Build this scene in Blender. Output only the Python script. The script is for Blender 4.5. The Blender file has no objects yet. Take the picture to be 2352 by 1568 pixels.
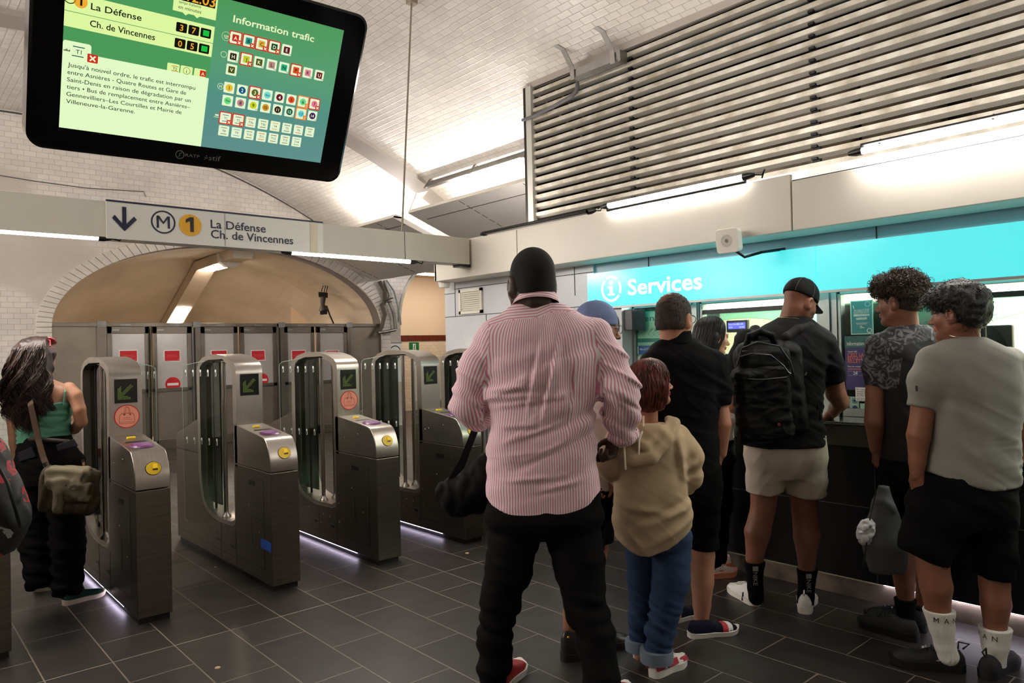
import bpy, bmesh, math, random
import numpy as np
from mathutils import Matrix, Vector, Quaternion
random.seed(7); rng=np.random.default_rng(7)
sc=bpy.context.scene; COL=sc.collection
PI=math.pi
# ---------------------------------------------------------------- camera
FPX=1677.42; CAMZ=1.5
YAW,PITCH,ROLL=[math.radians(a) for a in (41.5318,0.4620,-1.3497)]
cF=np.array([math.sin(YAW)*math.cos(PITCH),math.cos(YAW)*math.cos(PITCH),math.sin(PITCH)])
_r=np.array([math.cos(YAW),-math.sin(YAW),0.0]); _u=np.cross(_r,cF)
cR=math.cos(ROLL)*_r+math.sin(ROLL)*_u; cU=-math.sin(ROLL)*_r+math.cos(ROLL)*_u
CAM=np.array([0,0,CAMZ])
cam=bpy.data.objects.new('camera',bpy.data.cameras.new('camera')); COL.objects.link(cam)
cam.data.sensor_width=36; cam.data.lens=36*FPX/2352; cam.data.clip_start=.05; cam.data.clip_end=100
cam.matrix_world=Matrix([[cR[0],cU[0],-cF[0],CAM[0]],[cR[1],cU[1],-cF[1],CAM[1]],[cR[2],cU[2],-cF[2],CAM[2]],[0,0,0,1]])
sc.camera=cam
# ---------------------------------------------------------------- colour management, world
vs=sc.view_settings; vs.view_transform='Standard'; vs.look='None'; vs.gamma=1; vs.use_curve_mapping=False
vs.exposure=0.35
w=bpy.data.worlds.new('world'); sc.world=w; w.use_nodes=True
w.node_tree.nodes['Background'].inputs[0].default_value=(.9,.85,.8,1); w.node_tree.nodes['Background'].inputs[1].default_value=.01
TUBE=125.0      # emission of the fluorescent tubes
SCREEN=.78
# ---------------------------------------------------------------- helpers
def lin(c):
    c=[x/255 for x in c[:3]]
    return tuple(x/12.92 if x<=.04045 else ((x+.055)/1.055)**2.4 for x in c)
def ray(x,y): return cF+cR*((x-1176)/FPX)-cU*((y-784)/FPX)
def at(x,y,D): return CAM+ray(x,y)*D            # point at depth D
def onX(x,y,X): d=ray(x,y); return CAM+d*(X/d[0])
def onY(x,y,Y): d=ray(x,y); return CAM+d*(Y/d[1])
def onZ(x,y,z=0): d=ray(x,y); return CAM+d*((z-CAMZ)/d[2])
MATS={}
def mat(name,rgb,rough=.5,metal=0,emit=0,noise=0,nscale=8,bump=0,bscale=40,aniso=None,spec=.5,sheen=0,alpha=1,trans=0,coat=0,rgb2=None,stretch=None):
    """flat procedural material with optional colour noise and bump"""
    if name in MATS: return MATS[name]
    m=bpy.data.materials.new(name); m.use_nodes=True; nt=m.node_tree; N=nt.nodes; L=nt.links
    b=N['Principled BSDF']; c=lin(rgb)+(1,)
    b.inputs['Base Color'].default_value=c; b.inputs['Roughness'].default_value=rough; b.inputs['Metallic'].default_value=metal
    b.inputs['Specular IOR Level'].default_value=spec
    if sheen: b.inputs['Sheen Weight'].default_value=sheen
    if coat: b.inputs['Coat Weight'].default_value=coat
    if trans: b.inputs['Transmission Weight'].default_value=trans
    if emit: b.inputs['Emission Color'].default_value=c; b.inputs['Emission Strength'].default_value=emit
    if noise or bump:
        tc=N.new('ShaderNodeTexCoord'); vec=tc.outputs['Object']
        if stretch:
            mp=N.new('ShaderNodeMapping'); mp.inputs['Scale'].default_value=stretch; L.new(vec,mp.inputs[0]); vec=mp.outputs[0]
    if noise:
        n=N.new('ShaderNodeTexNoise'); n.inputs['Scale'].default_value=nscale; n.inputs['Detail'].default_value=5; L.new(vec,n.inputs['Vector'])
        mx=N.new('ShaderNodeMix'); mx.data_type='RGBA'
        r=N.new('ShaderNodeMapRange'); r.inputs[1].default_value=.35; r.inputs[2].default_value=.68; L.new(n.outputs['Fac'],r.inputs[0])
        c2=lin(rgb2)+(1,) if rgb2 else tuple(x*(1-noise) for x in c[:3])+(1,)
        mx.inputs[6].default_value=c; mx.inputs[7].default_value=c2; L.new(r.outputs[0],mx.inputs[0]); L.new(mx.outputs[2],b.inputs['Base Color'])
    if bump:
        n2=N.new('ShaderNodeTexNoise'); n2.inputs['Scale'].default_value=bscale; n2.inputs['Detail'].default_value=3; L.new(vec,n2.inputs['Vector'])
        bp=N.new('ShaderNodeBump'); bp.inputs['Strength'].default_value=bump; bp.inputs['Distance'].default_value=.01; L.new(n2.outputs['Fac'],bp.inputs['Height']); L.new(bp.outputs[0],b.inputs['Normal'])
    MATS[name]=m; return m
def tag(o,label=None,cat=None,group=None,kind=None):
    if label: o['label']=label
    if cat: o['category']=cat
    if group: o['group']=group
    if kind: o['kind']=kind
    return o
def link(o,parent=None):
    COL.objects.link(o)
    if parent is not None:
        o.parent=parent
        if parent.type=='EMPTY': o.matrix_parent_inverse=Matrix.Translation(-Vector(parent.location))
    return o
def empty(name,loc,label=None,cat=None,group=None):
    o=bpy.data.objects.new(name,None); o.location=Vector([float(v) for v in loc]); o.empty_display_size=.1; COL.objects.link(o)
    return tag(o,label,cat,group)
class MB:
    """collects geometry for ONE mesh object, in world coordinates"""
    def __init__(s): s.v=[]; s.f=[]; s.m=[]; s.uv=[]
    def add(s,v,f,mi=0,uv=None):
        o=len(s.v); s.v+= [tuple(float(t) for t in q) for q in v]; s.f+=[tuple(i+o for i in q) for q in f]; s.m+=[mi]*len(f)
        if uv is not None: s.uv+=uv
        return s
    def box(s,x0,x1,y0,y1,z0,z1,mi=0):
        v=[(x,y,z) for x in (x0,x1) for y in (y0,y1) for z in (z0,z1)]
        return s.add(v,[(0,1,3,2),(4,6,7,5),(0,4,5,1),(2,3,7,6),(0,2,6,4),(1,5,7,3)],mi)
    def hull(s,a,b,mi=0):
        """solid between two equal-length loops"""
        n=len(a); s.add(list(a)+list(b),[tuple(range(n))[::-1],tuple(range(n,2*n))]+[(i,(i+1)%n,n+(i+1)%n,n+i) for i in range(n)],mi); return s
    def prism(s,pts,axis,t0,t1,mi=0):
        """extrude 2D polygon along x,y or z"""
        def P(p,t): return (t,p[0],p[1]) if axis=='x' else ((p[0],t,p[1]) if axis=='y' else (p[0],p[1],t))
        return s.hull([P(p,t0) for p in pts],[P(p,t1) for p in pts],mi)
    def tube(s,pts,r,n=8,mi=0,cap=True):
        pts=[np.array(p,float) for p in pts]; rs=r if hasattr(r,'__len__') else [r]*len(pts)
        rings=[]; t0=pts[1]-pts[0]; t0/=np.linalg.norm(t0)
        a=np.cross(t0,[0,0,1]); 
        if np.linalg.norm(a)<.05: a=np.cross(t0,[1,0,0])
        a/=np.linalg.norm(a)
        for i,p in enumerate(pts):
            t=pts[min(i+1,len(pts)-1)]-pts[max(i-1,0)]; t/=max(np.linalg.norm(t),1e-9)
            a=a-t*(a@t); a/=max(np.linalg.norm(a),1e-9); b=np.cross(t,a)
            rings.append([p+rs[i]*(math.cos(q)*a+math.sin(q)*b) for q in np.arange(n)*2*PI/n])
        v=[q for r_ in rings for q in r_]; f=[]
        for i in range(len(pts)-1):
            for j in range(n): f.append((i*n+j,i*n+(j+1)%n,(i+1)*n+(j+1)%n,(i+1)*n+j))
        if cap: f+=[tuple(range(n))[::-1],tuple(range((len(pts)-1)*n,len(pts)*n))]
        return s.add(v,f,mi)
    def lathe(s,prof,c,axis=(0,0,1),n=20,mi=0):
        """prof: list of (r,h) along axis from c"""
        ax=np.array(axis,float); ax/=np.linalg.norm(ax); a=np.cross(ax,[0,1,0] if abs(ax[1])<.9 else [1,0,0]); a/=np.linalg.norm(a); b=np.cross(ax,a)
        v=[];f=[]
        for r,h in prof: v+=[np.array(c)+ax*h+r*(math.cos(q)*a+math.sin(q)*b) for q in np.arange(n)*2*PI/n]
        for i in range(len(prof)-1):
            for j in range(n): f.append((i*n+j,i*n+(j+1)%n,(i+1)*n+(j+1)%n,(i+1)*n+j))
        f+=[tuple(range(n))[::-1],tuple(range((len(prof)-1)*n,len(prof)*n))]
        return s.add(v,f,mi)
    def build(s,name,mats,parent=None,smooth=None,bevel=0,seg=2):
        me=bpy.data.meshes.new(name); me.from_pydata(s.v,[],s.f)
        for m in (mats if isinstance(mats,(list,tuple)) else [mats]): me.materials.append(m)
        if any(s.m): me.polygons.foreach_set('material_index',s.m)
        if len(s.uv)==sum(len(f) for f in s.f) and s.uv:
            u=me.uv_layers.new(name='UVMap'); u.data.foreach_set('uv',[c for q in s.uv for c in q])
        bm=bmesh.new(); bm.from_mesh(me); bmesh.ops.recalc_face_normals(bm,faces=bm.faces); bm.to_mesh(me); bm.free()
        o=bpy.data.objects.new(name,me); link(o,parent)
        if bevel:
            b=o.modifiers.new('bevel','BEVEL'); b.width=bevel; b.segments=seg; b.limit_method='ANGLE'; b.angle_limit=math.radians(40)
        if smooth is not None:
            me.polygons.foreach_set('use_smooth',[True]*len(me.polygons))
            if smooth<180: me.set_sharp_from_angle(angle=math.radians(smooth))
        return o
def struct(o): o['kind']='structure'; return o
# -- lettering: text and flat marks laid on a plane (origin, right, up), a hair in front of it
_TM={}; _GL={}
def _raw(t,bold):
    cu=bpy.data.curves.new('t','FONT'); cu.body=t; cu.size=1; cu.offset=bold; cu.resolution_u=3
    o=bpy.data.objects.new('t',cu); me=bpy.data.meshes.new_from_object(o)
    v=[tuple(q.co) for q in me.vertices]; f=[tuple(p.vertices) for p in me.polygons]
    bpy.data.objects.remove(o); bpy.data.curves.remove(cu); bpy.data.meshes.remove(me); return v,f
def glyph(c,bold):
    if (c,bold) not in _GL:
        lsb=min(q[0] for q in _raw('|',0)[0]); adv=max(q[0] for q in _raw(c+'|',0)[0])-max(q[0] for q in _raw('|',0)[0])
        if c=='M':
            t=.1+2*bold; a,b_=.07-bold,.71+bold; v=[(a,0),(a+t,0),(a+t,.68),(a,.68),(b_-t,0),(b_,0),(b_,.68),(b_-t,.68),(a+t*1.15,.68),(.39,.36),(.39,.22),(a+t*.6,.60),(b_-t*1.15,.68),(b_-t*.6,.60)]; v=[(x,y,0) for x,y in v]; f=[(0,1,2,3),(4,5,6,7),(8,11,10,9),(9,10,13,12)]
        elif c==' ': v,f=[],[]
        else: v,f=_raw(c,bold)
        _GL[(c,bold)]=(v,f,adv)
    return _GL[(c,bold)]
def text_geo(txt,bold=0):
    if (txt,bold) not in _TM:
        V=[];F=[];x=0
        for c in txt:
            v,f,adv=glyph(c,bold); o=len(V); V+=[(q[0]+x,q[1],0) for q in v]; F+=[tuple(i+o for i in q) for q in f]; x+=adv
        xs=[q[0] for q in V] or [0]; _TM[(txt,bold)]=(V,F,min(xs),max(xs))
    return _TM[(txt,bold)]
class Plane:
    """2D drawing surface in space: o origin, r right, u up (unit vectors), n towards the viewer"""
    def __init__(s,o,r,u): s.o=np.array(o,float); s.r=np.array(r,float); s.u=np.array(u,float); s.n=np.cross(s.r,s.u)
    def p(s,x,y,h=0): return s.o+s.r*x+s.u*y+s.n*h
    def text(s,mb,txt,x,y,size,bold=.0,align='l',mi=0,h=.002,width=None,rot=0):
        v,f,x0,x1=text_geo(txt,bold)
        sx=size if width is None else width/max(x1-x0,1e-6)
        dx={'l':-x0*sx,'c':-(x0+x1)/2*sx,'r':-x1*sx}[align]; c,t=math.cos(rot),math.sin(rot)
        P=[]
        for q in v:
            a=q[0]*sx+dx; b=q[1]*size; P.append(s.p(x+a*c-b*t,y+a*t+b*c,h))
        mb.add(P,f,mi)
    def poly(s,mb,pts,mi=0,h=.001): mb.add([s.p(a,b,h) for a,b in pts],[tuple(range(len(pts)))],mi)
    def rect(s,mb,x0,y0,x1,y1,mi=0,h=.001,r=0):
        if r:
            pts=[(cx+r*math.cos(q),cy+r*math.sin(q)) for cx,cy,a in ((x1-r,y0+r,-PI/2),(x1-r,y1-r,0),(x0+r,y1-r,PI/2),(x0+r,y0+r,PI)) for q in (a,a+PI/6,a+PI/3,a+PI/2)]
        else: pts=[(x0,y0),(x1,y0),(x1,y1),(x0,y1)]
        s.poly(mb,pts,mi,h)
    def disc(s,mb,x,y,r,mi=0,h=.001,n=28,ry=None): s.poly(mb,[(x+r*math.cos(q),y+(ry or r)*math.sin(q)) for q in np.arange(n)*2*PI/n],mi,h)
    def ring(s,mb,x,y,r0,r1,mi=0,h=.001,a0=0,a1=2*PI,n=32):
        for i in range(n):
            q0=a0+(a1-a0)*i/n; q1=a0+(a1-a0)*(i+1)/n
            s.poly(mb,[(x+r0*math.cos(q0),y+r0*math.sin(q0)),(x+r1*math.cos(q0),y+r1*math.sin(q0)),(x+r1*math.cos(q1),y+r1*math.sin(q1)),(x+r0*math.cos(q1),y+r0*math.sin(q1))],mi,h)
    def line(s,mb,pts,wd,mi=0,h=.001):
        for (x0,y0),(x1,y1) in zip(pts[:-1],pts[1:]):
            d=math.hypot(x1-x0,y1-y0) or 1; a=-(y1-y0)/d*wd/2; b=(x1-x0)/d*wd/2
            s.poly(mb,[(x0-a,y0-b),(x1-a,y1-b),(x1+a,y1+b),(x0+a,y0+b)],mi,h)
# ---------------------------------------------------------------- tiled / patterned materials
def brick_mat(name,rgb,mortar,bw,rh,ms,uv='UV',rough=.15,bumpw=.012,bumps=.5,var=.06,patch=None,dirt=0,swap=False,offset=.5,extra=None,noise_rough=0):
    m=bpy.data.materials.new(name); m.use_nodes=True; nt=m.node_tree; N=nt.nodes; L=nt.links; b=N['Principled BSDF']
    tc=N.new('ShaderNodeTexCoord'); vec=tc.outputs[uv]
    def brick(ms_,sm):
        t=N.new('ShaderNodeTexBrick'); t.offset=offset; t.inputs['Scale'].default_value=1; t.inputs['Brick Width'].default_value=bw; t.inputs['Row Height'].default_value=rh
        t.inputs['Mortar Size'].default_value=ms_; t.inputs['Mortar Smooth'].default_value=sm; t.inputs['Bias'].default_value=0; L.new(vec,t.inputs['Vector']); return t
    t=brick(ms,.1); c=lin(rgb); t.inputs['Color1'].default_value=tuple(x*(1-var) for x in c)+(1,); t.inputs['Color2'].default_value=tuple(min(1,x*(1+var)) for x in c)+(1,); t.inputs['Mortar'].default_value=lin(mortar)+(1,)
    col=t.outputs['Color']; h=brick(bumpw,1.0) if bumpw else t
    inv=N.new('ShaderNodeMath'); inv.operation='SUBTRACT'; inv.inputs[0].default_value=1; L.new(h.outputs['Fac'],inv.inputs[1]); hh=inv.outputs[0]
    pf=None
    if patch:                                    # plastered-over patches
        n=N.new('ShaderNodeTexNoise'); n.inputs['Scale'].default_value=patch[0]; n.inputs['Detail'].default_value=2; L.new(vec,n.inputs['Vector'])
        r=N.new('ShaderNodeMapRange'); r.inputs[1].default_value=patch[1]; r.inputs[2].default_value=patch[1]+.06; L.new(n.outputs['Fac'],r.inputs[0]); pf=r.outputs[0]
        mx=N.new('ShaderNodeMix'); mx.data_type='RGBA'; L.new(pf,mx.inputs[0]); L.new(col,mx.inputs[6]); mx.inputs[7].default_value=lin(patch[2])+(1,); col=mx.outputs[2]
        s=N.new('ShaderNodeMath'); s.operation='MAXIMUM'; L.new(hh,s.inputs[0]); L.new(pf,s.inputs[1]); hh=s.outputs[0]
    if dirt:
        n=N.new('ShaderNodeTexNoise'); n.inputs['Scale'].default_value=.9; n.inputs['Detail'].default_value=6; n.inputs['Roughness'].default_value=.65; L.new(vec,n.inputs['Vector'])
        r=N.new('ShaderNodeMapRange'); r.inputs[1].default_value=.42; r.inputs[2].default_value=.75; r.inputs[4].default_value=dirt; L.new(n.outputs['Fac'],r.inputs[0])
        mx=N.new('ShaderNodeMix'); mx.data_type='RGBA'; L.new(r.outputs[0],mx.inputs[0]); L.new(col,mx.inputs[6]); mx.inputs[7].default_value=lin((120,100,80))+(1,); col=mx.outputs[2]
    L.new(col,b.inputs['Base Color']); b.inputs['Roughness'].default_value=rough
    if noise_rough:
        n=N.new('ShaderNodeTexNoise'); n.inputs['Scale'].default_value=5; n.inputs['Detail'].default_value=5; L.new(vec,n.inputs['Vector'])
        r=N.new('ShaderNodeMapRange'); r.inputs[3].default_value=rough-noise_rough; r.inputs[4].default_value=rough+noise_rough; L.new(n.outputs['Fac'],r.inputs[0]); L.new(r.outputs[0],b.inputs['Roughness'])
    bp=N.new('ShaderNodeBump'); bp.inputs['Strength'].default_value=bumps; bp.inputs['Distance'].default_value=.004; L.new(hh,bp.inputs['Height']); L.new(bp.outputs[0],b.inputs['Normal'])
    return m
M_VAULT=brick_mat('white_bevelled_tile',(232,227,220),(168,158,148),.152,.078,.0022,dirt=.3,bumps=.45,rough=.3)
M_ENDW=brick_mat('white_wall_tile',(226,220,213),(176,168,160),.152,.078,.0024,dirt=.25,patch=(.5,.53,(206,197,189)),bumps=.35,rough=.3)
M_PIER=brick_mat('pier_tile',(226,220,213),(176,168,160),.152,.078,.0024,dirt=.15,bumps=.4,rough=.3)
M_HEADER=mat('header_tile',(222,215,206),.3,noise=.12,nscale=6)
M_CREAMT=brick_mat('cream_tile',(226,205,180),(190,170,148),.152,.078,.002,bumps=.4)
M_FLOOR=brick_mat('dark_slate_tile',(40,36,34),(122,110,99),.61,.2873,.0032,rough=.42,bumpw=.006,bumps=.15,var=.16,noise_rough=.12)
M_WHITE=mat('white_painted_panel',(226,222,214),.45,noise=.06,nscale=3)
M_BEAMW=mat('cream_painted_beam',(224,219,207),.5,noise=.08,nscale=2)
M_PLAS=mat('beige_tunnel_plaster',(206,191,174),.7,noise=.2,nscale=1.2,rgb2=(186,170,152))
M_GREYP=mat('grey_painted_rib',(168,160,152),.6,noise=.1,nscale=2)
M_SOFF=mat('grey_soffit_panel',(214,209,203),.55,noise=.05)
M_PANEL=mat('pale_kiosk_panel',(205,208,214),.35,noise=.04)
M_STEEL=mat('brushed_stainless_steel',(172,166,158),.3,1,noise=.12,nscale=6,bump=.06,bscale=60,stretch=(40,1.5,1.5))
M_STEELD=mat('worn_stainless_steel',(142,136,128),.36,1,noise=.3,nscale=3)
M_GALV=mat('galvanised_steel',(150,148,145),.42,1,noise=.2,nscale=10)
M_ALU=mat('aluminium_frame',(150,156,156),.4,.8)
M_DARKM=mat('black_metal',(22,21,21),.45,.3)
M_BLACK=mat('black_plastic',(9,9,10),.35)
M_BLKG=mat('gloss_black_bezel',(4,4,5),.12)
M_TUBE=mat('fluorescent_tube_glow',(255,248,240),.3,emit=TUBE)
M_TUBE2=mat('added_fill_tube_glow',(255,246,236),.3,emit=330)  # stronger glow for the unseen tubes added on the left haunch
M_TUBEOFF=mat('unlit_tube_glass',(210,210,205),.2)
M_NAVY=mat('navy_lettering',(24,26,66),.5)
M_SIGNW=mat('white_sign_face',(236,235,228),.3)
M_YEL=mat('yellow_disc',(240,178,36),.45)
def glass_mat(name,rgb=(235,245,240),a=.12,rough=.02):
    m=bpy.data.materials.new(name); m.use_nodes=True; N=m.node_tree.nodes; L=m.node_tree.links
    for n in list(N): N.remove(n)
    o=N.new('ShaderNodeOutputMaterial'); t=N.new('ShaderNodeBsdfTransparent'); g=N.new('ShaderNodeBsdfGlossy'); x=N.new('ShaderNodeMixShader'); f=N.new('ShaderNodeLayerWeight'); ad=N.new('ShaderNodeMath'); ad.operation='MULTIPLY_ADD'; pw=N.new('ShaderNodeMath'); pw.operation='POWER'; pw.inputs[1].default_value=4
    t.inputs[0].default_value=lin(rgb)+(1,); g.inputs['Roughness'].default_value=rough; ad.inputs[1].default_value=.5; ad.inputs[2].default_value=a*.25
    L.new(f.outputs['Facing'],pw.inputs[0]); L.new(pw.outputs[0],ad.inputs[0]); L.new(ad.outputs[0],x.inputs[0]); L.new(t.outputs[0],x.inputs[1]); L.new(g.outputs[0],x.inputs[2]); L.new(x.outputs[0],o.inputs[0]); return m
M_GLASS=glass_mat('clear_glass',(247,251,249),.1); M_WGLASS=glass_mat('window_glass',(238,247,243),.1)
# ================================================================ SETTING
VX,VZ,VR=1.762,-4.426,9.468
def vz(x): return VZ+math.sqrt(VR*VR-(x-VX)**2)
YE=12.42                                   # end wall
# floor, with the long straight joint across every row
b=MB(); fx0,fx1,fy0,fy1=-5.2,13.2,-4.2,12.5
b.add([(fx0,fy0,0),(fx1,fy0,0),(fx1,fy1,0),(fx0,fy1,0)],[(0,1,2,3)],0,[(y-4.02+12.2,x-.892+5.746) for x,y in ((fx0,fy0),(fx1,fy0),(fx1,fy1),(fx0,fy1))])
b.add([(fx0,fy0,-.1),(fx1,fy0,-.1),(fx1,fy1,-.1),(fx0,fy1,-.1)],[(3,2,1,0)],0,[(0,0)]*4)
fl=struct(b.build('floor',M_FLOOR))
nt=M_FLOOR.node_tree; N=nt.nodes; L=nt.links; bs=N['Principled BSDF']; tc=N.new('ShaderNodeTexCoord'); sx=N.new('ShaderNodeSeparateXYZ'); L.new(tc.outputs['UV'],sx.inputs[0])
m1=N.new('ShaderNodeMath'); m1.operation='COMPARE'; m1.inputs[1].default_value=12.2; m1.inputs[2].default_value=.0024; L.new(sx.outputs[0],m1.inputs[0])
mx=N.new('ShaderNodeMix'); mx.data_type='RGBA'; src=bs.inputs['Base Color'].links[0].from_socket; L.new(m1.outputs[0],mx.inputs[0]); L.new(src,mx.inputs[6]); mx.inputs[7].default_value=lin((160,146,132))+(1,); L.new(mx.outputs[2],bs.inputs['Base Color'])
# vaulted ceiling
def vault(name,x0,x1,y0,y1,m,dz=0,n=48,th=.25):
    b=MB(); xs=np.linspace(x0,x1,n); a=np.arcsin((xs-VX)/VR)*VR
    P=[(x,vz(x)+dz) for x in xs]
    for i in range(n-1):
        (xa,za),(xb,zb)=P[i],P[i+1]
        b.add([(xa,y0,za),(xb,y0,zb),(xb,y1,zb),(xa,y1,za)],[(0,1,2,3)],0,[(y0+20,a[i]+20),(y0+20,a[i+1]+20),(y1+20,a[i+1]+20),(y1+20,a[i]+20)])
        b.add([(xa,y0,za+th),(xb,y0,zb+th),(xb,y1,zb+th),(xa,y1,za+th)],[(3,2,1,0)],0,[(0,0)]*4)
    o=b.build(name,m,smooth=60); return struct(o)
vault('ceiling',-4.6,5.4,-4.2,5.72,M_VAULT)
vault('ceiling_far',-4.6,7.45,5.72,8.79,M_VAULT)
vault('ceiling_rear',-4.6,7.45,9.13,YE,M_VAULT)
b=MB(); xs=np.linspace(-4.6,7.45,40)
for i in range(39):
    q=[(xs[i],vz(xs[i])-.06),(xs[i+1],vz(xs[i+1])-.06),(xs[i+1],vz(xs[i+1])+.05),(xs[i],vz(xs[i])+.05)]; b.prism(q,'y',8.77,9.15)
struct(b.build('ceiling_rib',M_GREYP))
hb=MB(); pts=[onY(q[0],q[1],8.765) for q in ((818,352),(858,368),(842,392),(806,377))]
# end wall with the tunnel arch and the smaller arch cut out of it
AX,AZ,AA,AB=4.81,1.95,2.77,1.385
def arch(x):
    t=(x-AX)/AA
    return AZ+AB*math.sqrt(1-t*t) if abs(t)<1 else 0
def arch2(x):
    t=(x-9.0)/.97
    return 2.05+1.15*(1-abs(t)**2.4)**.5 if abs(t)<1 else 0
def endtop(x): return vz(x)+.02 if x<7.43 else 3.45
xs=sorted(set(np.round(np.concatenate([np.linspace(-4.6,13.2,60),AX+AA*np.sin(np.linspace(-PI/2,PI/2,41))*.99999,9+.97*np.sin(np.linspace(-PI/2,PI/2,25))*.99999,[AX-AA-1e-4,AX+AA+1e-4,8.03-1e-4,9.97+1e-4]]),5)))
b=MB()
for xa,xb in zip(xs[:-1],xs[1:]):
    za=arch(xa) if AX-AA<xa<AX+AA else arch2(xa); zb=arch(xb) if AX-AA<xb<AX+AA else arch2(xb)
    ta,tb=endtop(xa),endtop(xb)
    b.add([(xa,YE,za),(xb,YE,zb),(xb,YE,tb),(xa,YE,ta)],[(0,1,2,3)],0,[(xa+20,za+20),(xb+20,zb+20),(xb+20,tb+20),(xa+20,ta+20)])
    b.add([(xa,YE+.3,za),(xb,YE+.3,zb),(xb,YE+.3,tb),(xa,YE+.3,ta)],[(3,2,1,0)],0,[(0,0)]*4)
struct(b.build('wall_end',M_ENDW))
# arch ring of header tiles
b=MB(); n=64
for k in range(n):
    for (e0,e1,r0,r1) in ((.004,.996,0,.20),):
        t0=PI*(k+.03)/n; t1=PI*(k+.97)/n
        P=[(AX-(AA+r)*math.cos(t),AZ+(AB+r)*math.sin(t)) for t,r in ((t0,.0),(t1,.0),(t1,.2),(t0,.2))]
        b.prism(P,'y',YE-.03,YE+.02)
for k in range(25):
    z0=k*.078; z1=z0+.075
    for sgn in (-1,1):
        xa=AX+sgn*AA; b.box(min(xa,xa+sgn*.2),max(xa,xa+sgn*.2),YE-.03,YE+.02,z0,z1)
struct(b.build('trim_1',M_HEADER,bevel=.006))
b=MB()
for k in range(24):
    t0=PI*k/24; t1=PI*(k+1)/24
    P=[(9-(.97+r)*math.copysign(abs(math.cos(t))**(2/2.4),math.cos(t)),2.05+(1.15+r)*abs(math.sin(t))**1.0) for t,r in ((t0,0),(t1,0),(t1,.05),(t0,.05))]
    b.prism(P,'y',YE-.025,YE+.02)
struct(b.build('trim_2',M_BEAMW))
# baseboard of the end wall
struct(MB().box(-4.6,2.02,YE-.03,YE,0,.12).build('baseboard_end',mat('brown_tile_base',(96,52,40),.3)))
# tunnel behind the arch: level, then down a stair
PATH=[(YE+.28,0),(14.6,0),(20.5,-2.83)]
b=MB(); n=36; rings=[]
for y,dz in PATH:
    rings.append([(AX-AA,y,dz-.0)]+[(AX-AA*math.cos(t),y,AZ+AB*math.sin(t)+dz) for t in np.linspace(0,PI,n)]+[(AX+AA,y,dz)])
for a_,c_ in zip(rings[:-1],rings[1:]):
    for i in range(len(a_)-1): b.add([a_[i],a_[i+1],c_[i+1],c_[i]],[(0,1,2,3)])
    b.add([a_[0],a_[-1],c_[-1],c_[0]],[(0,1,2,3)])
b.add(rings[-1],[tuple(range(len(rings[-1])))])
struct(b.build('wall_tunnel',M_PLAS,smooth=50))
# lamp duct along the tunnel crown
tl=empty('tunnel_lamp',(4.9,14.3,3.0),'long beige lamp duct down the crown of the tunnel vault','ceiling light')
def duct(pts,w,h,name,m,parent):
    b=MB(); rg=[]
    for (x,y,z) in pts: rg.append([(x-w/2,y,z),(x-w/2+.04,y,z-h),(x+w/2-.04,y,z-h),(x+w/2,y,z)])
    for a_,c_ in zip(rg[:-1],rg[1:]): b.hull(a_,c_)
    return b.build(name,m,parent)
DX=5.0
duct([(DX,12.75,3.34),(DX,14.62,3.30),(DX,19.5,.96)],.42,.16,'duct',M_PLAS,tl)
M_LAMPW=mat('warm_lamp_panel',(255,240,215),.4,emit=60)
for (ya,yb) in ((13.7,14.3),(14.45,14.6),(15.95,16.6)):
    f=lambda y:(3.14 if y<14.62 else 3.14-(y-14.62)*.48)-.012
    MB().hull([(DX-.13,ya,f(ya)),(DX+.13,ya,f(ya)),(DX+.13,ya,f(ya)+.03),(DX-.13,ya,f(ya)+.03)],[(DX-.13,yb,f(yb)),(DX+.13,yb,f(yb)),(DX+.13,yb,f(yb)+.03),(DX-.13,yb,f(yb)+.03)]).build('light_panel',M_LAMPW,tl)
MB().prism([(DX-.22,3.33),(DX+.22,3.33),(DX+.2,3.17),(DX+.08,3.08),(DX-.08,3.08),(DX-.2,3.17)],'y',13.3,13.42).build('joint_cover',M_BEAMW,tl)
# corridor through the small arch
b=MB(); cy=15.2
b.add([(7.0,cy,0),(13.2,cy,0),(13.2,cy,3.6),(7.0,cy,3.6)],[(0,1,2,3)]); b.add([(7.7,YE+.3,3.3),(13.2,YE+.3,3.3),(13.2,cy,3.3),(7.7,cy,3.3)],[(0,1,2,3)]); b.add([(7.7,YE+.3,0),(7.7,cy,0),(7.7,cy,3.6),(7.7,YE+.3,3.6)],[(0,1,2,3)]); b.add([(13.2,YE+.3,0),(13.2,cy,0),(13.2,cy,3.6),(13.2,YE+.3,3.6)],[(0,1,2,3)])
struct(b.build('wall_corridor',mat('cream_corridor_paint',(226,200,172),.6)))
struct(MB().add([(7.0,YE,-.002),(13.2,YE,-.002),(13.2,cy,-.002),(7.0,cy,-.002)],[(0,1,2,3)]).build('floor_corridor',mat('corridor_floor',(70,60,54),.4)))
zst=onY(980,776,cy-.02)[2]
b=MB(); b.add([(7.7,cy-.01,0),(13.2,cy-.01,0),(13.2,cy-.01,zst-.05),(7.7,cy-.01,zst-.05)],[(0,1,2,3)],0,[(7.7,0),(13.2,0),(13.2,zst),(7.7,zst)]); struct(b.build('wall_corridor_tiles',M_CREAMT))
b=MB()
for k in range(26): b.box(7.7+k*.212,7.7+k*.212+.206,cy-.03,cy,zst-.07,zst+.07)
struct(b.build('trim_3',mat('oxblood_frieze_tile',(98,40,24),.25)))
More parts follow.
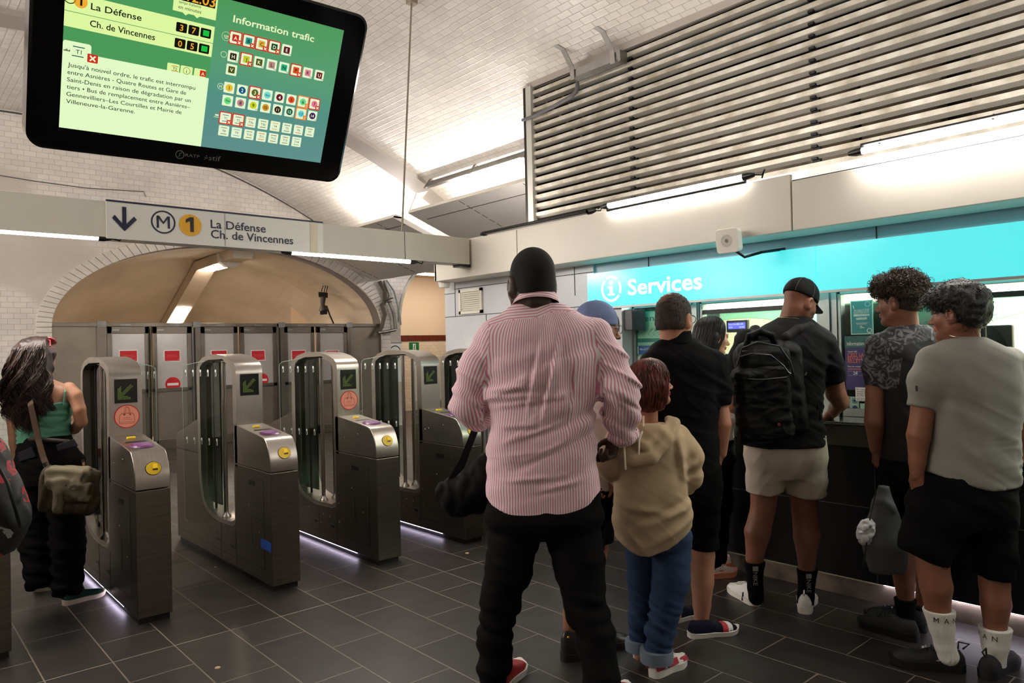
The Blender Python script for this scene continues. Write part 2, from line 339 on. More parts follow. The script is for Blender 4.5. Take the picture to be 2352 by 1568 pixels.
# side wall, rear wall, high ceiling on the right
b=MB(); b.box(-4.9,-4.6,-4.2,YE,0,5.2); struct(b.build('wall_left',M_WHITE))
b=MB(); b.box(-4.9,13.2,-4.5,-4.2,0,5.3); struct(b.build('wall_back',M_WHITE))
b=MB(); b.box(13.0,13.3,-4.2,YE,0,5.2); struct(b.build('wall_right',M_WHITE))
b=MB(); b.box(7.4,13.2,5.85,YE,3.42,3.6); struct(b.build('ceiling_side',M_SOFF))
# ---------------------------------------------------------------- sloping light trough casings on the right haunch
def trough(y0,y1,lab,lamp_lab,ty0,ty1,chan):
    t=empty('lamp_trough',(6.4,(y0+y1)/2,3.3),lab,'light trough')
    X0,Z0=5.83,3.45
    b=MB(); b.prism([(X0,Z0),(7.45,2.86),(7.45,2.92),(X0+.06,Z0+.06)],'y',y0,y1); b.build('sloping_panel',M_SOFF,t)
    b=MB(); b.prism([(X0,Z0),(X0+.02,Z0-.01),(X0+.2,Z0+.23),(X0+.18,Z0+.25)],'y',y0,y1-.01); 
    MB().prism([(X0,Z0),(X0+.06,Z0+.05),(X0+.34,Z0+.36),(X0+.14,Z0+.30)],'y',y1-.03,y1).build('end_plate',M_WHITE,t)
    MB().prism([(X0,Z0),(X0+.16,Z0+.0),(X0+.16,Z0+.02),(X0+.02,Z0+.03)],'y',y0,y1).build('front_rail',M_BEAMW,t)
    g=MB()
    for yy in np.arange(y0+.5,y1,1.25):                      # dark joints between the casing panels
        for k in range(12):
            f=k/12; g.tube([(X0+.03+1.55*f,yy,Z0-.012-.565*f),(X0+.03+1.55*(f+.06),yy,Z0-.012-.565*(f+.06))],.004,4)
    g.tube([(X0+.22,y0,Z0-.083),(X0+.22,y1-.15,Z0-.083)],.004,4); g.build('panel_joint',M_DARKM,t)
    if chan:
        CX=6.05; CZ=3.83
        MB().prism([(CX,CZ),(CX+.03,CZ-.02),(CX+.1,CZ+.07),(CX+.07,CZ+.09)],'y',y0,y1-.1).build('cable_channel',M_GALV,t)
        for yy in (y1-.12,y1-1.15,y1-2.2):
            MB().prism([(CX-.01,CZ-.01),(CX+.02,CZ-.02),(CX+.16,vz(CX+.16)+.0),(CX+.1,vz(CX+.1))],'y',yy-.03,yy+.03).build('bracket',M_GALV,t)
    l=empty('fluorescent_tube',(X0+.28,(ty0+ty1)/2,Z0+.08),lamp_lab,'tube light','lit trough tubes')
    MB().tube([(X0+.28,ty0,Z0+.08),(X0+.28,ty1,Z0+.08)],.019,10).build('glowing_tube',M_TUBE,l)
    MB().tube([(X0+.25,ty0-.02,Z0+.055),(X0+.25,ty1+.02,Z0+.055)],.014,8).build('holder',M_DARKM,l)
    return t
trough(5.85,8.76,'grey sloping light trough casing beside the louvre wall','bright tube lying in the trough beside the louvre wall',6.9,8.25,True)
trough(9.16,YE-.01,'grey sloping light trough casing beyond the vault rib','bright tube lying in the trough beyond the vault rib',9.5,10.9,False)
for k,(y0,y1) in enumerate(((3.8,5.3),(6.6,8.1),(9.6,11.1))):      # unseen tubes added on the other haunch to brighten vault and end wall
    xl=-2.5; zl=3.55
    l=empty('fluorescent_tube',(xl,(y0+y1)/2,zl),'fill tube added on the far left haunch of the vault, out of view','tube light','added left haunch tubes')
    MB().tube([(xl,y0,zl),(xl,y1,zl)],.019,10).build('glowing_tube',M_TUBE2,l); MB().prism([(xl-.12,zl-.1),(xl-.1,zl-.12),(xl+.02,zl-.06),(xl,zl-.04)],'y',y0-.1,y1+.1).build('reflector',M_BEAMW,l)
cl=empty('added_corridor_light',(10.2,13.9,3.25),'ceiling light added for the cream corridor behind the small arch','ceiling light')
MB().box(9.0,11.5,13.8,14.0,3.22,3.25).build('diffuser',mat('added_corridor_lamp',(255,246,228),.4,emit=22),cl); MB().box(8.95,11.55,13.75,14.05,3.25,3.3).build('housing',M_WHITE,cl)  # lamp added to brighten the corridor behind the small arch
for y0 in (6.6,9.2):  # hidden tubes added to brighten the sloping soffit panels
    sl=empty('fluorescent_tube',(9.6,y0+.75,3.3),'fill tube added on the flat side ceiling behind the kiosk, out of view','tube light','added side ceiling tubes')
    MB().tube([(9.6,y0,3.3),(9.6,y0+1.5,3.3)],.019,10).build('glowing_tube',M_TUBE,sl); MB().box(9.55,9.65,y0-.05,y0+1.55,3.34,3.42).build('housing',M_WHITE,sl)
# ---------------------------------------------------------------- kiosk
KX=4.38; KY1=5.95
kw=lambda x0,x1,y0,y1,z0,z1,name,m: struct(MB().box(x0,x1,y0,y1,z0,z1).build(name,m))
kw(KX,KX+.06,3.94,KY1,0,2.5,'wall_kiosk',M_PANEL)
kw(KX+.06,7.4,KY1-.06,KY1,0,2.5,'wall_kiosk_end',M_PANEL)
kw(KX,7.4,-4.2,KY1,2.5,2.56,'ceiling_kiosk',M_WHITE)
# joints and slotted vent on the pale panels
g=MB()
def seamY(z,y0,y1,t=.003): g.box(KX-.003,KX+.001,y0,y1,z-t,z+t)
def seamZ(y,z0,z1,t=.003): g.box(KX-.003,KX+.001,y-t,y+t,z0,z1)
p=lambda x,y: onX(x,y,KX)[1:]
seamY(p(1060,662)[1],3.94,p(1044,660)[0]); seamZ(p(1045,660)[0],p(1045,727)[1],2.2); seamY(p(1030,728)[1],3.94,KY1); seamY(p(1030,675)[1],p(1045,670)[0],KY1); seamZ(p(1117,735)[0],1.2,p(1117,722)[1]); seamZ(p(1320,640)[0],p(1200,690)[1],2.2)
struct(g.build('trim_4',mat('dark_joint',(48,46,46),.7)))
vt=empty('wall_vent',onX(1083,690,KX),'cream slatted vent grille on the pale kiosk wall','vent')
(ya,za),(yb,zb)=p(1058,722),p(1109,660)
y0,y1,z0,z1=min(ya,yb),max(ya,yb),min(za,zb),max(za,zb)
b=MB()
for q in ((y0,y1,z0,z0+.028),(y0,y1,z1-.028,z1),(y0,y0+.028,z0,z1),(y1-.028,y1,z0,z1)): b.box(KX-.022,KX,*q)
b.build('frame',mat('vent_cream',(232,228,214),.4),vt)
b=MB(); nn=9
for k in range(nn):
    z=z0+.03+(z1-z0-.06)*k/nn; hh=(z1-z0-.06)/nn
    b.prism([(KX-.018,z+.002),(KX-.014,z+.002),(KX-.002,z+hh*.95),(KX-.006,z+hh*.95)],'y',y0+.02,y1-.02)
b.build('louvre',MATS['vent_cream'],vt)
# header panel behind the fascia
kw(KX+.02,KX+.06,-4.2,3.94,2.07,2.5,'wall_kiosk_header',mat('header_panel_sign_reflection',(150,176,186),.35))  # bluish colour stands for turquoise sign light reflected on the panel
g=MB()
for yy in (onX(1490,600,KX+.02)[1],onX(2013,525,KX+.02)[1]): g.box(KX+.015,KX+.021,yy-.003,yy+.003,2.07,2.5)
struct(g.build('trim_5',MATS['dark_joint']))
# fascia of big cream panels
FX=4.11
fas=empty('fascia',(FX,1.5,2.15),'run of cream fascia panels above the service counter','fascia')
fas['kind']='structure'; del fas['label']; del fas['category']; fas.name='trim_6'
ys=[5.745,4.55,2.12,-.4,-4.2]
for k in range(4):
    z1=2.487 if k<2 else 2.455
    MB().box(FX,FX+.03,ys[k+1]+.004,ys[k]-.004,2.15,z1-(0.012 if k==2 else 0)).build('panel',M_BEAMW,fas,bevel=.004)
MB().box(FX,KX+.02,5.715,5.745,2.15,2.487).build('end_panel',M_BEAMW,fas)
MB().box(FX+.03,KX,-4.2,5.73,2.15,2.165).build('soffit',M_BEAMW,fas)
MB().box(FX+.03,FX+.34,-4.2,5.73,2.44,2.455).build('top_shelf',M_DARKM,fas)
b=MB(); c=onX(1010,655,4.3); b.lathe([(.0,0),(.05,.0),(.06,.04),(.06,.1)],(4.25,5.78,2.1),n=14); b.build('pipe_end',M_WHITE,fas)
# lit cyan sign boxes
SX=4.355
def cyan_mat():
    m=bpy.data.materials.new('cyan_backlit_acrylic'); m.use_nodes=True; b_=m.node_tree.nodes['Principled BSDF']
    b_.inputs['Base Color'].default_value=lin((70,200,208))+(1,); b_.inputs['Roughness'].default_value=.2
    b_.inputs['Emission Color'].default_value=lin((84,226,232))+(1,); b_.inputs['Emission Strength'].default_value=.66; return m
M_CYAN=cyan_mat(); M_LITW=mat('lit_white_acrylic',(255,255,255),.3,emit=.95)
def cyan(y0,y1,lab,txt):
    s=empty('sign',(SX,(y0+y1)/2,1.8),lab,'sign'); s.name='illuminated_sign'
    MB().box(SX,KX+.02,y0,y1,1.802,2.074).build('light_box',M_CYAN,s)
    MB().box(SX-.006,KX,y0,y1,1.785,1.8).build('bottom_rail',M_ALU,s)
    if txt:
        P=Plane((SX,3.985,1.80),(0,-1,0),(0,0,1)); b=MB()
        q=lambda x,y:(3.985-onX(x,y,SX)[1],onX(x,y,SX)[2]-1.80)
        cx,cy=q(1404,663); P.ring(b,cx,cy,.083,.102,a0=math.radians(50),a1=math.radians(120),n=10); P.ring(b,cx,cy,.083,.102,a0=math.radians(135),a1=math.radians(325),n=26); P.ring(b,cx,cy,.083,.102,a0=math.radians(335),a1=math.radians(395),n=10)
        P.disc(b,cx+.002,cy+.048,.019,h=.002); P.rect(b,cx-.016,cy-.052,cx+.016,cy+.02,h=.002); P.rect(b,cx-.03,cy+.004,cx,cy+.02,h=.002); P.rect(b,cx-.034,cy-.052,cx+.034,cy-.038,h=.002)
        x0,yb=q(1443,676); x1,_=q(1613,660); P.text(b,'Services',x0,yb-.004,.165,.018,width=x1-x0,h=.003)
        b.build('lettering',M_LITW,s)
    return s
ym=onX(1874,620,SX)[1]
cyan(ym+.004,3.985,'backlit turquoise sign reading Services above the counter','Services'); cyan(-1.6,ym-.004,'blank backlit turquoise sign panel right of the lettered one',None)
# square loudspeaker on the fascia edge
lsx=FX-.12
ls=empty('loudspeaker',onX(1670,555,lsx),'square white loudspeaker hanging under the fascia edge','loudspeaker')
c=onX(1669,553,lsx); Pl=Plane(c,(.05,-1,0),(-.12,0,1)); s_=.075
b=MB(); out=[(s_*sx_*(1-.0)+0,0) for sx_ in (1,)]
def rr(hw,r): return [(sx_*(hw-r)+r*math.cos(a),sy_*(hw-r)+r*math.sin(a)) for sx_,sy_,a0 in ((1,-1,-PI/2),(1,1,0),(-1,1,PI/2),(-1,-1,PI)) for a in (a0,a0+PI/6,a0+PI/3,a0+PI/2)]
Pl.n=np.cross(Pl.r,Pl.u); 
b.hull([Pl.p(x,y,-.07) for x,y in rr(s_*.9,.02)],[Pl.p(x,y,.0) for x,y in rr(s_,.022)]); b.build('case',mat('speaker_white',(226,222,212),.4),ls,bevel=.004)
b=MB()
for k in range(26):
    for i,r in enumerate((.018,.026,.034)):
        a=k*2*PI/26+i*.12; Pl.poly(b,[(r*math.cos(a+d)*(1+e*.08),r*math.sin(a+d)*(1+e*.08)) for d,e in ((-.05,-1),(.05,-1),(.05,1),(-.05,1))],h=.002)
Pl.disc(b,0,0,.012,h=.002); b.build('grille',mat('grille_grey',(120,112,104),.6),ls)
b=MB(); b.tube([c+np.array([.07,-.02,-.06]),c+np.array([.1,-.06,-.1]),c+np.array([.2,-.12,-.07]),np.array([KX+.02,c[1]-.16,c[2]-.04])],.009,8); b.box(c[0]+.05,FX+.02,c[1]-.02,c[1]+.02,c[2]-.02,c[2]+.02); b.build('bracket_cable',M_DARKM,ls)
# counter
CXF=4.27
b=MB(); b.box(CXF,CXF+.05,-4.2,3.94,.115,.93); struct(b.build('wall_counter_front',mat('black_counter_cladding',(9,8,8),.6,spec=.2)))
g=MB(); g.box(CXF-.002,CXF+.001,-4.2,3.94,.535,.54)
for yy in (3.0,1.75,.6): g.box(CXF-.002,CXF+.001,yy-.002,yy+.002,.115,.93)
struct(g.build('trim_7',mat('grey_joint',(70,66,62),.6)))
struct(MB().box(CXF+.02,CXF+.1,-4.2,3.94,0,.1).build('baseboard_counter',mat('worn_concrete_plinth',(112,100,88),.8,noise=.4,nscale=6,rgb2=(60,52,46))))
struct(MB().box(CXF-.0,4.46,-4.2,3.94,.885,1.012).build('trim_8',mat('dark_grey_apron',(84,80,78),.45,metal=.3)))
pl=MB().box(CXF+.003,CXF+.02,-3.0,1.72,.1125,.1148).build('added_plinth_light',mat('added_plinth_light_glow',(246,236,255),.4,emit=22)); tag(pl,'thin light strip added, tucked under the foot of the black counter','strip light')  # strip added to lay a bright band on the floor by the counter
wt=MB().box(CXF-.075,4.66,-1.6,3.94,1.012,1.028).build('counter_ledge',mat('polished_steel_ledge',(190,190,186),.22,1),bevel=.004); tag(wt,'long polished steel ledge running under the service windows','counter')
struct(MB().box(CXF-.03,CXF,-4.2,3.94,.885,1.012).build('trim_9',mat('apron_front',(66,62,59),.45,metal=.4)))
# window bays (glass recessed at GX)
GX=4.52
cY=lambda x,y: onX(x,y,GX)[1]
struct(MB().box(KX,GX+.03,3.66,3.94,1.03,1.80).build('wall_kiosk_pier',M_PANEL))
bays=[(3.655,cY(1596,700)),(cY(1610,700),cY(1886,700)),(cY(1926,700),cY(2150,700)-.0),(cY(2172,690),-1.6)]
m2=[cY(1603,720),cY(1906,700)]
b_lab=0
for k,(ya,yb) in enumerate(bays):
    wn=empty('window_%d'%(k+1),(GX,(ya+yb)/2,1.03)); wn['kind']='structure'
    b=MB(); fz0,fz1=1.03,1.80; fw=.03
    b.box(GX-.02,GX+.04,yb,ya,fz1-.022,fz1); b.box(GX-.02,GX+.04,yb,ya,fz0,fz0+.05); b.box(GX-.02,GX+.04,ya-.022,ya,fz0,fz1); b.box(GX-.02,GX+.04,yb,yb+.022,fz0,fz1)
    b.build('frame',M_ALU,wn,bevel=.003)
    if k in (1,3): MB().box(GX-.01,GX+.03,yb,ya,1.705,1.735).build('crossbar',M_DARKM,wn)
    MB().box(GX+.005,GX+.011,yb,ya,fz0,fz1).build('pane',M_WGLASS,wn)
b=MB()
for ya,yb in ((bays[0][1],bays[1][0]),(bays[1][1],bays[2][0]),(bays[2][1],bays[3][0])):
    b.box(GX-.03,GX+.05,yb,ya,1.03,1.80); mm=(ya+yb)/2; b.box(GX-.045,GX-.03,mm-.016,mm+.016,1.03,1.80)
struct(b.build('trim_10',M_ALU))
ul=empty('fluorescent_tube',(5.25,5.88,2.6),'unseen uplighter tube added on the kiosk roof behind the fascia','tube light')  # hidden tube added to brighten the soffit and the louvre wall
MB().tube([(4.75,5.88,2.62),(5.75,5.88,2.62)],.019,10).build('glowing_tube',M_TUBE,ul); MB().box(4.7,5.8,5.85,5.91,2.56,2.6).build('holder',M_WHITE,ul)
# office behind the glass
OX=6.6
M_OFF=mat('office_cream_wall',(236,222,190),.7); M_OFFG=mat('office_green_wall_band',(150,214,176),.7)
struct(MB().box(OX,OX+.05,-4.2,KY1-.06,0,2.5).build('wall_office',M_OFF))
b=MB(); Po=Plane((OX-.004,KY1-.06,0),(0,-1,0),(0,0,1)); P0=[(1.2+.06*k,1.62+.12*math.sin(k*.13)) for k in range(60)]; Po.poly(b,P0+[(1.2+.06*59,2.0)]+[(1.2,2.0)]); struct(b.build('trim_11',M_OFFG))
M_OFFL=mat('office_ceiling_panel',(255,250,235),.5,emit=26)
ol=empty('office_ceiling_light',(5.6,1.6,2.3),'long bright ceiling light panel inside the ticket office','ceiling light')
MB().box(5.3,5.9,-1.2,3.6,2.34,2.36).build('diffuser',M_OFFL,ol); MB().box(5.25,5.95,-1.25,3.65,2.36,2.49).build('housing',M_WHITE,ol)
lb=empty('added_office_wall_glow',(OX-.05,1.5,1.84),'long glowing strip added as the bright upper part of the office wall','tube light'); MB().box(OX-.06,OX-.045,-3.4,5.0,1.83,2.05).build('diffuser',mat('office_strip_glow',(255,250,238),.4,emit=2.2),lb); MB().box(OX-.045,OX-.001,-3.45,5.05,1.82,2.06).build('housing',M_WHITE,lb)  # glowing strip added in place of a brightly lit upper wall
struct(MB().box(4.60,4.64,bays[2][1]-.03,bays[2][0]+.06,1.03,1.715).build('wall_office_shutter',mat('dark_olive_shutter',(62,60,52),.5)))
struct(MB().box(4.7,4.72,3.0,3.64,.9,1.715).build('wall_office_screen',mat('dim_green_back',(90,110,98),.6)))
# louvre wall above the kiosk
LX=5.4
lw=empty('louvre_wall',(LX,1.6,2.5),'big wall of pale horizontal slats above the kiosk','louvre')
lw['kind']='thing'
M_SLAT=mat('pale_slat',(214,210,198),.45,noise=.14,nscale=5,rgb2=(160,150,132)); M_SLATG=mat('slat_underside_shade',(132,128,120),.5)  # grey underside colour paints the shade below each pale slat
npit=.0935
for k in range(19):
    z=2.62+k*npit
    if z>4.31: break
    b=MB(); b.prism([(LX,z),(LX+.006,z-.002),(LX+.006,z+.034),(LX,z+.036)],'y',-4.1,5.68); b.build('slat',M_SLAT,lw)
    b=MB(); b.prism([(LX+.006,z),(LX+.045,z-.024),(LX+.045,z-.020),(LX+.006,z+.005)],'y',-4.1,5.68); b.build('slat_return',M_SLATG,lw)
MB().box(LX-.03,LX+.03,5.67,5.75,2.565,4.30).build('end_post',mat('grey_green_post',(190,190,182),.5),lw)
for yy in (4.35,2.6,.9,-.8):
    b=MB().box(LX+.045,LX+.075,yy-.03,yy+.03,2.565,4.28)
    for k in range(18): z=2.62+k*npit; b.box(LX+.008,LX+.06,yy-.022,yy+.022,z-.03,z-.012)
    b.build('support',M_DARKM,lw)
struct(MB().prism([(LX-.045,vz(LX-.045)+.004),(LX-.0,vz(LX)-.03),(LX+.03,vz(LX)-.03),(LX+.03,vz(LX)+.1),(LX-.045,vz(LX-.045)+.1)],'y',-4.2,5.72).build('trim_12',M_PIER))
# dark shaft with mineral wool batts behind the slats
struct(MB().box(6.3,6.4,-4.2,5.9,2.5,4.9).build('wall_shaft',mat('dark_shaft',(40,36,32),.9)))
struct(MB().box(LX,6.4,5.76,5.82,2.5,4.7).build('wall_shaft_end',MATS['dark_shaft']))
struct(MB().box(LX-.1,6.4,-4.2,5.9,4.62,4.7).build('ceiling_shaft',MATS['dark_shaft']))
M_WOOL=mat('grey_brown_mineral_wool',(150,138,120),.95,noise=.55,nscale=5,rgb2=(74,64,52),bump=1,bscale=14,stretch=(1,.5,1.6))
ws=[(5.0,3.9,2.6,4.1),(3.85,2.62,2.6,3.95),(2.55,1.95,2.6,4.3),(1.75,.6,2.6,4.2),(.55,-.7,2.6,4.4),(-.8,-2.2,2.6,4.3)]
for k,(ya,yb,z0,z1) in enumerate(ws):
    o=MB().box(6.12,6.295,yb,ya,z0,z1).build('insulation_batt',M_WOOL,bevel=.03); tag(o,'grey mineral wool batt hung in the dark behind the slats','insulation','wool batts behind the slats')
o=MB().tube([(6.0,-4,4.28),(6.0,5.6,4.28)],.12,16).build('teal_duct',mat('dark_teal_duct',(24,62,72),.5),smooth=40); tag(o,'dark teal round duct along the top behind the slats','duct')
# cable tray and drain hose at the top of the louvre wall
ct=empty('cable_tray',(5.28,5.0,4.2),'short grey metal tray hung from the tiled vault at the louvre top','tray')
a=onX(1318,176,5.27); c=onX(1422,132,5.27); yA,yB=a[1],c[1]; tz=(a[2]+c[2])/2-.02; tx=5.25
MB().prism([(tx,tz),(tx+.08,tz-.02),(tx+.085,tz-.015),(tx+.09,tz+.06),(tx+.085,tz+.06),(tx+.076,tz-.006),(tx+.006,tz+.012),(tx+.01,tz+.075),(tx,tz+.075)],'y',yB,yA).build('trough',M_GALV,ct)
MB().box(tx-.002,tx+.1,yB-.03,yB,tz-.02,tz+.085).build('end_cap',M_GALV,ct)
for (x,y,x2,y2) in ((1316,172,1290,122),(1408,128,1373,83)):
    yy=onX(x,y,tx)[1]; vv=5.16; b=MB(); L1=[(tx-.004,yy+d,tz-.02) for d in (-.028,.028)]; L2=[(tx-.012,yy+d,tz+.10) for d in (-.028,.028)]; L3=[(vv,yy+d+.04,vz(vv)-.004) for d in (-.028,.028)]; L4=[(vv-.08,yy+d+.06,vz(vv-.08)-.006) for d in (-.028,.028)]
    for u,w_ in ((L1,L2),(L2,L3),(L3,L4)): b.hull([u[0],u[1],(u[1][0]-.005,u[1][1],u[1][2]-.003),(u[0][0]-.005,u[0][1],u[0][2]-.003)],[w_[0],w_[1],(w_[1][0]-.005,w_[1][1],w_[1][2]-.003),(w_[0][0]-.005,w_[0][1],w_[0][2]-.003)])
    b.build('bracket',M_GALV,ct)
hs=MB(); q=lambda x,y: onX(x,y,LX-.045)
hs.tube([q(1326,182),q(1326,196),q(1324,210),q(1312,222),q(1270,245),q(1230,265),q(1200,276)],[.016,.022,.022,.022,.018,.018,.017],10); o=hs.build('drain_hose',mat('grey_hose',(96,94,98),.5),smooth=50); tag(o,'grey drain hose strapped across the top left of the slats','hose')
# thin conduits along the end wall and the vault joint
b=MB(); b.tube([(x,YE-.02,vz(x)-.04) for x in np.linspace(1.2,7.0,30)],.012,6); o=b.build('conduit',M_GALV,smooth=60); tag(o,'thin grey conduit following the vault edge on the tiled end wall','conduit')
b=MB(); b.tube([onY(x,y,YE-.015) for x,y in ((-40,396),(80,416),(200,432),(330,440),(335,452))],.007,5); o=b.build('wire',mat('dark_wire',(96,92,88),.6)); tag(o,'thin dark wire running across the tiled end wall','wire')
# ================================================================ SIGN BEAM
BY=5.16
bm_=empty('sign_beam',(2.0,BY,2.26),'long cream box beam crossing above the ticket gates','beam')
MB().box(-2.5,4.085,BY,BY+.16,2.256,2.49).build('box_beam',M_BEAMW,bm_,bevel=.003)
g=MB()
for x in (3.396,2.64): g.box(x-.002,x+.002,BY-.002,BY,2.256,2.49)
g.build('panel_joint',mat('dark_joint',(48,46,46),.7),bm_)
MB().box(4.0,4.11,BY+.02,BY+.14,2.235,2.256).build('bearing_bracket',M_BLACK,bm_)
o=MB().tube([(3.396,5.2,2.48),(3.89,5.70,vz(3.89)+.01)],.0085,8).box(3.85,3.93,5.66,5.74,vz(3.89)-.05,vz(3.89)+.02).build('hanging_rod',mat('grimy_rod',(150,140,126),.5,.5)); tag(o,'thin metal rod hanging from the vault to the sign beam','rod')
sg=empty('direction_sign',(1.9,BY-.012,2.25),'white direction sign for line 1 with navy lettering on the beam','sign')
x0=1.153; x1=2.645
MB().box(x0,x1,BY-.012,BY-.001,2.252,2.49).build('face',M_SIGNW,sg)
MB().box(x0,x1,BY-.014,BY-.001,2.487,2.499).build('blue_top_strip',M_NAVY,sg)
P=Plane((0,BY-.013,0),(1,0,0),(0,0,1)); P.n=np.array([0,-1,0])
q=lambda x,y: tuple(onY(x,y,BY-.012)[[0,2]])
b=MB(); ax,az=q(285,475); _,zb=q(285,531)
P.rect(b,ax-.012,zb+.01,ax+.012,az,h=.002)
xl,zl=q(257,497); xr,_=q(314,505)
P.poly(b,[(ax,zb),(ax,zb+.034),(xl+.016,zl+.012),(xl,zl-.008)][::-1],h=.0025); P.poly(b,[(ax,zb),(ax,zb+.034),(xr-.016,zl+.012),(xr,zl-.008)],h=.003)
cx,cz=q(375,510); P.ring(b,cx,cz,.067,.077)
xa,_=q(437,515); 
x,z=q(484,523); xe,_=q(609,528); 
P.text(b,'M',cx,cz-.041,.12,.004,'c',width=.083)
P.text(b,'La Défense',x,z,.082,.008,width=q(610,530)[0]-x); z2=q(484,546)[1]; P.text(b,'Ch. de Vincennes',x,z2,.082,.008,width=q(673,557)[0]-x)
b.build('lettering',M_NAVY,sg)
b=MB(); P.disc(b,xa,cz-.004,.074,h=.0015); b.build('yellow_line_disc',M_YEL,sg)
b=MB(); P.rect(b,xa-.002,cz-.05,xa+.022,cz+.05,h=.0035); P.poly(b,[(xa-.002,cz+.05),(xa-.03,cz+.032),(xa-.03,cz+.008),(xa-.002,cz+.024)],h=.0035); b.build('line_number',M_BLACK,sg)
b=MB(); P.rect(b,q(720,515)[0]-.03,2.26,q(720,515)[0]+.03,2.487,h=.0012); b.build('tape',mat('yellowed_tape',(226,218,188),.4),sg)
b=MB(); xs_=q(516,500)[0]; P.rect(b,xs_-.0012,2.255,xs_+.0012,2.486,h=.0012); b.build('panel_joint',MATS['dark_joint'],sg)
def tube_lamp(p0,p1,lab,group=None,lit=True,hr=.013,off=(0,0,.03)):
    p0=np.array(p0,float);p1=np.array(p1,float);d=(p1-p0)/np.linalg.norm(p1-p0); o_=np.array(off)
    l=empty('fluorescent_tube',(p0+p1)/2,lab,'tube light',group)
    MB().tube([p0,p1],.0165,12).build('glowing_tube' if lit else 'dark_tube',M_TUBE if lit else M_TUBEOFF,l,smooth=40)
    b=MB(); b.tube([p0-d*.06,p0-d*.02,p0+d*.015],[.012,.022,.022],10); b.tube([p1+d*.06,p1+d*.02,p1-d*.015],[.012,.022,.022],10); b.build('end_cap',M_BLACK,l,smooth=40)
    b=MB(); b.tube([p0+o_,p1+o_],hr,8)
    for f in (.08,.5,.92): q_=p0+(p1-p0)*f; b.tube([q_+o_*1.4,q_],.006,6)
    b.build('holder',M_DARKM,l)
    c=MB(); e=p1+d*.06; c.tube([e,e+d*.05+np.array([0,0,-.01]),e+d*.07+np.array([0,0,.02]),e+d*.05+o_],.005,6); c.build('cable',M_BLACK,l)
    return l
TY=BY+.02
pa=onY(231,546,TY); tube_lamp((-.35,TY,pa[2]),pa,'bright tube slung under the beam left of the direction sign','lit beam tubes',off=(0,.0,.024)); 
p0=onY(664,579,TY); p1=onY(944,601,TY); tube_lamp(p0,p1,'bright tube slung under the beam below the right end of the direction sign','lit beam tubes',off=(0,.0,.024))
# tubes along the top of the fascia
TX=FX-.03
q=lambda x,y: onX(x,y,TX)
a,c=q(1395,480),q(1712,408); zt=(a[2]+c[2])/2+.015
tube_lamp((TX,a[1],zt),(TX,c[1],zt),'bright tube on the fascia top above the Services sign','fascia tubes',off=(.0,0,-.03))
a=q(1975,368); tube_lamp((TX,a[1],zt+.005),(TX,.45,zt+.005),'bright tube on the fascia top at the right edge of the view',None,off=(.02,0,.035))
tube_lamp((TX,-1.3,zt),(TX,.2-.35,zt),'bright tube on the fascia top outside the right edge of the view',None,off=(.02,0,.035))
a=q(1100,538); c=q(1340,497); tube_lamp((TX+.06,5.0,zt),(TX+.06,3.75,zt),'unlit tube on the fascia top beside the louvre end post',None,lit=False,off=(-.03,0,.0))
# ================================================================ DISPLAY SCREEN
DO=np.array([.52576,3.00726,2.32629]); DR=np.array([.999637,-.019426,.018672]); DU=np.array([-.025581,-.46654,.88413])
ds=empty('information_screen',(1.02,3.0,2.25),'big black framed information screen hanging above the gates','screen')
S_=Plane(DO,DR,DU)
def rrect(x0,y0,x1,y1,r,n=8): return [(cx+r*math.cos(t),cy+r*math.sin(t)) for cx,cy,a in ((x1-r,y0+r,-PI/2),(x1-r,y1-r,0),(x0+r,y1-r,PI/2),(x0+r,y0+r,PI)) for t in np.linspace(a,a+PI/2,n)]
b=MB(); o1=rrect(-.098,-.083,1.106,.64,.055); o2=rrect(-.088,-.073,1.096,.63,.05)
b.hull([S_.p(x,y,-.09) for x,y in o1],[S_.p(x,y,.004) for x,y in o1]); b.hull([S_.p(x,y,.004) for x,y in o1],[S_.p(x,y,.010) for x,y in o2]); b.build('housing',M_BLKG,ds)
b=MB(); 
for x in (.25,.75): b.tube([S_.p(x,.5,-.09),S_.p(x,.5,-.09)+np.array([0,.05,.3]),(S_.p(x,.5,-.09)[0],S_.p(x,.5,-.09)[1]+.15,vz(S_.p(x,.5)[0]))],.02,8)
b.build('hanger',M_DARKM,ds)
def em(name,rgb,e=1.0):
    m=mat(name,rgb,.4,emit=e*SCREEN,spec=0.2); m.node_tree.nodes['Principled BSDF'].inputs['Base Color'].default_value=(.01,.01,.01,1); return m
E_CR=em('screen_cream',(222,246,160)); E_CR2=em('screen_pale_cream',(226,250,196)); E_G=em('screen_green',(74,152,88)); E_DK=em('screen_ink',(24,34,10),.6); E_BLK=em('screen_black_box',(16,14,4),.4)
E_AMB=em('screen_amber',(240,170,50)); E_GRN=em('screen_lamp_green',(20,190,60)); E_RED=em('screen_red',(206,44,24)); E_ORG=em('screen_orange',(226,140,60)); E_W=em('screen_icon_cream',(228,244,206)); E_TXT=em('screen_title_cream',(232,244,190)); E_LINE=em('screen_blue_line',(10,70,90),.8)
mg=bpy.data.materials.new('screen_green_gradient'); mg.use_nodes=True; nt=mg.node_tree; N=nt.nodes; L=nt.links; bs=N['Principled BSDF']; tc=N.new('ShaderNodeTexCoord'); sp=N.new('ShaderNodeSeparateXYZ'); L.new(tc.outputs['UV'],sp.inputs[0]); cr=N.new('ShaderNodeValToRGB'); L.new(sp.outputs[1],cr.inputs[0])
cr.color_ramp.elements[0].color=lin((92,142,136))+(1,); cr.color_ramp.elements[1].color=lin((72,150,86))+(1,); cr.color_ramp.elements.new(.35).color=lin((80,142,130))+(1,); cr.color_ramp.elements.new(.6).color=lin((84,154,112))+(1,)
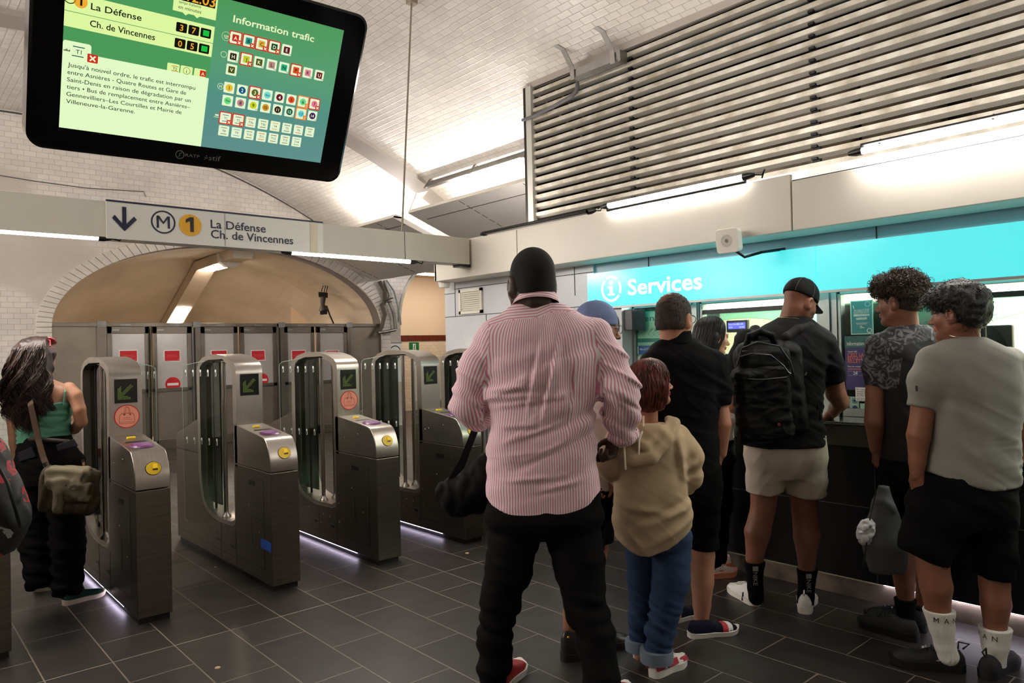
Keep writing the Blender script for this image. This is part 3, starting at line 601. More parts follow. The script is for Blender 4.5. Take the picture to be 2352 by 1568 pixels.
bs.inputs['Base Color'].default_value=(0,0,0,1); L.new(cr.outputs[0],bs.inputs['Emission Color']); bs.inputs['Emission Strength'].default_value=SCREEN
H0=.0105
b=MB(); b.add([S_.p(.487,0,H0),S_.p(1,0,H0),S_.p(1,.5625,H0),S_.p(.487,.5625,H0)],[(0,1,2,3)],0,[(0,0),(1,0),(1,1),(0,1)]); b.build('traffic_panel',mg,ds)
b=MB(); S_.rect(b,0,0,.487,.5625,h=H0); b.build('departures_panel',E_G,ds)
cr_=MB(); dk=MB(); blk=MB(); amb=MB(); grn=MB(); red=MB(); ln=MB(); yl=MB(); ti=MB(); org=MB()
h1,h2,h3,h4=.0112,.0119,.0126,.0133
c2=MB(); S_.rect(c2,0,0,.487,.266,h=h1); S_.rect(c2,0,.24,.086,.30,h=h1,r=.008); c2.build('notice_field',E_CR2,ds)
S_.rect(cr_,0,.345,.487,.394,h=h1); S_.rect(cr_,0,.396,.487,.455,h=h1); S_.rect(cr_,.335,.478,.487,.5625,h=h1)
for (u,v_) in ((.335,.268),(.382,.268),(.431,.268)): S_.rect(cr_,u,v_-.004,u+.043,.294,h=h1,r=.004)
S_.ring(dk,.014,.437,.016,.019,h=h2); S_.disc(yl,.046,.433,.021,h=h2); S_.rect(dk,.0445,.42,.051,.447,h=h3); S_.poly(dk,[(.0445,.447),(.038,.442),(.038,.436),(.0445,.44)],h=h3)
S_.text(dk,'La Défense',.077,.416,.03,.012,width=.159,h=h2); S_.text(dk,'Ch. de Vincennes',.077,.361,.03,.012,width=.208,h=h2)
S_.text(dk,'temps d\'attente',.353,.507,.014,width=.078,h=h2); S_.text(dk,'en minutes',.353,.489,.017,width=.08,h=h2)
S_.poly(cr_,[(.37,.478),(.39,.478),(.38,.47)],h=h1); S_.poly(cr_,[(.41,.478),(.43,.478),(.42,.47)],h=h1)
S_.rect(blk,.345,.518,.48,.5625,h=h2); S_.text(amb,'12:03',.478,.522,.05,.01,'r',h=h3)
for z_,d in ((.4255,'37'),(.3695,'05')):
    for i in range(3): S_.rect(blk,.352+.043*i,z_-.0165,.39+.043*i,z_+.0165,h=h2,r=.004)
    for i in range(2): S_.text(amb,d[i],.371+.043*i,z_-.011,.03,.012,'c',h=h3)
    S_.rect(grn,.447,z_-.01,.469,z_+.01,h=h3)
S_.rect(ln,.03,.283,.066,.286,h=h2); S_.rect(ln,.028,.252,.064,.255,h=h2); S_.text(dk,'T1',.048,.262,.019,.008,'c',h=h2)
for k in range(5): S_.rect(dk,.003+.004*k,.264,.006+.004*k,.268+.002*(k%3),h=h2)
def cross(mb,x,y,r,wd,h): S_.line(mb,[(x-r,y-r),(x+r,y+r)],wd,h=h); S_.line(mb,[(x-r,y+r),(x+r,y-r)],wd,h=h+.0002)
xw=MB(); S_.rect(red,.075,.241,.108,.27,h=h2,r=.003); cross(xw,.0915,.2555,.0085,.005,h3)
S_.text(dk,'T2',.362,.271,.014,.006,'c',h=h2); S_.rect(red,.35,.2845,.374,.2865,h=h2); S_.rect(red,.35,.267,.374,.269,h=h2); S_.text(dk,'i',.404,.27,.018,.01,'c',h=h2); S_.ring(dk,.404,.277,.0115,.0128,h=h2)
S_.rect(red,.452,.268,.474,.29,h=h2,r=.002); S_.text(xw,'A',.463,.272,.017,.006,'c',h=h3)
for i,(t,wd) in enumerate((("Jusqu'à nouvel ordre, le trafic est interrompu",.424),("entre Asnières - Quatre Routes et Gare de",.393),("Saint-Denis en raison de dégradation par un",.413),("tiers • Bus de remplacement entre Asnières–",.413),("Gennevilliers–Les Courtilles et Mairie de",.384),("Villeneuve-la-Garenne.",.222))):
    S_.text(dk,t,.0175,.214-.025*i,.0205,.003,width=wd,h=h2)
# right half: network grid
S_.text(ti,'Information trafic',.55,.4885,.036,.016,width=.328,h=h2)
S_.rect(ti,.526,.424,.538,.426,h=h2); S_.text(ti,'RER',.524,.428,.011,.004,h=h2); S_.ring(ti,.532,.432,.0155,.0165,h=h2)
S_.ring(ti,.531,.365,.010,.0115,h=h2); S_.ring(ti,.534,.245,.0105,.012,h=h2); S_.text(ti,'M',.534,.239,.015,.004,'c',h=h2); S_.rect(ti,.522,.124,.542,.126,h=h2); S_.rect(ti,.526,.13,.54,.136,h=h2)
pal={}
def icon(x,y,t,rgb,shape,st='',txt=None):
    hw=.0205
    if st in 'xo' and st: S_.rect(red if st=='x' else org,x-hw-.004,y-hw-.004,x+hw+.004,y+hw+.004,h=h1,r=.004)
    S_.rect(cr_w,x-hw,y-hw,x+hw,y+hw,h=h2,r=.003)
    if rgb not in pal: pal[rgb]=MB()
    mb=pal[rgb]
    if shape=='s': S_.rect(mb,x-.0125,y-.0125,x+.0125,y+.0125,h=h3,r=.003)
    elif shape=='c': S_.disc(mb,x,y,.0138,h=h3,n=20)
    else: S_.rect(mb,x-.012,y+.011,x+.012,y+.0132,h=h3); S_.rect(mb,x-.012,y-.0132,x+.012,y-.011,h=h3)
    lum=sum(rgb); tm=xw if (lum<330 and shape!='t') else dk; sz=.019 if shape!='t' else .0125
    if len(t)>1 and shape=='c': sz=.0165 if len(t)==2 else .011
    S_.text(tm,t,x,y-sz*.36,sz,.012 if shape!='t' else .004,'c',h=h4)
    if st=='x': S_.rect(red,x+.006,y-.0235,x+.0245,y-.005,h=h4+.0006); cross(xw,x+.0152,y-.0142,.0048,.003,h4+.0012)
    if st=='o': S_.rect(org,x+.01,y-.0235,x+.0245,y-.004,h=h4+.0006); S_.text(xw,'!',x+.017,y-.02,.016,.01,'c',h=h4+.0012)
    if st=='l':
        for k in range(3): S_.rect(dk,x+.009,y-.0215+.004*k,x+.0205,y-.0205+.004*k,h=h4)
cr_w=MB(); X0=.567; DXG=.0512
for i,(t,c_,s_) in enumerate((('A',(206,40,30),'x'),('B',(40,160,140),'x'),('C',(230,180,60),'x'),('D',(10,70,30),'x'),('E',(96,10,30),'l'))): icon(X0+DXG*i,.4335,t,c_,'s',s_)
for i,(t,c_,s_) in enumerate((('H',(50,30,10),'l'),('J',(200,210,50),'x'),('K',(80,86,20),'l'),('L',(190,140,130),'l'),('N',(40,180,130),'l'),('P',(230,80,30),'x'),('R',(230,140,150),'l'),('U',(110,10,30),'l'))): icon(X0+DXG*i,.3645,t,c_,'s',s_)
icon(X0,.3145,'V',(80,86,20),'s')
for i,(t,c_,s_) in enumerate((('1',(240,200,50),''),('2',(0,90,140),''),('3',(96,104,24),'x'),('3bis',(120,226,220),''),('4',(110,16,50),''),('5',(236,84,40),''),('6',(110,226,140),'o'),('7',(240,130,150),'x'))): icon(X0+DXG*i,.2455,t,c_,'c',s_)
for i,(t,c_,s_) in enumerate((('7bis',(110,230,130),''),('8',(196,140,140),''),('9',(210,220,30),'l'),('10',(214,150,40),''),('11',(56,30,10),''),('12',(10,90,60),'l'),('13',(110,220,220),'o'),('14',(60,20,90),'l'))): icon(X0+DXG*i,.1955,t,c_,'c',s_)
tc_=[(0,70,140),(140,20,50),(230,100,40),(0,90,60),(220,160,60),(70,20,90),(220,60,40),(110,60,30),(96,104,24),(60,160,210),(96,104,24),(230,80,50),(140,20,50),(96,80,24),(40,170,140)]
for i,t in enumerate(('T1','T2','T3a','T3b','T4','T5','T6','T7')): icon(X0+DXG*i,.1265,t,tc_[i],'t','x' if i<2 else '')
for i,t in enumerate(('T8','T9','T10','T11','T12','T13','T14')): icon(X0+DXG*i,.0758,t,tc_[8+i],'t')
for nm,mb,m_ in (('timetable_band',cr_,E_CR),('ink_lettering',dk,E_DK),('black_counter_box',blk,E_BLK),('amber_digit',amb,E_AMB),('green_lamp',grn,E_GRN),('red_mark',red,E_RED),('blue_rule',ln,E_LINE),('yellow_disc',yl,E_AMB),('title_lettering',ti,E_TXT),('orange_mark',org,E_ORG),('white_mark',xw,E_W),('icon_tile',cr_w,E_W)): mb.build(nm,m_,ds)
b=MB()
for k,(c_,mb) in enumerate(pal.items()): b.add(mb.v,mb.f,k)
b.build('line_badge',[em('badge_%d_%d_%d'%c_,c_,.9) for c_ in pal],ds)
b=MB(); S_.ring(b,.412,-.043,.014,.017,h=.0112); S_.line(b,[(.405,-.052),(.413,-.046),(.41,-.04),(.419,-.034)],.002,h=.0113); S_.text(b,'RATP',.432,-.047,.017,.002,width=.055,h=.0112)
S_.line(b,[(.49+.015,-.05),(.49+.028,-.04)],.002,h=.0112); S_.line(b,[(.505,-.04),(.52,-.043)],.002,h=.0112); S_.disc(b,.513,-.034,.0025,h=.0112,n=10); S_.text(b,'stif',.523,-.05,.03,.0,width=.046,h=.0112)
b.build('maker_mark',mat('grey_print',(120,120,122),.5),ds)
# ================================================================ TICKET GATES
from mathutils.geometry import tessellate_polygon
def plate(b,outer,holes,x0,x1,mi=0):
    """solid slab between x0 and x1 with outline (y,z) and holes"""
    loops=[outer]+holes; tri=tessellate_polygon([[Vector((y,z,0)) for y,z in l] for l in loops]); pts=[p for l in loops for p in l]; n=len(pts)
    v=[(x0,y,z) for y,z in pts]+[(x1,y,z) for y,z in pts]; f=[tuple(t) for t in tri]+[tuple(i+n for i in t[::-1]) for t in tri]
    s=0
    for l in loops:
        m=len(l)
        for i in range(m): a=s+i; c=s+(i+1)%m; f.append((a,c,c+n,a+n))
        s+=m
    return b.add(v,f,mi)
M_PURP=mat('purple_reader_glow',(112,62,118),.25,emit=.03); M_PURPD=mat('purple_reader_rim',(92,36,92),.3)
M_YELP=mat('yellow_plastic_slot',(246,206,24),.4); M_SCR=mat('gate_screen_black',(8,10,8),.25); M_DOT=mat('green_led_dot',(104,130,44),.4,emit=.16)
M_STK=mat('salmon_sticker',(252,164,140),.5); M_STKR=mat('sticker_red_rim',(206,50,44),.5); M_INK=mat('sticker_ink',(150,40,36),.5)
M_DGLASS=glass_mat('dark_green_gate_glass',(120,134,124),.15); M_SLOTW=mat('white_mark_paint',(225,230,225),.5); M_RUB=mat('black_rubber_plinth',(14,13,13),.6)
M_GBODY=mat('gate_brushed_steel',(124,116,107),.34,1,noise=.22,nscale=4,bump=.05,bscale=50,stretch=(1.5,1.5,40))
M_EDGE=mat('glass_edge_highlight',(196,214,206),.25)  # pale rim paints the bright highlight along the leaf edges
M_BLUET=mat('blue_tape',(30,80,170),.5)
def arc(c,r0,r1,a0,a1,n=8): return [(c[0]+r0*math.cos(a),c[1]+r1*math.sin(a)) for a in np.linspace(a0,a1,n)]
FY=4.447
def gate(X,lab,sticker=False,tape=False,left=True,right=True,glow=False):
    W=.186; x0,x1=X,X+W; xm=X+W/2
    g=empty('ticket_gate',(xm,5.375,0),lab,'ticket gate','stainless ticket gates in a row')
    MB().box(x0+.012,x1-.012,FY+.02,6.275,0,.04).build('plinth',M_RUB,g)
    if glow: MB().box(x0+.002,x0+.012,4.75,6.2,.033,.0346).build('added_floor_light',mat('added_floor_light_glow',(236,224,255),.4,emit=16),g)  # glow strip added under the cabinet to brighten the floor beside it
    # lower cabinet: saddle for the opening in its top edge
    sad=[(5.776,.747),(5.776,.62),(5.74,.47),(5.68,.375),(5.60,.335),(5.48,.31),(5.34,.302),(5.12,.31),(5.06,.325),(5.036,.36),(5.036,.747)]
    b=MB(); plate(b,[(FY,.035),(6.30,.035),(6.303,.744)]+[p for p in sad]+[(FY,.744)],[],x0,x1); b.build('cabinet',M_GBODY,g,bevel=.004)
    # upper heads
    front=[(FY+.001,.749),(5.036,.749),(5.036,1.012),(4.98,1.012),(4.56,.963)]+[(4.536,.957),(4.515,.945),(4.494,.922),(4.472,.888),(4.457,.85),(4.449,.81)]
    b=MB(); plate(b,front,[],x0,x1); b.build('reader_head',M_STEEL,g,bevel=.004,seg=3,smooth=32)
    rear=[(5.776,.749),(6.303,.749),(6.303,.82),(6.295,.85),(6.27,.872),(5.776,1.010)]
    b=MB(); plate(b,rear,[],x0,x1); b.build('rear_head',M_GBODY,g,bevel=.004)
    # arch frame
    top=[(4.99,1.36),(4.993,1.40),(5.01,1.425),(5.037,1.443),(5.11,1.468),(5.224,1.489),(5.36,1.50),(5.44,1.50),(5.525,1.497),(5.654,1.475),(5.731,1.442),(5.765,1.405),(5.776,1.36)]
    inn=[(5.055,.36),(5.055,1.36),(5.066,1.395),(5.1,1.42),(5.2,1.447),(5.36,1.463),(5.525,1.46),(5.64,1.438),(5.70,1.41),(5.715,1.36),(5.715,.62),(5.70,.52),(5.66,.42),(5.58,.365),(5.45,.335),(5.3,.33),(5.12,.335)]
    out=[(4.99,.73)]+top+[(5.776,.62),(5.74,.47),(5.68,.376),(5.60,.336),(5.48,.311),(5.34,.303),(5.12,.311),(5.06,.326),(5.037,.36),(5.037,.73)]
    b=MB(); plate(b,out,[inn],x0,x1); b.build('arch_frame',M_STEEL,g,bevel=.004,seg=3,smooth=32)
    for i,(px_,py_) in enumerate(((x0+.036,5.315),(x1-.036,5.335))):
        b=MB(); b.tube([(px_,py_,.33),(px_,py_,1.455)],.0155,14)
        b.lathe([(.034,.0),(.032,.012),(.018,.028),(.0155,.04)],(px_,py_,.33),n=16); b.build('pole',M_STEEL,g,smooth=40)
    MB().box(xm-.05,xm-.04,5.42,5.70,.40,1.44).build('housing_glass',M_DGLASS,g); MB().box(xm-.052,xm-.036,5.545,5.552,.36,1.45).build('glass_joint',M_DARKM,g)
    # swing leaves of glass
    for side,on in ((-1,left),(1,right)):
        if not on: continue
        L_,ang=(.45,18) if side<0 else (.42,44)
        hx=x0+.03 if side<0 else x1-.03; hy=5.335; d=np.array([side*math.sin(math.radians(ang)),math.cos(math.radians(ang))]); nn=np.array([-d[1],d[0]])*.005
        prof=[(0,.29),(.30,.262),(L_-.03,.255),(L_-.006,.268),(L_,.295),(L_,1.385),(L_-.008,1.41),(L_-.035,1.425),(.2,1.452),(0,1.462)]
        A=[(hx+d[0]*t+nn[0],hy+d[1]*t+nn[1],z) for t,z in prof]; B=[(hx+d[0]*t-nn[0],hy+d[1]*t-nn[1],z) for t,z in prof]
        lf=MB().hull(A,B).build('glass_leaf',M_GLASS,g)
        b=MB(); b.tube([((A[i][0]+B[i][0])/2,(A[i][1]+B[i][1])/2,A[i][2]) for i in range(2,9)],.0022,6); b.build('leaf_edge',M_EDGE,lf,smooth=60)
        b=MB(); Pg=Plane((hx,hy,0),(d[0]*1,d[1],0),(0,0,1))
        if side>0: pass
        sgn=1 if (np.cross(np.array([d[0],d[1],0]),[0,0,1])@np.array([0,-1,0]))>0 else -1
        for zrow in (1.365,.865):
            for k in range(5):
                t=.06+.085*k+(0 if L_>.43 else -.01)
                if t>L_-.03: break
                Pg.rect(b,t-.008,zrow-.024,t+.008,zrow+.024,h=sgn*.006)
                Pg.rect(b,t-.003,zrow-.022,t+.006,zrow+.006,1,h=sgn*.0066)
        b.build('leaf_mark',[M_SLOTW,M_BLACK],lf)
    # screen with dotted arrow
    P=Plane((x0,4.989,0),(1,0,0),(0,0,1)); P.n=np.array([0,-1.,0])
    scr=MB(); P.rect(scr,.03,1.21,.158,1.36,h=.0015); so=MB().box(x0+.03,x0+.158,4.985,4.99,1.212,1.36).build('arrow_screen',M_SCR,g)
    b=MB(); n=0
    rows=['.........##.','..#.....####','.##....####.','###...####..','###..####...','###.####....','#######.....','######......','#####.......','########....','##########..','##########..']
    for r_,row in enumerate(rows):
        for c_,ch in enumerate(row):
            if ch=='#': P.rect(b,.049+.0075*c_-.0022,1.322-.0077*r_-.0024,.049+.0075*c_+.0022,1.322-.0077*r_+.0024,h=.0045)
    b.build('led_arrow',M_DOT,so)
    if sticker:
        st=MB(); P.disc(st,.097,1.128,.073,0,h=.0012,n=40); so=st.build('round_bag_sticker',M_STKR,g); tag(so,'round salmon sticker with a red rim showing a handbag')
        b=MB(); P.disc(b,.097,1.128,.067,0,h=.0016,n=40); b.build('sticker_face',M_STK,so)
        b=MB(); bag=[(.055,1.085),(.137,1.085),(.142,1.10),(.138,1.135),(.128,1.148),(.068,1.148),(.056,1.135),(.052,1.10),(.055,1.085)]
        P.line(b,bag,.0022,h=.002); P.line(b,[(.056,1.094),(.138,1.094)],.0015,h=.002)
        for o_ in (0,.007): P.line(b,[(.08+o_,1.14),(.084+o_,1.175),(.09+o_*.8,1.188),(.1+o_*.2,1.188),(.106+o_,1.175),(.110+o_,1.14)],.0016,h=.002)
        for x_ in (.082,.116): P.disc(b,x_,1.14,.005,h=.002,n=10)
        P.text(b,'VOTRE SAC',.097,1.118,.008,.004,'c',h=.002); P.text(b,'VOTRE RESPONSABILITÉ',.097,1.108,.006,.003,'c',h=.002,width=.06); b.build('bag_drawing',M_INK,so)
    # reader plate on the sloping top
    sl=np.array([0,.42,.049]); sl/=np.linalg.norm(sl); Pt=Plane((x0,4.56,.963),(1,0,0),sl)
    b=MB(); ring=[Pt.p(.093+.068*math.cos(a),.10+.068*math.sin(a),.002) for a in np.arange(28)*2*PI/28]; dome=[Pt.p(.093+.055*math.cos(a),.10+.055*math.sin(a),.010) for a in np.arange(28)*2*PI/28]
    b.hull(ring,dome,0); Pt.disc(b,.093,.10,.05,1,h=.0108); b.build('card_reader',[M_PURPD,M_PURP],g)
    b=MB(); Pt.poly(b,[(.03,.21),(.156,.21),(.148,.235),(.12,.245),(.066,.245),(.038,.235)],h=.0015); Pt.rect(b,.05,.222,.13,.228,1,h=.003); b.build('ticket_exit_slot',[M_BLACK,M_ALU],g)
    b=MB(); b.hull([Pt.p(.068,.315,.001),Pt.p(.118,.315,.001),Pt.p(.118,.335,.001),Pt.p(.068,.335,.001)],[Pt.p(.07,.317,.009),Pt.p(.116,.317,.009),Pt.p(.116,.333,.009),Pt.p(.07,.333,.009)]); b.build('yellow_ticket_lip',M_YELP,g)
    # yellow ticket slot on the curved nose
    c=np.array([x0+.1,4.4625,.862]); u=np.array([0,.33,.944]); Py=Plane(c,(1,0,0),u/np.linalg.norm(u))
    b=MB(); b.hull([Py.p(.04*math.cos(a),.036*math.sin(a),-.012) for a in np.arange(28)*2*PI/28],[Py.p(.04*math.cos(a),.036*math.sin(a),.006) for a in np.arange(28)*2*PI/28],0)
    b.hull([Py.p(-.006,-.004,.006),Py.p(.022,-.004,.006),Py.p(.022,.024,.006),Py.p(-.002,.024,.006)],[Py.p(-.004,-.002,.016),Py.p(.02,-.002,.016),Py.p(.018,.018,.010),Py.p(.002,.018,.010)],0)
    Py.rect(b,-.006,-.011,.022,-.005,1,h=.0068); b.build('ticket_slot',[M_YELP,M_BLACK],g)
    b=MB(); b.hull([Py.p(.043*math.cos(a),.039*math.sin(a),-.012) for a in np.arange(28)*2*PI/28],[Py.p(.043*math.cos(a),.039*math.sin(a),.003) for a in np.arange(28)*2*PI/28]); b.build('slot_rim',M_BLACK,g)
    # access panels, screws and sockets on the left flank
    b=MB(); xx=x0-.0012
    def ln_(y0,z0,y1,z1,t=.0016): 
        a,c_=(max(abs(y1-y0),t),max(abs(z1-z0),t)); ym,zm=(y0+y1)/2,(z0+z1)/2; b.box(xx,x0+.001,ym-a/2,ym+a/2,zm-c_/2,zm+c_/2)
    ln_(5.04,.05,5.04,.30); ln_(5.32,.05,5.32,.30); ln_(4.56,.12,5.03,.12); ln_(4.56,.12,4.56,.70); ln_(4.60,.43,4.76,.43); ln_(4.60,.255,4.76,.255); ln_(4.76,.255,4.76,.43); ln_(5.04,.10,6.2,.10)
    b.build('panel_joint',M_DARKM,g)
    b=MB()
    for y,z in ((5.10,.17),(5.38,.17)): b.box(x0-.002,x0+.02,y-.04,y+.04,z-.018,z+.018,0); b.box(x0-.0026,x0,y-.03,y+.03,z-.011,z+.008,1)
    b.box(x0-.002,x0+.001,4.70,4.80,.635,.668,1); b.build('socket',[M_STEELD,M_BLACK],g)
    b=MB()
    for y,z in ((5.0,.36),(4.64,.345),(5.0,.22),(5.15,.235),(5.25,.24),(5.3,.17),(5.45,.22),(5.5,.26),(4.9,.86),(4.7,.90),(4.95,.85),(4.8,.5)): b.lathe([(.006,0),(.0045,.003)],(x0,y,z),(-1,0,0),8)
    b.build('screw',M_STEEL,g)
    if tape:
        b=MB(); b.box(x0-.0015,x0,4.46,4.62,.25,.31); o=b.build('blue_tape',M_BLUET,g); tag(o,'scrap of blue tape')
    return g
GX0=1.114; GP=.7655
gate(GX0-GP,'ticket gate cut off by the left edge of the view',right=True)
gate(GX0,'ticket gate beside the woman with the olive bag, with a round handbag sticker',sticker=True,left=False,glow=True)
gate(GX0+GP+.012,'ticket gate with blue tape low on its flank and no sticker',tape=True)
gate(GX0+2*GP+.008,'ticket gate with a round handbag sticker, in the middle of the row',sticker=True,glow=True)
gate(GX0+3*GP+.004,'ticket gate behind the hanging black sling bag, without a sticker',glow=True)
gate(4.18,'ticket gate half hidden behind the man in the pink striped shirt',right=False)
# ================================================================ DOOR BANK UNDER THE TUNNEL ARCH
DY=YE+.05
M_DOORF=mat('door_frame_steel',(132,124,114),.35,.9,noise=.2,nscale=4); M_DOORP=mat('polished_door_panel',(216,212,208),.2,.4,noise=.1,nscale=2); M_DOORG=mat('matt_side_panel',(150,140,126),.4,.8,noise=.25,nscale=2)
dX=lambda x: onY(x,760,DY)[0]
zt=onY(500,742,DY)[2]
dl=[(243,344),(347,440),(458,546),(549,635),(650,722),(725,797)]
M_REDP=mat('red_notice_paper',(196,22,38),.5); M_PAPER=mat('white_paper',(236,234,230),.6); M_PINKT=mat('pale_pink_print',(232,130,130),.6); M_NOE=mat('no_entry_red',(200,24,30),.4)
names=['leftmost door','second door from the left','third door from the left','fourth door from the left','fifth door from the left','rightmost door']
for k,(xa,xb) in enumerate(dl):
    a,c=dX(xa)+.01,dX(xb)-.01; d=empty('door_%d'%(k+1),((a+c)/2,DY,0)); d['kind']='structure'
    b=MB()
    for q in ((a,a+.07,0,zt-.06),(c-.07,c,0,zt-.06),(a,c,zt-.17,zt-.06),(a,c,0,.16),(a,c,.92,.98)): b.box(q[0],q[1],DY-.02,DY+.03,q[2],q[3])
    b.build('frame',M_DOORF,d,bevel=.004)
    MB().box(a+.06,c-.06,DY,DY+.012,.97,zt-.16).build('upper_panel',M_DOORP,d); MB().box(a+.06,c-.06,DY,DY+.012,.15,.93).build('lower_panel',M_DOORG,d)
    MB().box(a+.07,a+.17,DY-.023,DY-.02,zt-.125,zt-.10).build('maker_plate',M_ALU,d)
    hx=c-.035 if k%2==0 else a+.035
    MB().tube([(hx,DY-.07,.85),(hx,DY-.07,1.35)],.014,10).tube([(hx,DY-.07,.9),(hx,DY,.9)],.009,6).tube([(hx,DY-.07,1.3),(hx,DY,1.3)],.009,6).build('pull_bar',M_DOORF,d)
    # red notice, and the no-entry discs on two of the doors
    pxs=[(273,316,805,828),(376,414,806,834),(484,522,803,830),(576,609,804,830),(669,702,802,828),(747,778,802,820)][k]
    na=onY(pxs[0],815,DY)[0]; nb=onY(pxs[1],815,DY)[0]; z1=onY(pxs[0],804,DY)[2]; z0=z1-.185
    nt_=MB().box(na,nb,DY-.006,DY-.001,z0,z1).build('red_notice',M_PAPER); tag(nt_,'red notice in a white border taped to the '+names[k],'notice','red notices on the doors')
    P=Plane((na,DY-.006,z0),(1,0,0),(0,0,1)); P.n=np.array([0,-1.,0]); w_=nb-na
    b=MB(); P.rect(b,.012,.012,w_-.012,.185-.012,h=.001); rp=b.build('red_field',M_REDP,nt_)
    b=MB(); P.text(b,'Portillons réservés',w_/2,.10,.018,.0,'c',h=.002,width=w_*.6); P.text(b,'à la sortie des voyageurs',w_/2,.075,.018,.0,'c',h=.002,width=w_*.7); P.ring(b,w_-.035,.03,.008,.011,h=.002,n=16); b.build('lettering',M_PINKT,rp)
    if k in (1,3):
        cx=onY((397,602)[k==3],880,DY)[0]; cz=onY(397,882,DY)[2]
        s_=MB().lathe([(.115,0),(.115,.004)],(cx,DY-.001,cz),(0,-1,0),36).build('no_entry_sign',M_NOE); tag(s_,'round red no entry sign on the '+names[k],'sign','no entry signs on the doors')
        MB().box(cx-.085,cx+.085,DY-.0075,DY-.005,cz-.02,cz+.02).build('white_bar',M_PAPER,s_)
b=MB()
for xa,xb in ((222,243),(440,458),(635,650),(797,803)): b.box(dX(xa)-.005,dX(xb)+.005,DY-.03,DY+.05,0,zt)
b.box(AX-AA-.02,AX+AA+.02,DY-.03,DY+.06,zt-.06,zt)
struct(b.build('trim_13',M_DOORF,bevel=.004))
b=MB()
for xa in (342,445,640): b.box(dX(xa)-.012,dX(xa)+.012,DY-.034,DY-.03,.1,zt-.08)
struct(b.build('trim_14',M_DARKM))
b=MB(); b.box(AX-AA-.02,dX(222),DY,DY+.03,0,zt-.06); b.box(dX(803),AX+AA+.02,DY,DY+.03,0,zt-.06); struct(b.build('wall_door_side',M_DOORG))
b=MB()
for x in (232,450,645,800): b.box(dX(x)-.06,dX(x)+.06,DY-.05,DY-.03,zt-.07,zt+.02)
for x in (288,400,505,592,690,760): b.box(dX(x)-.07,dX(x)+.07,DY-.034,DY-.03,zt-.045,zt-.02)
struct(b.build('trim_15',M_GALV))
# blue emergency marks etc. on the pier to the right of the arch
PYY=YE-.035
q=lambda x,y: onY(x,y,PYY)
a=q(892,787); c=q(925,830)
ps=MB().box(a[0],c[0],YE-.02,YE-.001,c[2]-.4,a[2]).build('face_poster',M_PAPER); tag(ps,'white poster with a black line-drawn face on the tiled pier','poster')
P=Plane((a[0],YE-.02,0),(1,0,0),(0,0,1)); P.n=np.array([0,-1.,0]); wd=c[0]-a[0]; b=MB()
P.rect(b,.0,a[2]-.012,wd,a[2],h=.001); P.ring(b,wd/2,a[2]-.19,wd*.36,wd*.42,h=.001); P.disc(b,wd*.38,a[2]-.17,.012,h=.001,n=12); P.disc(b,wd*.62,a[2]-.17,.012,h=.001,n=12); P.ring(b,wd/2,a[2]-.2,wd*.16,wd*.2,h=.001,a0=PI*1.15,a1=PI*1.85,n=10); b.build('face_drawing',M_BLACK,ps)
a=onY(940,786,15.18); c=onY(962,805,15.18)
ex=MB().box(a[0],c[0],15.17,15.19,c[2]-.04,a[2]).build('exit_sign',mat('exit_green',(20,110,60),.4)); tag(ex,'small green emergency exit sign on the cream corridor wall','sign')
P=Plane((a[0],15.17,c[2]-.04),(1,0,0),(0,0,1)); P.n=np.array([0,-1.,0]); wd=c[0]-a[0]; hd=a[2]-c[2]+.04; b=MB(); P.rect(b,wd*.36,hd*.12,wd*.66,hd*.85,h=.001); xo=b.build('door_pictogram',M_PAPER,ex)
b=MB(); P.disc(b,wd*.52,hd*.7,.02,h=.002,n=10); P.line(b,[(wd*.5,hd*.62),(wd*.5,hd*.4),(wd*.42,hd*.2)],.02,h=.002); P.line(b,[(wd*.5,hd*.4),(wd*.6,hd*.2)],.02,h=.002); P.line(b,[(wd*.4,hd*.5),(wd*.6,hd*.55)],.015,h=.002); b.build('running_figure',MATS['exit_green'],xo)
# bundle of old cables and conduits on the pier
for k,(pts,r,lab) in enumerate((([(872,646),(884,668),(885,690),(878,700),(884,722),(876,752),(868,764)],.04,'thick dark cable wriggling down the tiled pier'),([(882,644),(896,676),(893,690),(905,720),(909,756)],.034,'dark conduit beside the thick cable on the tiled pier'),([(888,643),(905,668),(911,690),(917,720),(921,746)],.016,'thin pale conduit outermost in the pier bundle'),([(868,764),(885,762),(909,757)],.03,'dark pipe running level at the foot of the pier bundle'))):
    o=MB().tube([onY(x,y,YE-.07-.02*k) for x,y in pts],r,8).build('cable' if k!=1 else 'conduit',(M_DARKM,M_GALV,M_ALU,M_GALV)[k] if k!=0 else mat('grey_brown_cable',(84,76,70),.6),smooth=60); tag(o,lab,'cable')
cb=empty('cable_clamp',onY(892,690,YE-.05),'metal clamp bars across the pier cables','clamp')
MB().tube([onY(x,y,YE-.13) for x,y in ((880,690),(902,684))],.016,6).tube([onY(x,y,YE-.13) for x,y in ((886,694),(900,692))],.012,6).build('bar',M_GALV,cb)
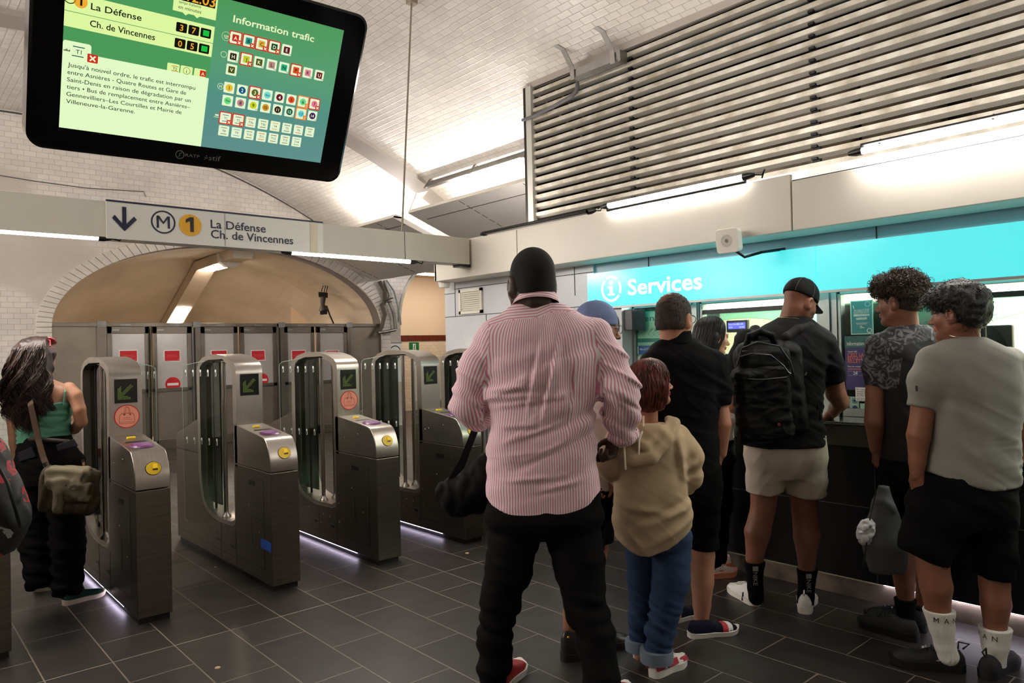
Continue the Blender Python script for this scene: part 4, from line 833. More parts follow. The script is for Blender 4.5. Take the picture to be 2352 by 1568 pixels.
# old spotlight hanging under the tunnel vault
sp=empty('hanging_spotlight',onY(742,690,13.4),'black spotlight hanging from wire loops under the tunnel vault','spotlight')
q=lambda x,y,Y=13.4: onY(x,y,Y)
b=MB(); b.tube([q(738,670),q(742,657),q(748,656),q(744,672)],.008,6); b.tube([q(749,672),q(753,656),q(757,657)],.008,6); b.tube([q(757,657),q(757,640,13.6)],.008,6); b.build('wire_loop',M_DARKM,sp)
M_SPT=mat('spotlight_black',(30,26,22),.6)
MB().hull([q(731,670),q(753,672),q(753,684),q(732,682)],[q(731,670,13.6),q(753,672,13.6),q(753,684,13.6),q(732,682,13.6)]).build('ballast',M_SPT,sp,bevel=.01)
b=MB(); b.tube([q(742,682),q(741,698),q(742,708)],[.06,.045,.05],10); b.tube([q(742,702),q(744,712)],[.06,.1],12); b.build('neck',mat('spotlight_grey',(70,64,58),.5,.4),sp,smooth=50)
MB().hull([q(735,706),q(752,707),q(752,722),q(735,723)],[q(736,704,13.7),q(750,705,13.7),q(750,716,13.7),q(736,716,13.7)]).build('lamp_head',M_SPT,sp,bevel=.015)
o=MB().tube([q(750,702),q(757,722),q(767,745)],.016,6).build('feed_cable',M_SPT,sp,smooth=60)
# ================================================================ FIGURE TOOLKIT (distance fields meshed to one smooth surface)
cRh=np.array([math.cos(YAW),-math.sin(YAW),0.0]); cFh=np.array([math.sin(YAW),math.cos(YAW),0.0]); ZU=np.array([0,0,1.0])
def nrm(v): v=np.asarray(v,float); return v/max(np.linalg.norm(v),1e-9)
def smin(a,b,k):
    h=np.clip(.5+.5*(b-a)/k,0,1); return b+(a-b)*h-k*h*(1-h)
class Sdf:
    def __init__(s): s.ops=[]; s.disp=None; s.clip=None
    def add(s,fn,lo,hi,k=.02,op='u'): s.ops.append((fn,np.array(lo,float),np.array(hi,float),k,op)); return s
    def cone(s,a,b,ra,rb=None,k=.02,op='u',flat=False):
        a=np.array(a,float);b=np.array(b,float);rb=ra if rb is None else rb; ab=b-a; L2=max(ab@ab,1e-12); r=max(ra,rb)
        def fn(p):
            q=p-a; t=np.clip(q@ab/L2,0,1); d=np.sqrt(((q-t[:,None]*ab)**2).sum(1))-(ra+(rb-ra)*t); return np.maximum(d,(p-b)@ab/math.sqrt(L2)) if flat else d
        return s.add(fn,np.minimum(a,b)-r,np.maximum(a,b)+r,k,op)
    def chain(s,pts,k=.02,flat=False):
        n=len(pts)-1
        for i in range(n): s.cone(pts[i][0],pts[i+1][0],pts[i][1],pts[i+1][1],k,'u',flat and i==n-1)
        return s
    def ell(s,c,r,R=None,k=.02,op='u'):
        c=np.array(c,float); r=np.array(r,float); R=np.eye(3) if R is None else np.array(R,float)   # rows = local axes
        ext=np.sqrt(((R.T*r)**2).sum(1))
        def fn(p):
            q=(p-c)@R.T; k0=np.sqrt(((q/r)**2).sum(1)); k1=np.sqrt(((q/(r*r))**2).sum(1)); return k0*(k0-1)/np.maximum(k1,1e-9)
        return s.add(fn,c-ext,c+ext,k,op)
    def rbox(s,c,hs,R=None,rad=.02,k=.02,op='u'):
        c=np.array(c,float); hs=np.array(hs,float); R=np.eye(3) if R is None else np.array(R,float); ext=np.abs(R.T)@hs
        def fn(p):
            q=np.abs((p-c)@R.T)-(hs-rad); return np.sqrt((np.maximum(q,0)**2).sum(1))+np.minimum(q.max(1),0)-rad
        return s.add(fn,c-ext,c+ext,k,op)
    def loft(s,secs,Rb,k=.02,n=2.3,cap=.02,op='u',axis=None):
        """secs: (point, half width, half depth) listed along the spine (increasing height); cross-section axes Rb and its horizontal normal"""
        secs=sorted(secs,key=lambda q:q[0][2]); Z=np.array([q[0][2] for q in secs]); Pc=np.array([q[0] for q in secs],float); a=np.array([q[1] for q in secs]); b=np.array([q[2] for q in secs])
        zz=np.linspace(Z[0],Z[-1],80)
        def cub(y):
            m=np.gradient(y,Z); i=np.clip(np.searchsorted(Z,zz)-1,0,len(Z)-2); h=Z[i+1]-Z[i]; t=(zz-Z[i])/h
            return (2*t**3-3*t*t+1)*y[i]+(t**3-2*t*t+t)*h*m[i]+(3*t*t-2*t**3)*y[i+1]+(t**3-t*t)*h*m[i+1]
        cx,cy,ca,cb=cub(Pc[:,0]),cub(Pc[:,1]),np.maximum(cub(a),.005),np.maximum(cub(b),.005); Rb=nrm(Rb); Fb=nrm(np.cross(ZU,Rb)); r=max(ca.max(),cb.max())
        def fn(p):
            z=p[:,2]; X=np.interp(z,zz,cx); Y=np.interp(z,zz,cy); A=np.interp(z,zz,ca); B=np.interp(z,zz,cb); dx=p[:,0]-X; dy=p[:,1]-Y
            u=np.abs(dx*Rb[0]+dy*Rb[1])/A; v=np.abs(dx*Fb[0]+dy*Fb[1])/B; rr=(u**n+v**n)**(1/n); d=(rr-1)*np.minimum(A,B)*np.where(rr<1,1,1)
            # better metric outside: scale by local radius
            d=(rr-1)/np.maximum(rr,1e-6)*np.sqrt((dx*dx+dy*dy))*.5+d*.5
            e=np.maximum(zz[0]-z,z-zz[-1]); q=np.maximum(d+cap,0); w_=np.maximum(e+cap,0); return np.minimum(np.maximum(d,e),np.sqrt(q*q+w_*w_)-cap) if cap else np.maximum(d,e)
        lo=np.array([cx.min()-r,cy.min()-r,Z[0]]); hi=np.array([cx.max()+r,cy.max()+r,Z[-1]]); return s.add(fn,lo,hi,k,op)
    def __call__(s,p):
        d=np.full(len(p),1.0)
        for fn,lo,hi,k,op in s.ops:
            m=((p>lo-k-.06)&(p<hi+k+.06)).all(1)
            if not m.any(): continue
            q=fn(p[m]); c=d[m]
            if op=='u': d[m]=smin(c,q,k)
            elif op=='s': d[m]=-smin(-c,q,k)
            elif op=='i': d[m]=-smin(-c,-q,k)
        if s.disp is not None:
            m=np.abs(d)<.06
            if m.any(): d[m]=d[m]-s.disp(p[m])
        if s.clip is not None: d=np.maximum(d,s.clip(p))
        return d
    def mesh(s,h,newton=2,pad=.015):
        U=[o for o in s.ops if o[4]=='u']; lo=np.min([o[1] for o in U],0)-pad-h; hi=np.max([o[2] for o in U],0)+pad+h
        c=4; n=(np.ceil((hi-lo)/(h*c)).astype(int)+1)
        g=np.stack(np.meshgrid(*[np.arange(k) for k in n],indexing='ij'),-1).reshape(-1,3); ctr=lo+(g+.5)*h*c
        dc=s(ctr); act=np.abs(dc)<h*c*1.35+.012
        N=n*c; D=np.where(np.repeat(np.repeat(np.repeat(dc.reshape(n),c,0),c,1),c,2)<0,-1.,1.).astype(np.float32)
        M=np.repeat(np.repeat(np.repeat(act.reshape(n),c,0),c,1),c,2)
        # include the far faces of active blocks
        M2=M.copy()
        for ax in range(3):
            sl=[slice(None)]*3; sl2=[slice(None)]*3; sl[ax]=slice(1,None); sl2[ax]=slice(None,-1); M2[tuple(sl)]|=M2[tuple(sl2)].copy()
        idx=np.argwhere(M2); D[tuple(idx.T)]=s(lo+idx*h)
        S=D<0; cs=[S[i:N[0]-1+i,j:N[1]-1+j,k:N[2]-1+k] for i in (0,1) for j in (0,1) for k in (0,1)]
        cnt=sum(q.astype(np.int8) for q in cs); A=(cnt>0)&(cnt<8); ci=np.argwhere(A)
        off=np.array([(i,j,k) for i in (0,1) for j in (0,1) for k in (0,1)]); val=np.stack([D[tuple((ci+o).T)] for o in off],1)
        E=[(a,b) for a in range(8) for b in range(a+1,8) if abs(off[a]-off[b]).sum()==1]
        acc=np.zeros((len(ci),3)); w_=np.zeros(len(ci))
        for a,b in E:
            m=(val[:,a]<0)!=(val[:,b]<0); t=val[m,a]/(val[m,a]-val[m,b]); acc[m]+=off[a]+t[:,None]*(off[b]-off[a]); w_[m]+=1
        v=lo+(ci+acc/w_[:,None])*h; vid=-np.ones(A.shape,int); vid[tuple(ci.T)]=np.arange(len(ci)); F=[]
        for ax in range(3):
            a1,a2=[(1,2),(2,0),(0,1)][ax]; sl=[slice(None)]*3; sl2=[slice(None)]*3; sl[ax]=slice(None,-1); sl2[ax]=slice(1,None)
            s0,s1=S[tuple(sl)],S[tuple(sl2)]; e=np.argwhere(s0!=s1); e=e[(e[:,a1]>0)&(e[:,a2]>0)&(e[:,a1]<A.shape[a1])&(e[:,a2]<A.shape[a2])]
            o1=np.zeros(3,int);o1[a1]=1;o2=np.zeros(3,int);o2[a2]=1
            q=np.stack([vid[tuple((e-o1-o2).T)],vid[tuple((e-o2).T)],vid[tuple(e.T)],vid[tuple((e-o1).T)]],1); fl_=~s0[tuple(e.T)]; q[fl_]=q[fl_][:,::-1]; F.append(q[(q>=0).all(1)])
        F=np.concatenate(F)
        for _ in range(newton):
            e=h*.35; d=s(v); G=np.stack([s(v+np.eye(3)[i]*e)-d for i in range(3)],1)/e; g2=np.maximum((G*G).sum(1),.25); st=np.clip(d/g2,-h*.5,h*.5); v=v-st[:,None]*G*.9
        return v,F
def wob(p,f,seed=0,n=4):
    """smooth organic noise in about -1..1; f = frequency (scalar or per-axis)"""
    r=np.random.default_rng(seed); q=p*np.asarray(f); o=0
    for i in range(n):
        a=r.normal(size=3); b=r.normal(size=3); o=o+np.sin(q@a+r.uniform(0,6.28)+1.6*np.sin(q@b*.7+r.uniform(0,6.28)))
    return o/n*1.4
def fold(p,f,seed=0): x=wob(p*2.3,f,seed); return np.tanh(2.2*x)*.6+x*.4
def rid(p,f,seed=0,w_=.22): return np.exp(-(wob(p*2.3,f,seed)/w_)**2)
def near(p,c,r): return np.exp(-((p-np.asarray(c))**2).sum(1)/(2*r*r))
def put(name,meshes,mats,parent,mi=None,smooth=True,uv=None):
    """join (v,F) lists into ONE mesh object"""
    V=np.concatenate([np.asarray(m[0],float) for m in meshes]); o=0; Fs=[]
    for m in meshes: Fs+= [tuple(int(i)+o for i in f) for f in m[1]]; o+=len(m[0])
    me=bpy.data.meshes.new(name); me.from_pydata(V.tolist(),[],Fs)
    for m in (mats if isinstance(mats,(list,tuple)) else [mats]): me.materials.append(m)
    if mi is not None: me.polygons.foreach_set('material_index',np.asarray(mi,np.int32))
    if smooth: me.polygons.foreach_set('use_smooth',np.ones(len(me.polygons),bool))
    if uv is not None: l=me.uv_layers.new(name='UVMap'); l.data.foreach_set('uv',np.asarray(uv,np.float32).ravel())
    ob=bpy.data.objects.new(name,me); link(ob,parent); return ob
def fcent(v,F): return v[np.asarray(F)].mean(1)
# -- head, hand, shoe builders
def head_ops(S,c,fwd,up=(0,0,1),s=1.0,jaw=1.0,nose=1.0,neck=None,neck_r=.056,ears=True,face=True):
    """c: point between the ears; rows of R: right, forward, up"""
    f=nrm(fwd); up=nrm(np.asarray(up)-f*(np.asarray(up)@f)); r=np.cross(f,up); R=np.stack([r,f,up]); c=np.array(c,float)
    T=lambda x,y,z: c+s*(r*x+f*y+up*z); k=.018*s
    E=lambda p,rad,k_=k,op='u',R_=None: S.ell(T(*p),np.array(rad)*s,R if R_ is None else R_,k_,op)
    E((0,-.012,.042),(.075,.095,.09)); E((0,.028,-.018),(.062*jaw,.066,.085),.03*s)
    for q in (-1,1):
        S.cone(T(q*.05*jaw,.0,-.048),T(q*.014,.07,-.094),.022*s,.019*s,.025*s); E((q*.038,.05,-.02),(.026,.03,.03),.025*s)
    S.cone(T(0,.07,-.092),T(0,.074,-.09),.019*s*jaw,None,.02*s)
    if face:
        E((0,.084,.03),(.05,.013,.012),.02*s)
        for q in (-1,1):
            E((q*.031,.104,.012),(.02,.017,.013),.012*s,'s'); E((q*.031,.08,.011),(.0135,.0125,.0115),.006*s); E((q*.031,.0865,.018),(.018,.009,.005),.006*s)
        S.cone(T(0,.088,.016),T(0,.112*nose,-.026),.008*s,.0115*s,.012*s); E((0,.113*nose,-.029),(.012,.011,.010),.008*s)
        for q in (-1,1): E((q*.012,.1,-.032),(.0085,.011,.008),.006*s)
        E((0,.094,-.053),(.023,.0105,.006),.006*s); E((0,.092,-.064),(.02,.0105,.0075),.006*s); E((0,.1055,-.0585),(.022,.006,.0016),.004*s,'s'); E((0,.092,-.042),(.004,.008,.008),.006*s)
    if ears:
        for q in (-1,1):
            Re=np.stack([nrm(r*q+f*-.35),nrm(f*.95+r*q*.3),nrm(up+f*-.15)])
            E((q*.081,-.010,-.002),(.012,.023,.036),.007*s,'u',Re); E((q*.094,-.003,.002),(.009,.013,.022),.006*s,'s',Re); E((q*.076,.0,-.03),(.008,.011,.010),.008*s)
    if neck is not None: S.cone(T(0,-.022,-.045),neck,neck_r*s,neck_r*s*1.1,.03*s)
    return T,R
def hand_ops(S,wrist,dirn,normal,side,curl=.5,s=1.0,spread=.12,thumb=.5,curls=None):
    """wrist point, direction to the knuckles, palm-back normal (out of the back of the hand), side=+1 when the thumb lies toward cross(dir,normal)"""
    d=nrm(dirn); n=nrm(np.asarray(normal)-d*(np.asarray(normal)@d)); t=np.cross(d,n)*side; w_=np.array(wrist,float)
    S.cone(w_-d*.05*s,w_+d*.01*s,.028*s,.025*s,.02*s)
    L=[.044,.050,.047,.036]; kn=[(.028,.090),(.009,.096),(-.010,.092),(-.027,.082)]
    for i,((a,b),l) in enumerate(zip(kn,L)):
        K=w_+t*a*s+d*b*s; S.cone(w_+t*a*.55*s+d*.015*s,K,.0155*s,.0115*s,.012*s)
        c=(curls[i] if curls else curl)*(1+.08*i); P=K; u=nrm(d+t*spread*(a/.03)*.6); ang=0
        for j,(fl,r0,r1) in enumerate(((l,.0105,.0092),(l*.62,.0092,.0083),(l*.52,.0083,.0066))):
            ang+=c*(1.0,1.25,.8)[j]; v_=u*math.cos(ang)-n*math.sin(ang); Q=P+v_*fl*s; S.cone(P,Q,r0*s,r1*s,.0035*s); P=Q
    B=w_+t*.024*s+d*.022*s-n*.006*s; v1=nrm(d*.75+t*.75-n*(.25+.5*thumb)); Q=B+v1*.038*s; S.cone(B,Q,.0165*s,.012*s,.012*s)
    v2=nrm(v1*(1-.4*thumb)+d*.5-t*.35*thumb-n*.25*thumb); Q2=Q+v2*.032*s; S.cone(Q,Q2,.0115*s,.0098*s,.004*s); v3=nrm(v2+d*.2-t*.4*thumb-n*.2*thumb); S.cone(Q2,Q2+v3*.024*s,.0098*s,.0078*s,.004*s)
def shoe(parent,heel,toe,width=.098,h=.095,sole=.028,m_up=None,m_sole=None,toe_h=.05,collar=.095,name='shoe',soleout=.006,bump=None,ankle_open=True,label=None):
    """heel and toe are ground points; a lofted upper on a moulded sole"""
    H=np.array([heel[0],heel[1],0.]); T_=np.array([toe[0],toe[1],0.]); L_=np.linalg.norm(T_-H); d=(T_-H)/L_; r=np.cross(d,ZU); base=max(heel[2] if len(heel)>2 else 0,0)
    st=np.linspace(0,1,18); W=np.interp(st,[0,.06,.2,.45,.7,.88,.97,1],[.35,.6,.70,.74,1.0,.86,.45,.15])*width/2
    Ht=np.interp(st,[0,.05,.15,.30,.42,.55,.7,.85,.95,1],[collar*.72,collar,collar*.98,collar*.92,h*.98,h*.74,toe_h*1.15,toe_h,toe_h*.74,toe_h*.35])
    off=np.interp(st,[0,.5,.75,1],[0,.0,.004,.0]); V=[];F=[]; n=15
    for t,w_,hh,o in zip(st,W,Ht,off):
        for q in np.linspace(0,PI,n):
            c_,s_=math.cos(q),math.sin(q); e=.62
            V.append(H+d*t*L_+r*(math.copysign(abs(c_)**e,c_)*w_*(1-.32*(s_**2.2)*(1 if t<.5 else .6))+o)+ZU*(base+sole*.8+(hh-sole*.8)*abs(s_)**.75))
    for i in range(17):
        for j in range(n-1): F.append((i*n+j,i*n+j+1,(i+1)*n+j+1,(i+1)*n+j))
    F.append(tuple(range(n))); F.append(tuple(range(17*n,18*n))[::-1])
    b=MB(); b.add(V,F); o=b.build(name,m_up,parent,smooth=70)
    if label: o['label']=label
    b=MB(); out=[];
    for t,w_,oo in zip(st,W,off): out.append((t,w_+soleout,oo))
    pts=[(-.004/L_,out[0][1]*.6,0)]+out+[(1+.006/L_,out[-1][1]*.6,0)]
    loop=[(t,w_+o) for t,w_,o in pts]+[(t,-w_+o) for t,w_,o in pts[::-1]]
    lift=lambda t: .012*max(0,(t-.75)/.25)**2
    lo=[H+d*t*L_+r*y*.95+ZU*(base+.0+lift(t)) for t,y in loop]; hi=[H+d*t*L_+r*y+ZU*(base+sole+lift(t)*.8+.006*max(0,(.2-t)/.2)) for t,y in loop]
    b.hull(lo,hi); so=b.build('sole',m_sole,o,smooth=40)
    return o,(H,d,r,L_)
def laces(o,fr,n,m,z0,z1,t0=.42,t1=.68,w_=.026):
    H,d,r,L_=fr; b=MB()
    for k in range(n):
        t=t0+(t1-t0)*k/(n-1); z=z0+(z1-z0)*k/(n-1); p=H+d*t*L_
        b.tube([p-r*w_+ZU*(z-.008),p+ZU*(z+.006)+d*.004,p+r*w_+ZU*(z-.008)],.0032,5)
    return b.build('laces',m,o)
def strands(roots,path,r0=.002,r1=.0008,n=10,sides=4):
    """bundle of hair locks in one (v,F) pair; path(root_index,t)->point"""
    V=[];F=[]
    for i in range(len(roots)):
        P=np.array([path(i,t) for t in np.linspace(0,1,n)]); T_=np.gradient(P,axis=0); T_/=np.maximum(np.linalg.norm(T_,axis=1),1e-9)[:,None]
        a=np.cross(T_,np.array([.3,.2,.93])); a/=np.maximum(np.linalg.norm(a,axis=1),1e-6)[:,None]; b=np.cross(T_,a); R=np.linspace(r0,r1,n); o=len(V)
        for j in range(n):
            for q in range(sides): V.append(P[j]+R[j]*(math.cos(q*2*PI/sides)*a[j]+math.sin(q*2*PI/sides)*b[j]))
        for j in range(n-1):
            for q in range(sides): F.append((o+j*sides+q,o+j*sides+(q+1)%sides,o+(j+1)*sides+(q+1)%sides,o+(j+1)*sides+q))
    return np.array(V),F
# -- cloth and skin materials
def skin(name,rgb,rgb2,rough=.5):
    m=mat(name,rgb,rough,noise=.2,nscale=7,rgb2=rgb2,bump=.04,bscale=200); b=m.node_tree.nodes['Principled BSDF']; b.inputs['Subsurface Weight'].default_value=.0; return m
def cloth(name,rgb,rgb2=None,rough=.9,nscale=14,bump=.35,bscale=300,sheen=0): return mat(name,rgb,rough,noise=.05,nscale=nscale,bump=bump*.3,bscale=bscale*1.6,sheen=sheen,spec=.12)
SK_BLACK=skin('deep_brown_skin',(62,42,34),(46,30,24),.45); SK_TAN=skin('tanned_skin',(142,92,68),(120,74,53)); SK_FAIR=skin('fair_skin',(194,142,114),(176,122,96)); SK_OLIVE=skin('olive_skin',(150,102,78),(128,82,60))
LIP=mat('lip_skin',(168,92,84),.45); LIPR=mat('lip_rose',(176,84,84),.4)
EYEW=mat('eye_dark',(36,26,22),.2); BROW=mat('brow_hair',(34,24,20),.8)
M_BTROU=cloth('black_trouser_cloth',(11,10,11),(8,8,9)); M_BSHORT=cloth('black_shorts_jersey',(8,8,9),(6,6,7)); M_BTEE=cloth('black_cotton_tee',(14,14,16),(10,10,11))
class Person:
    def __init__(s,label,D,x,y,phi=0,group=None):
        """x,y: pixel of the ground point midway between the feet; phi: facing, 0 = away from the viewer, 90 = towards the right"""
        s.D=D; s.m=D/FPX; g=onZ(x,y); s.root=empty('person',(g[0],g[1],0),label,'person',group); a=math.radians(phi)
        s.f=cFh*math.cos(a)+cRh*math.sin(a); s.r=cRh*math.cos(a)-cFh*math.sin(a)
    def A(s,x,y,dd=0): return at(x,y,s.D+dd)
    def body(s,m,parts,mi=None): return put('body',parts,m,s.root,mi)
    # pixel helpers: sections are (x, y, half width in pixels, half depth in metres, depth offset); chains are (x, y, radius in pixels, depth offset)
    def secs(s,L): return [(s.A(q[0],q[1],q[4] if len(q)>4 else 0),q[2]*s.m,q[3]) for q in L]
    def ch(s,L): return [(s.A(q[0],q[1],q[3] if len(q)>3 else 0),q[2]*s.m) for q in L]
    def zy(s,y): return CAMZ-(y-784-(s.ox-1176)*-.0236)*s.m
    def hem(s,pts):
        """clip everything below a hem line given in pixels"""
        pts=sorted(pts); X=[q[0] for q in pts]; o=s.A(X[0],pts[0][1]); L_=[float((s.A(x,y)-o)@cRh) for x,y in pts]; Z=[float(s.A(x,y)[2]) for x,y in pts]
        return lambda p: np.interp((p-o)@cRh,L_,Z)-p[:,2]
    def garment(s,name,m,secs=None,chains=(),h=.0085,k=.045,n=2.4,disp=None,clip=None,parent=None,cap=.015,label=None,extra=None,flat=True):
        S=Sdf()
        if secs: S.loft(s.secs(secs),cRh,k,n,cap)
        for c in chains: S.chain(s.ch(c),k,flat)
        if extra: extra(S)
        S.disp=disp; S.clip=clip; o=put(name,[S.mesh(h)],m,parent or s.root)
        if label: o['label']=label
        return o
    def limbs(s,chains,secs=None,h=.0085,k=.009):
        S=Sdf()
        if secs: S.loft(s.secs(secs),cRh,.02,2.2,.02)
        for c in chains: S.chain(s.ch(c),k)
        return S.mesh(h)
def lateral(p,o): return (p-np.asarray(o))@cRh

def wr(o,amp=.004,fx=9,fz=24,seed=1,ramp=.002,tilt=.3):
    """cloth folds round a reference point: soft rolls and a few sharp creases"""
    o=np.asarray(o)
    def f(p):
        q=p-o; l=q@cRh; d=q@cFh; z=q[:,2]; c=np.stack([l*.6,d*.6,z+tilt*l],1); return amp*fold(c,(fx,fx,fz),seed)+ramp*(rid(c,(fx,fx,fz*.9),seed+7)-.25)
    return f
def seams(P,L,w_=.012,amp=.006):
    """pulled folds along lines given in pixels: (x0,y0,x1,y1[,gain])"""
    o=P.A(*L[0][:2]); E=[]
    for q in L:
        a,b=P.A(q[0],q[1])-o,P.A(q[2],q[3])-o; E.append((np.array([a@cRh,a[2]]),np.array([b@cRh,b[2]]),q[4] if len(q)>4 else 1))
    def f(p):
        q=np.stack([(p-o)@cRh,p[:,2]-o[2]],1); d=0
        for a,b,g in E:
            ab=b-a; t=np.clip(((q-a)@ab)/(ab@ab),0,1); r=np.linalg.norm(q-a-t[:,None]*ab,axis=1); s_=np.cross(ab,q-a)/np.linalg.norm(ab)
            d=d+g*amp*(np.exp(-(r/w_)**2)-.7*np.exp(-((r/w_-1.3)**2))*(s_<0))*np.sin(np.clip(t,.06,.94)*PI)
        return d
    return f
def gathers(fs,pts,r=.1,base=.3,gain=1.): return lambda p: sum(f(p) for f in fs)*(base+gain*sum(near(p,c,r) for c in pts))
def surf_samples(v,F,n,seed=0,keep=None):
    F=np.asarray(F); a=v[F[:,1]]-v[F[:,0]]; b=v[F[:,3]]-v[F[:,0]]; nn=np.cross(a,b); ar=np.linalg.norm(nn,axis=1); c=v[F].mean(1); nn/=np.maximum(ar,1e-12)[:,None]
    if keep is not None: ar=ar*keep(c,nn)
    r=np.random.default_rng(seed); i=r.choice(len(F),n,p=ar/ar.sum()); return c[i],nn[i],r
def curls(v,F,n,seed,rad=.007,length=.03,th=.0022,turns=1.6,out=.012,keep=None,lay=None,pts=11):
    c,nn,r=surf_samples(v,F,n,seed,keep); rv=r.normal(size=(n,3)); t=rv-nn*(rv*nn).sum(1)[:,None]
    if lay is not None: t=t*.5+np.asarray(lay(c))
    t/=np.linalg.norm(t,axis=1)[:,None]; b=np.cross(nn,t); ph=r.uniform(0,6.28,n); ra=rad*r.uniform(.6,1.3,n); le=length*r.uniform(.6,1.3,n); o_=out*r.uniform(.1,1.,n)
    def path(i,u): a=ph[i]+u*turns*2*PI; return c[i]-nn[i]*.004+t[i]*le[i]*u+nn[i]*(o_[i]*u+ra[i]*math.sin(a))+b[i]*ra[i]*math.cos(a)
    return strands(range(n),path,th,th*.45,pts,4)

def fall_hair(T,s,n,prof,gap,seed,r0=.003,wave=.003,part=0,pts=16,cut=.1):
    """locks that fall from the crown over a head; prof = (height, half width, half depth, forward offset) in head units, gap = half angle left open for the face"""
    r=np.random.default_rng(seed); Z=np.array([q[0] for q in prof][::-1]); X,Y,O=[np.array([q[i] for q in prof][::-1]) for i in (1,2,3)]; L=[(r.uniform(gap,2*PI-gap),r.uniform(0,.45)**1.5,r.uniform(1-cut,1.0),r.uniform(0,6.28),r.uniform(.93,1.05)) for _ in range(n)]
    def path(i,t):
        a,t0,t1,ph,k=L[i]; u=t0+(t1-t0)*t; z=Z[-1]+(Z[0]-Z[-1])*(u**1.25); w_=np.interp(z,Z,X)*k; d=np.interp(z,Z,Y)*k; o=np.interp(z,Z,O); a2=a+.10*math.sin(ph+5*u); wv=wave*math.sin(ph+u*14)
        return T(w_*math.sin(a2)+part*(1-u)**6+wv,o+d*math.cos(a2)+wv*.5,z)
    return strands(range(n),path,r0*s,r0*.3*s,pts,4)
# ================================================================ PEOPLE
def stripe_mat(name,c1,c2,period,duty=.5):
    m=bpy.data.materials.new(name); m.use_nodes=True; N=m.node_tree.nodes; L=m.node_tree.links; b=N['Principled BSDF']; tc=N.new('ShaderNodeTexCoord'); sp=N.new('ShaderNodeSeparateXYZ'); L.new(tc.outputs['UV'],sp.inputs[0])
    d=N.new('ShaderNodeMath'); d.operation='DIVIDE'; d.inputs[1].default_value=period; L.new(sp.outputs[0],d.inputs[0]); fr=N.new('ShaderNodeMath'); fr.operation='PINGPONG'; fr.inputs[1].default_value=.5; L.new(d.outputs[0],fr.inputs[0])
    r=N.new('ShaderNodeMapRange'); r.inputs[1].default_value=.5*(1-duty)-.05; r.inputs[2].default_value=.5*(1-duty)+.05; L.new(fr.outputs[0],r.inputs[0]); mx=N.new('ShaderNodeMix'); mx.data_type='RGBA'; mx.inputs[6].default_value=lin(c1)+(1,); mx.inputs[7].default_value=lin(c2)+(1,); L.new(r.outputs[0],mx.inputs[0]); L.new(mx.outputs[2],b.inputs['Base Color'])
    b.inputs['Roughness'].default_value=.8; b.inputs['Specular IOR Level'].default_value=.25; b.inputs['Sheen Weight'].default_value=.1
    n=N.new('ShaderNodeTexNoise'); n.inputs['Scale'].default_value=26; n.inputs['Detail'].default_value=4; L.new(tc.outputs['Object'],n.inputs['Vector']); bp=N.new('ShaderNodeBump'); bp.inputs['Strength'].default_value=.35; bp.inputs['Distance'].default_value=.012; L.new(n.outputs['Fac'],bp.inputs['Height']); L.new(bp.outputs[0],b.inputs['Normal']); return m
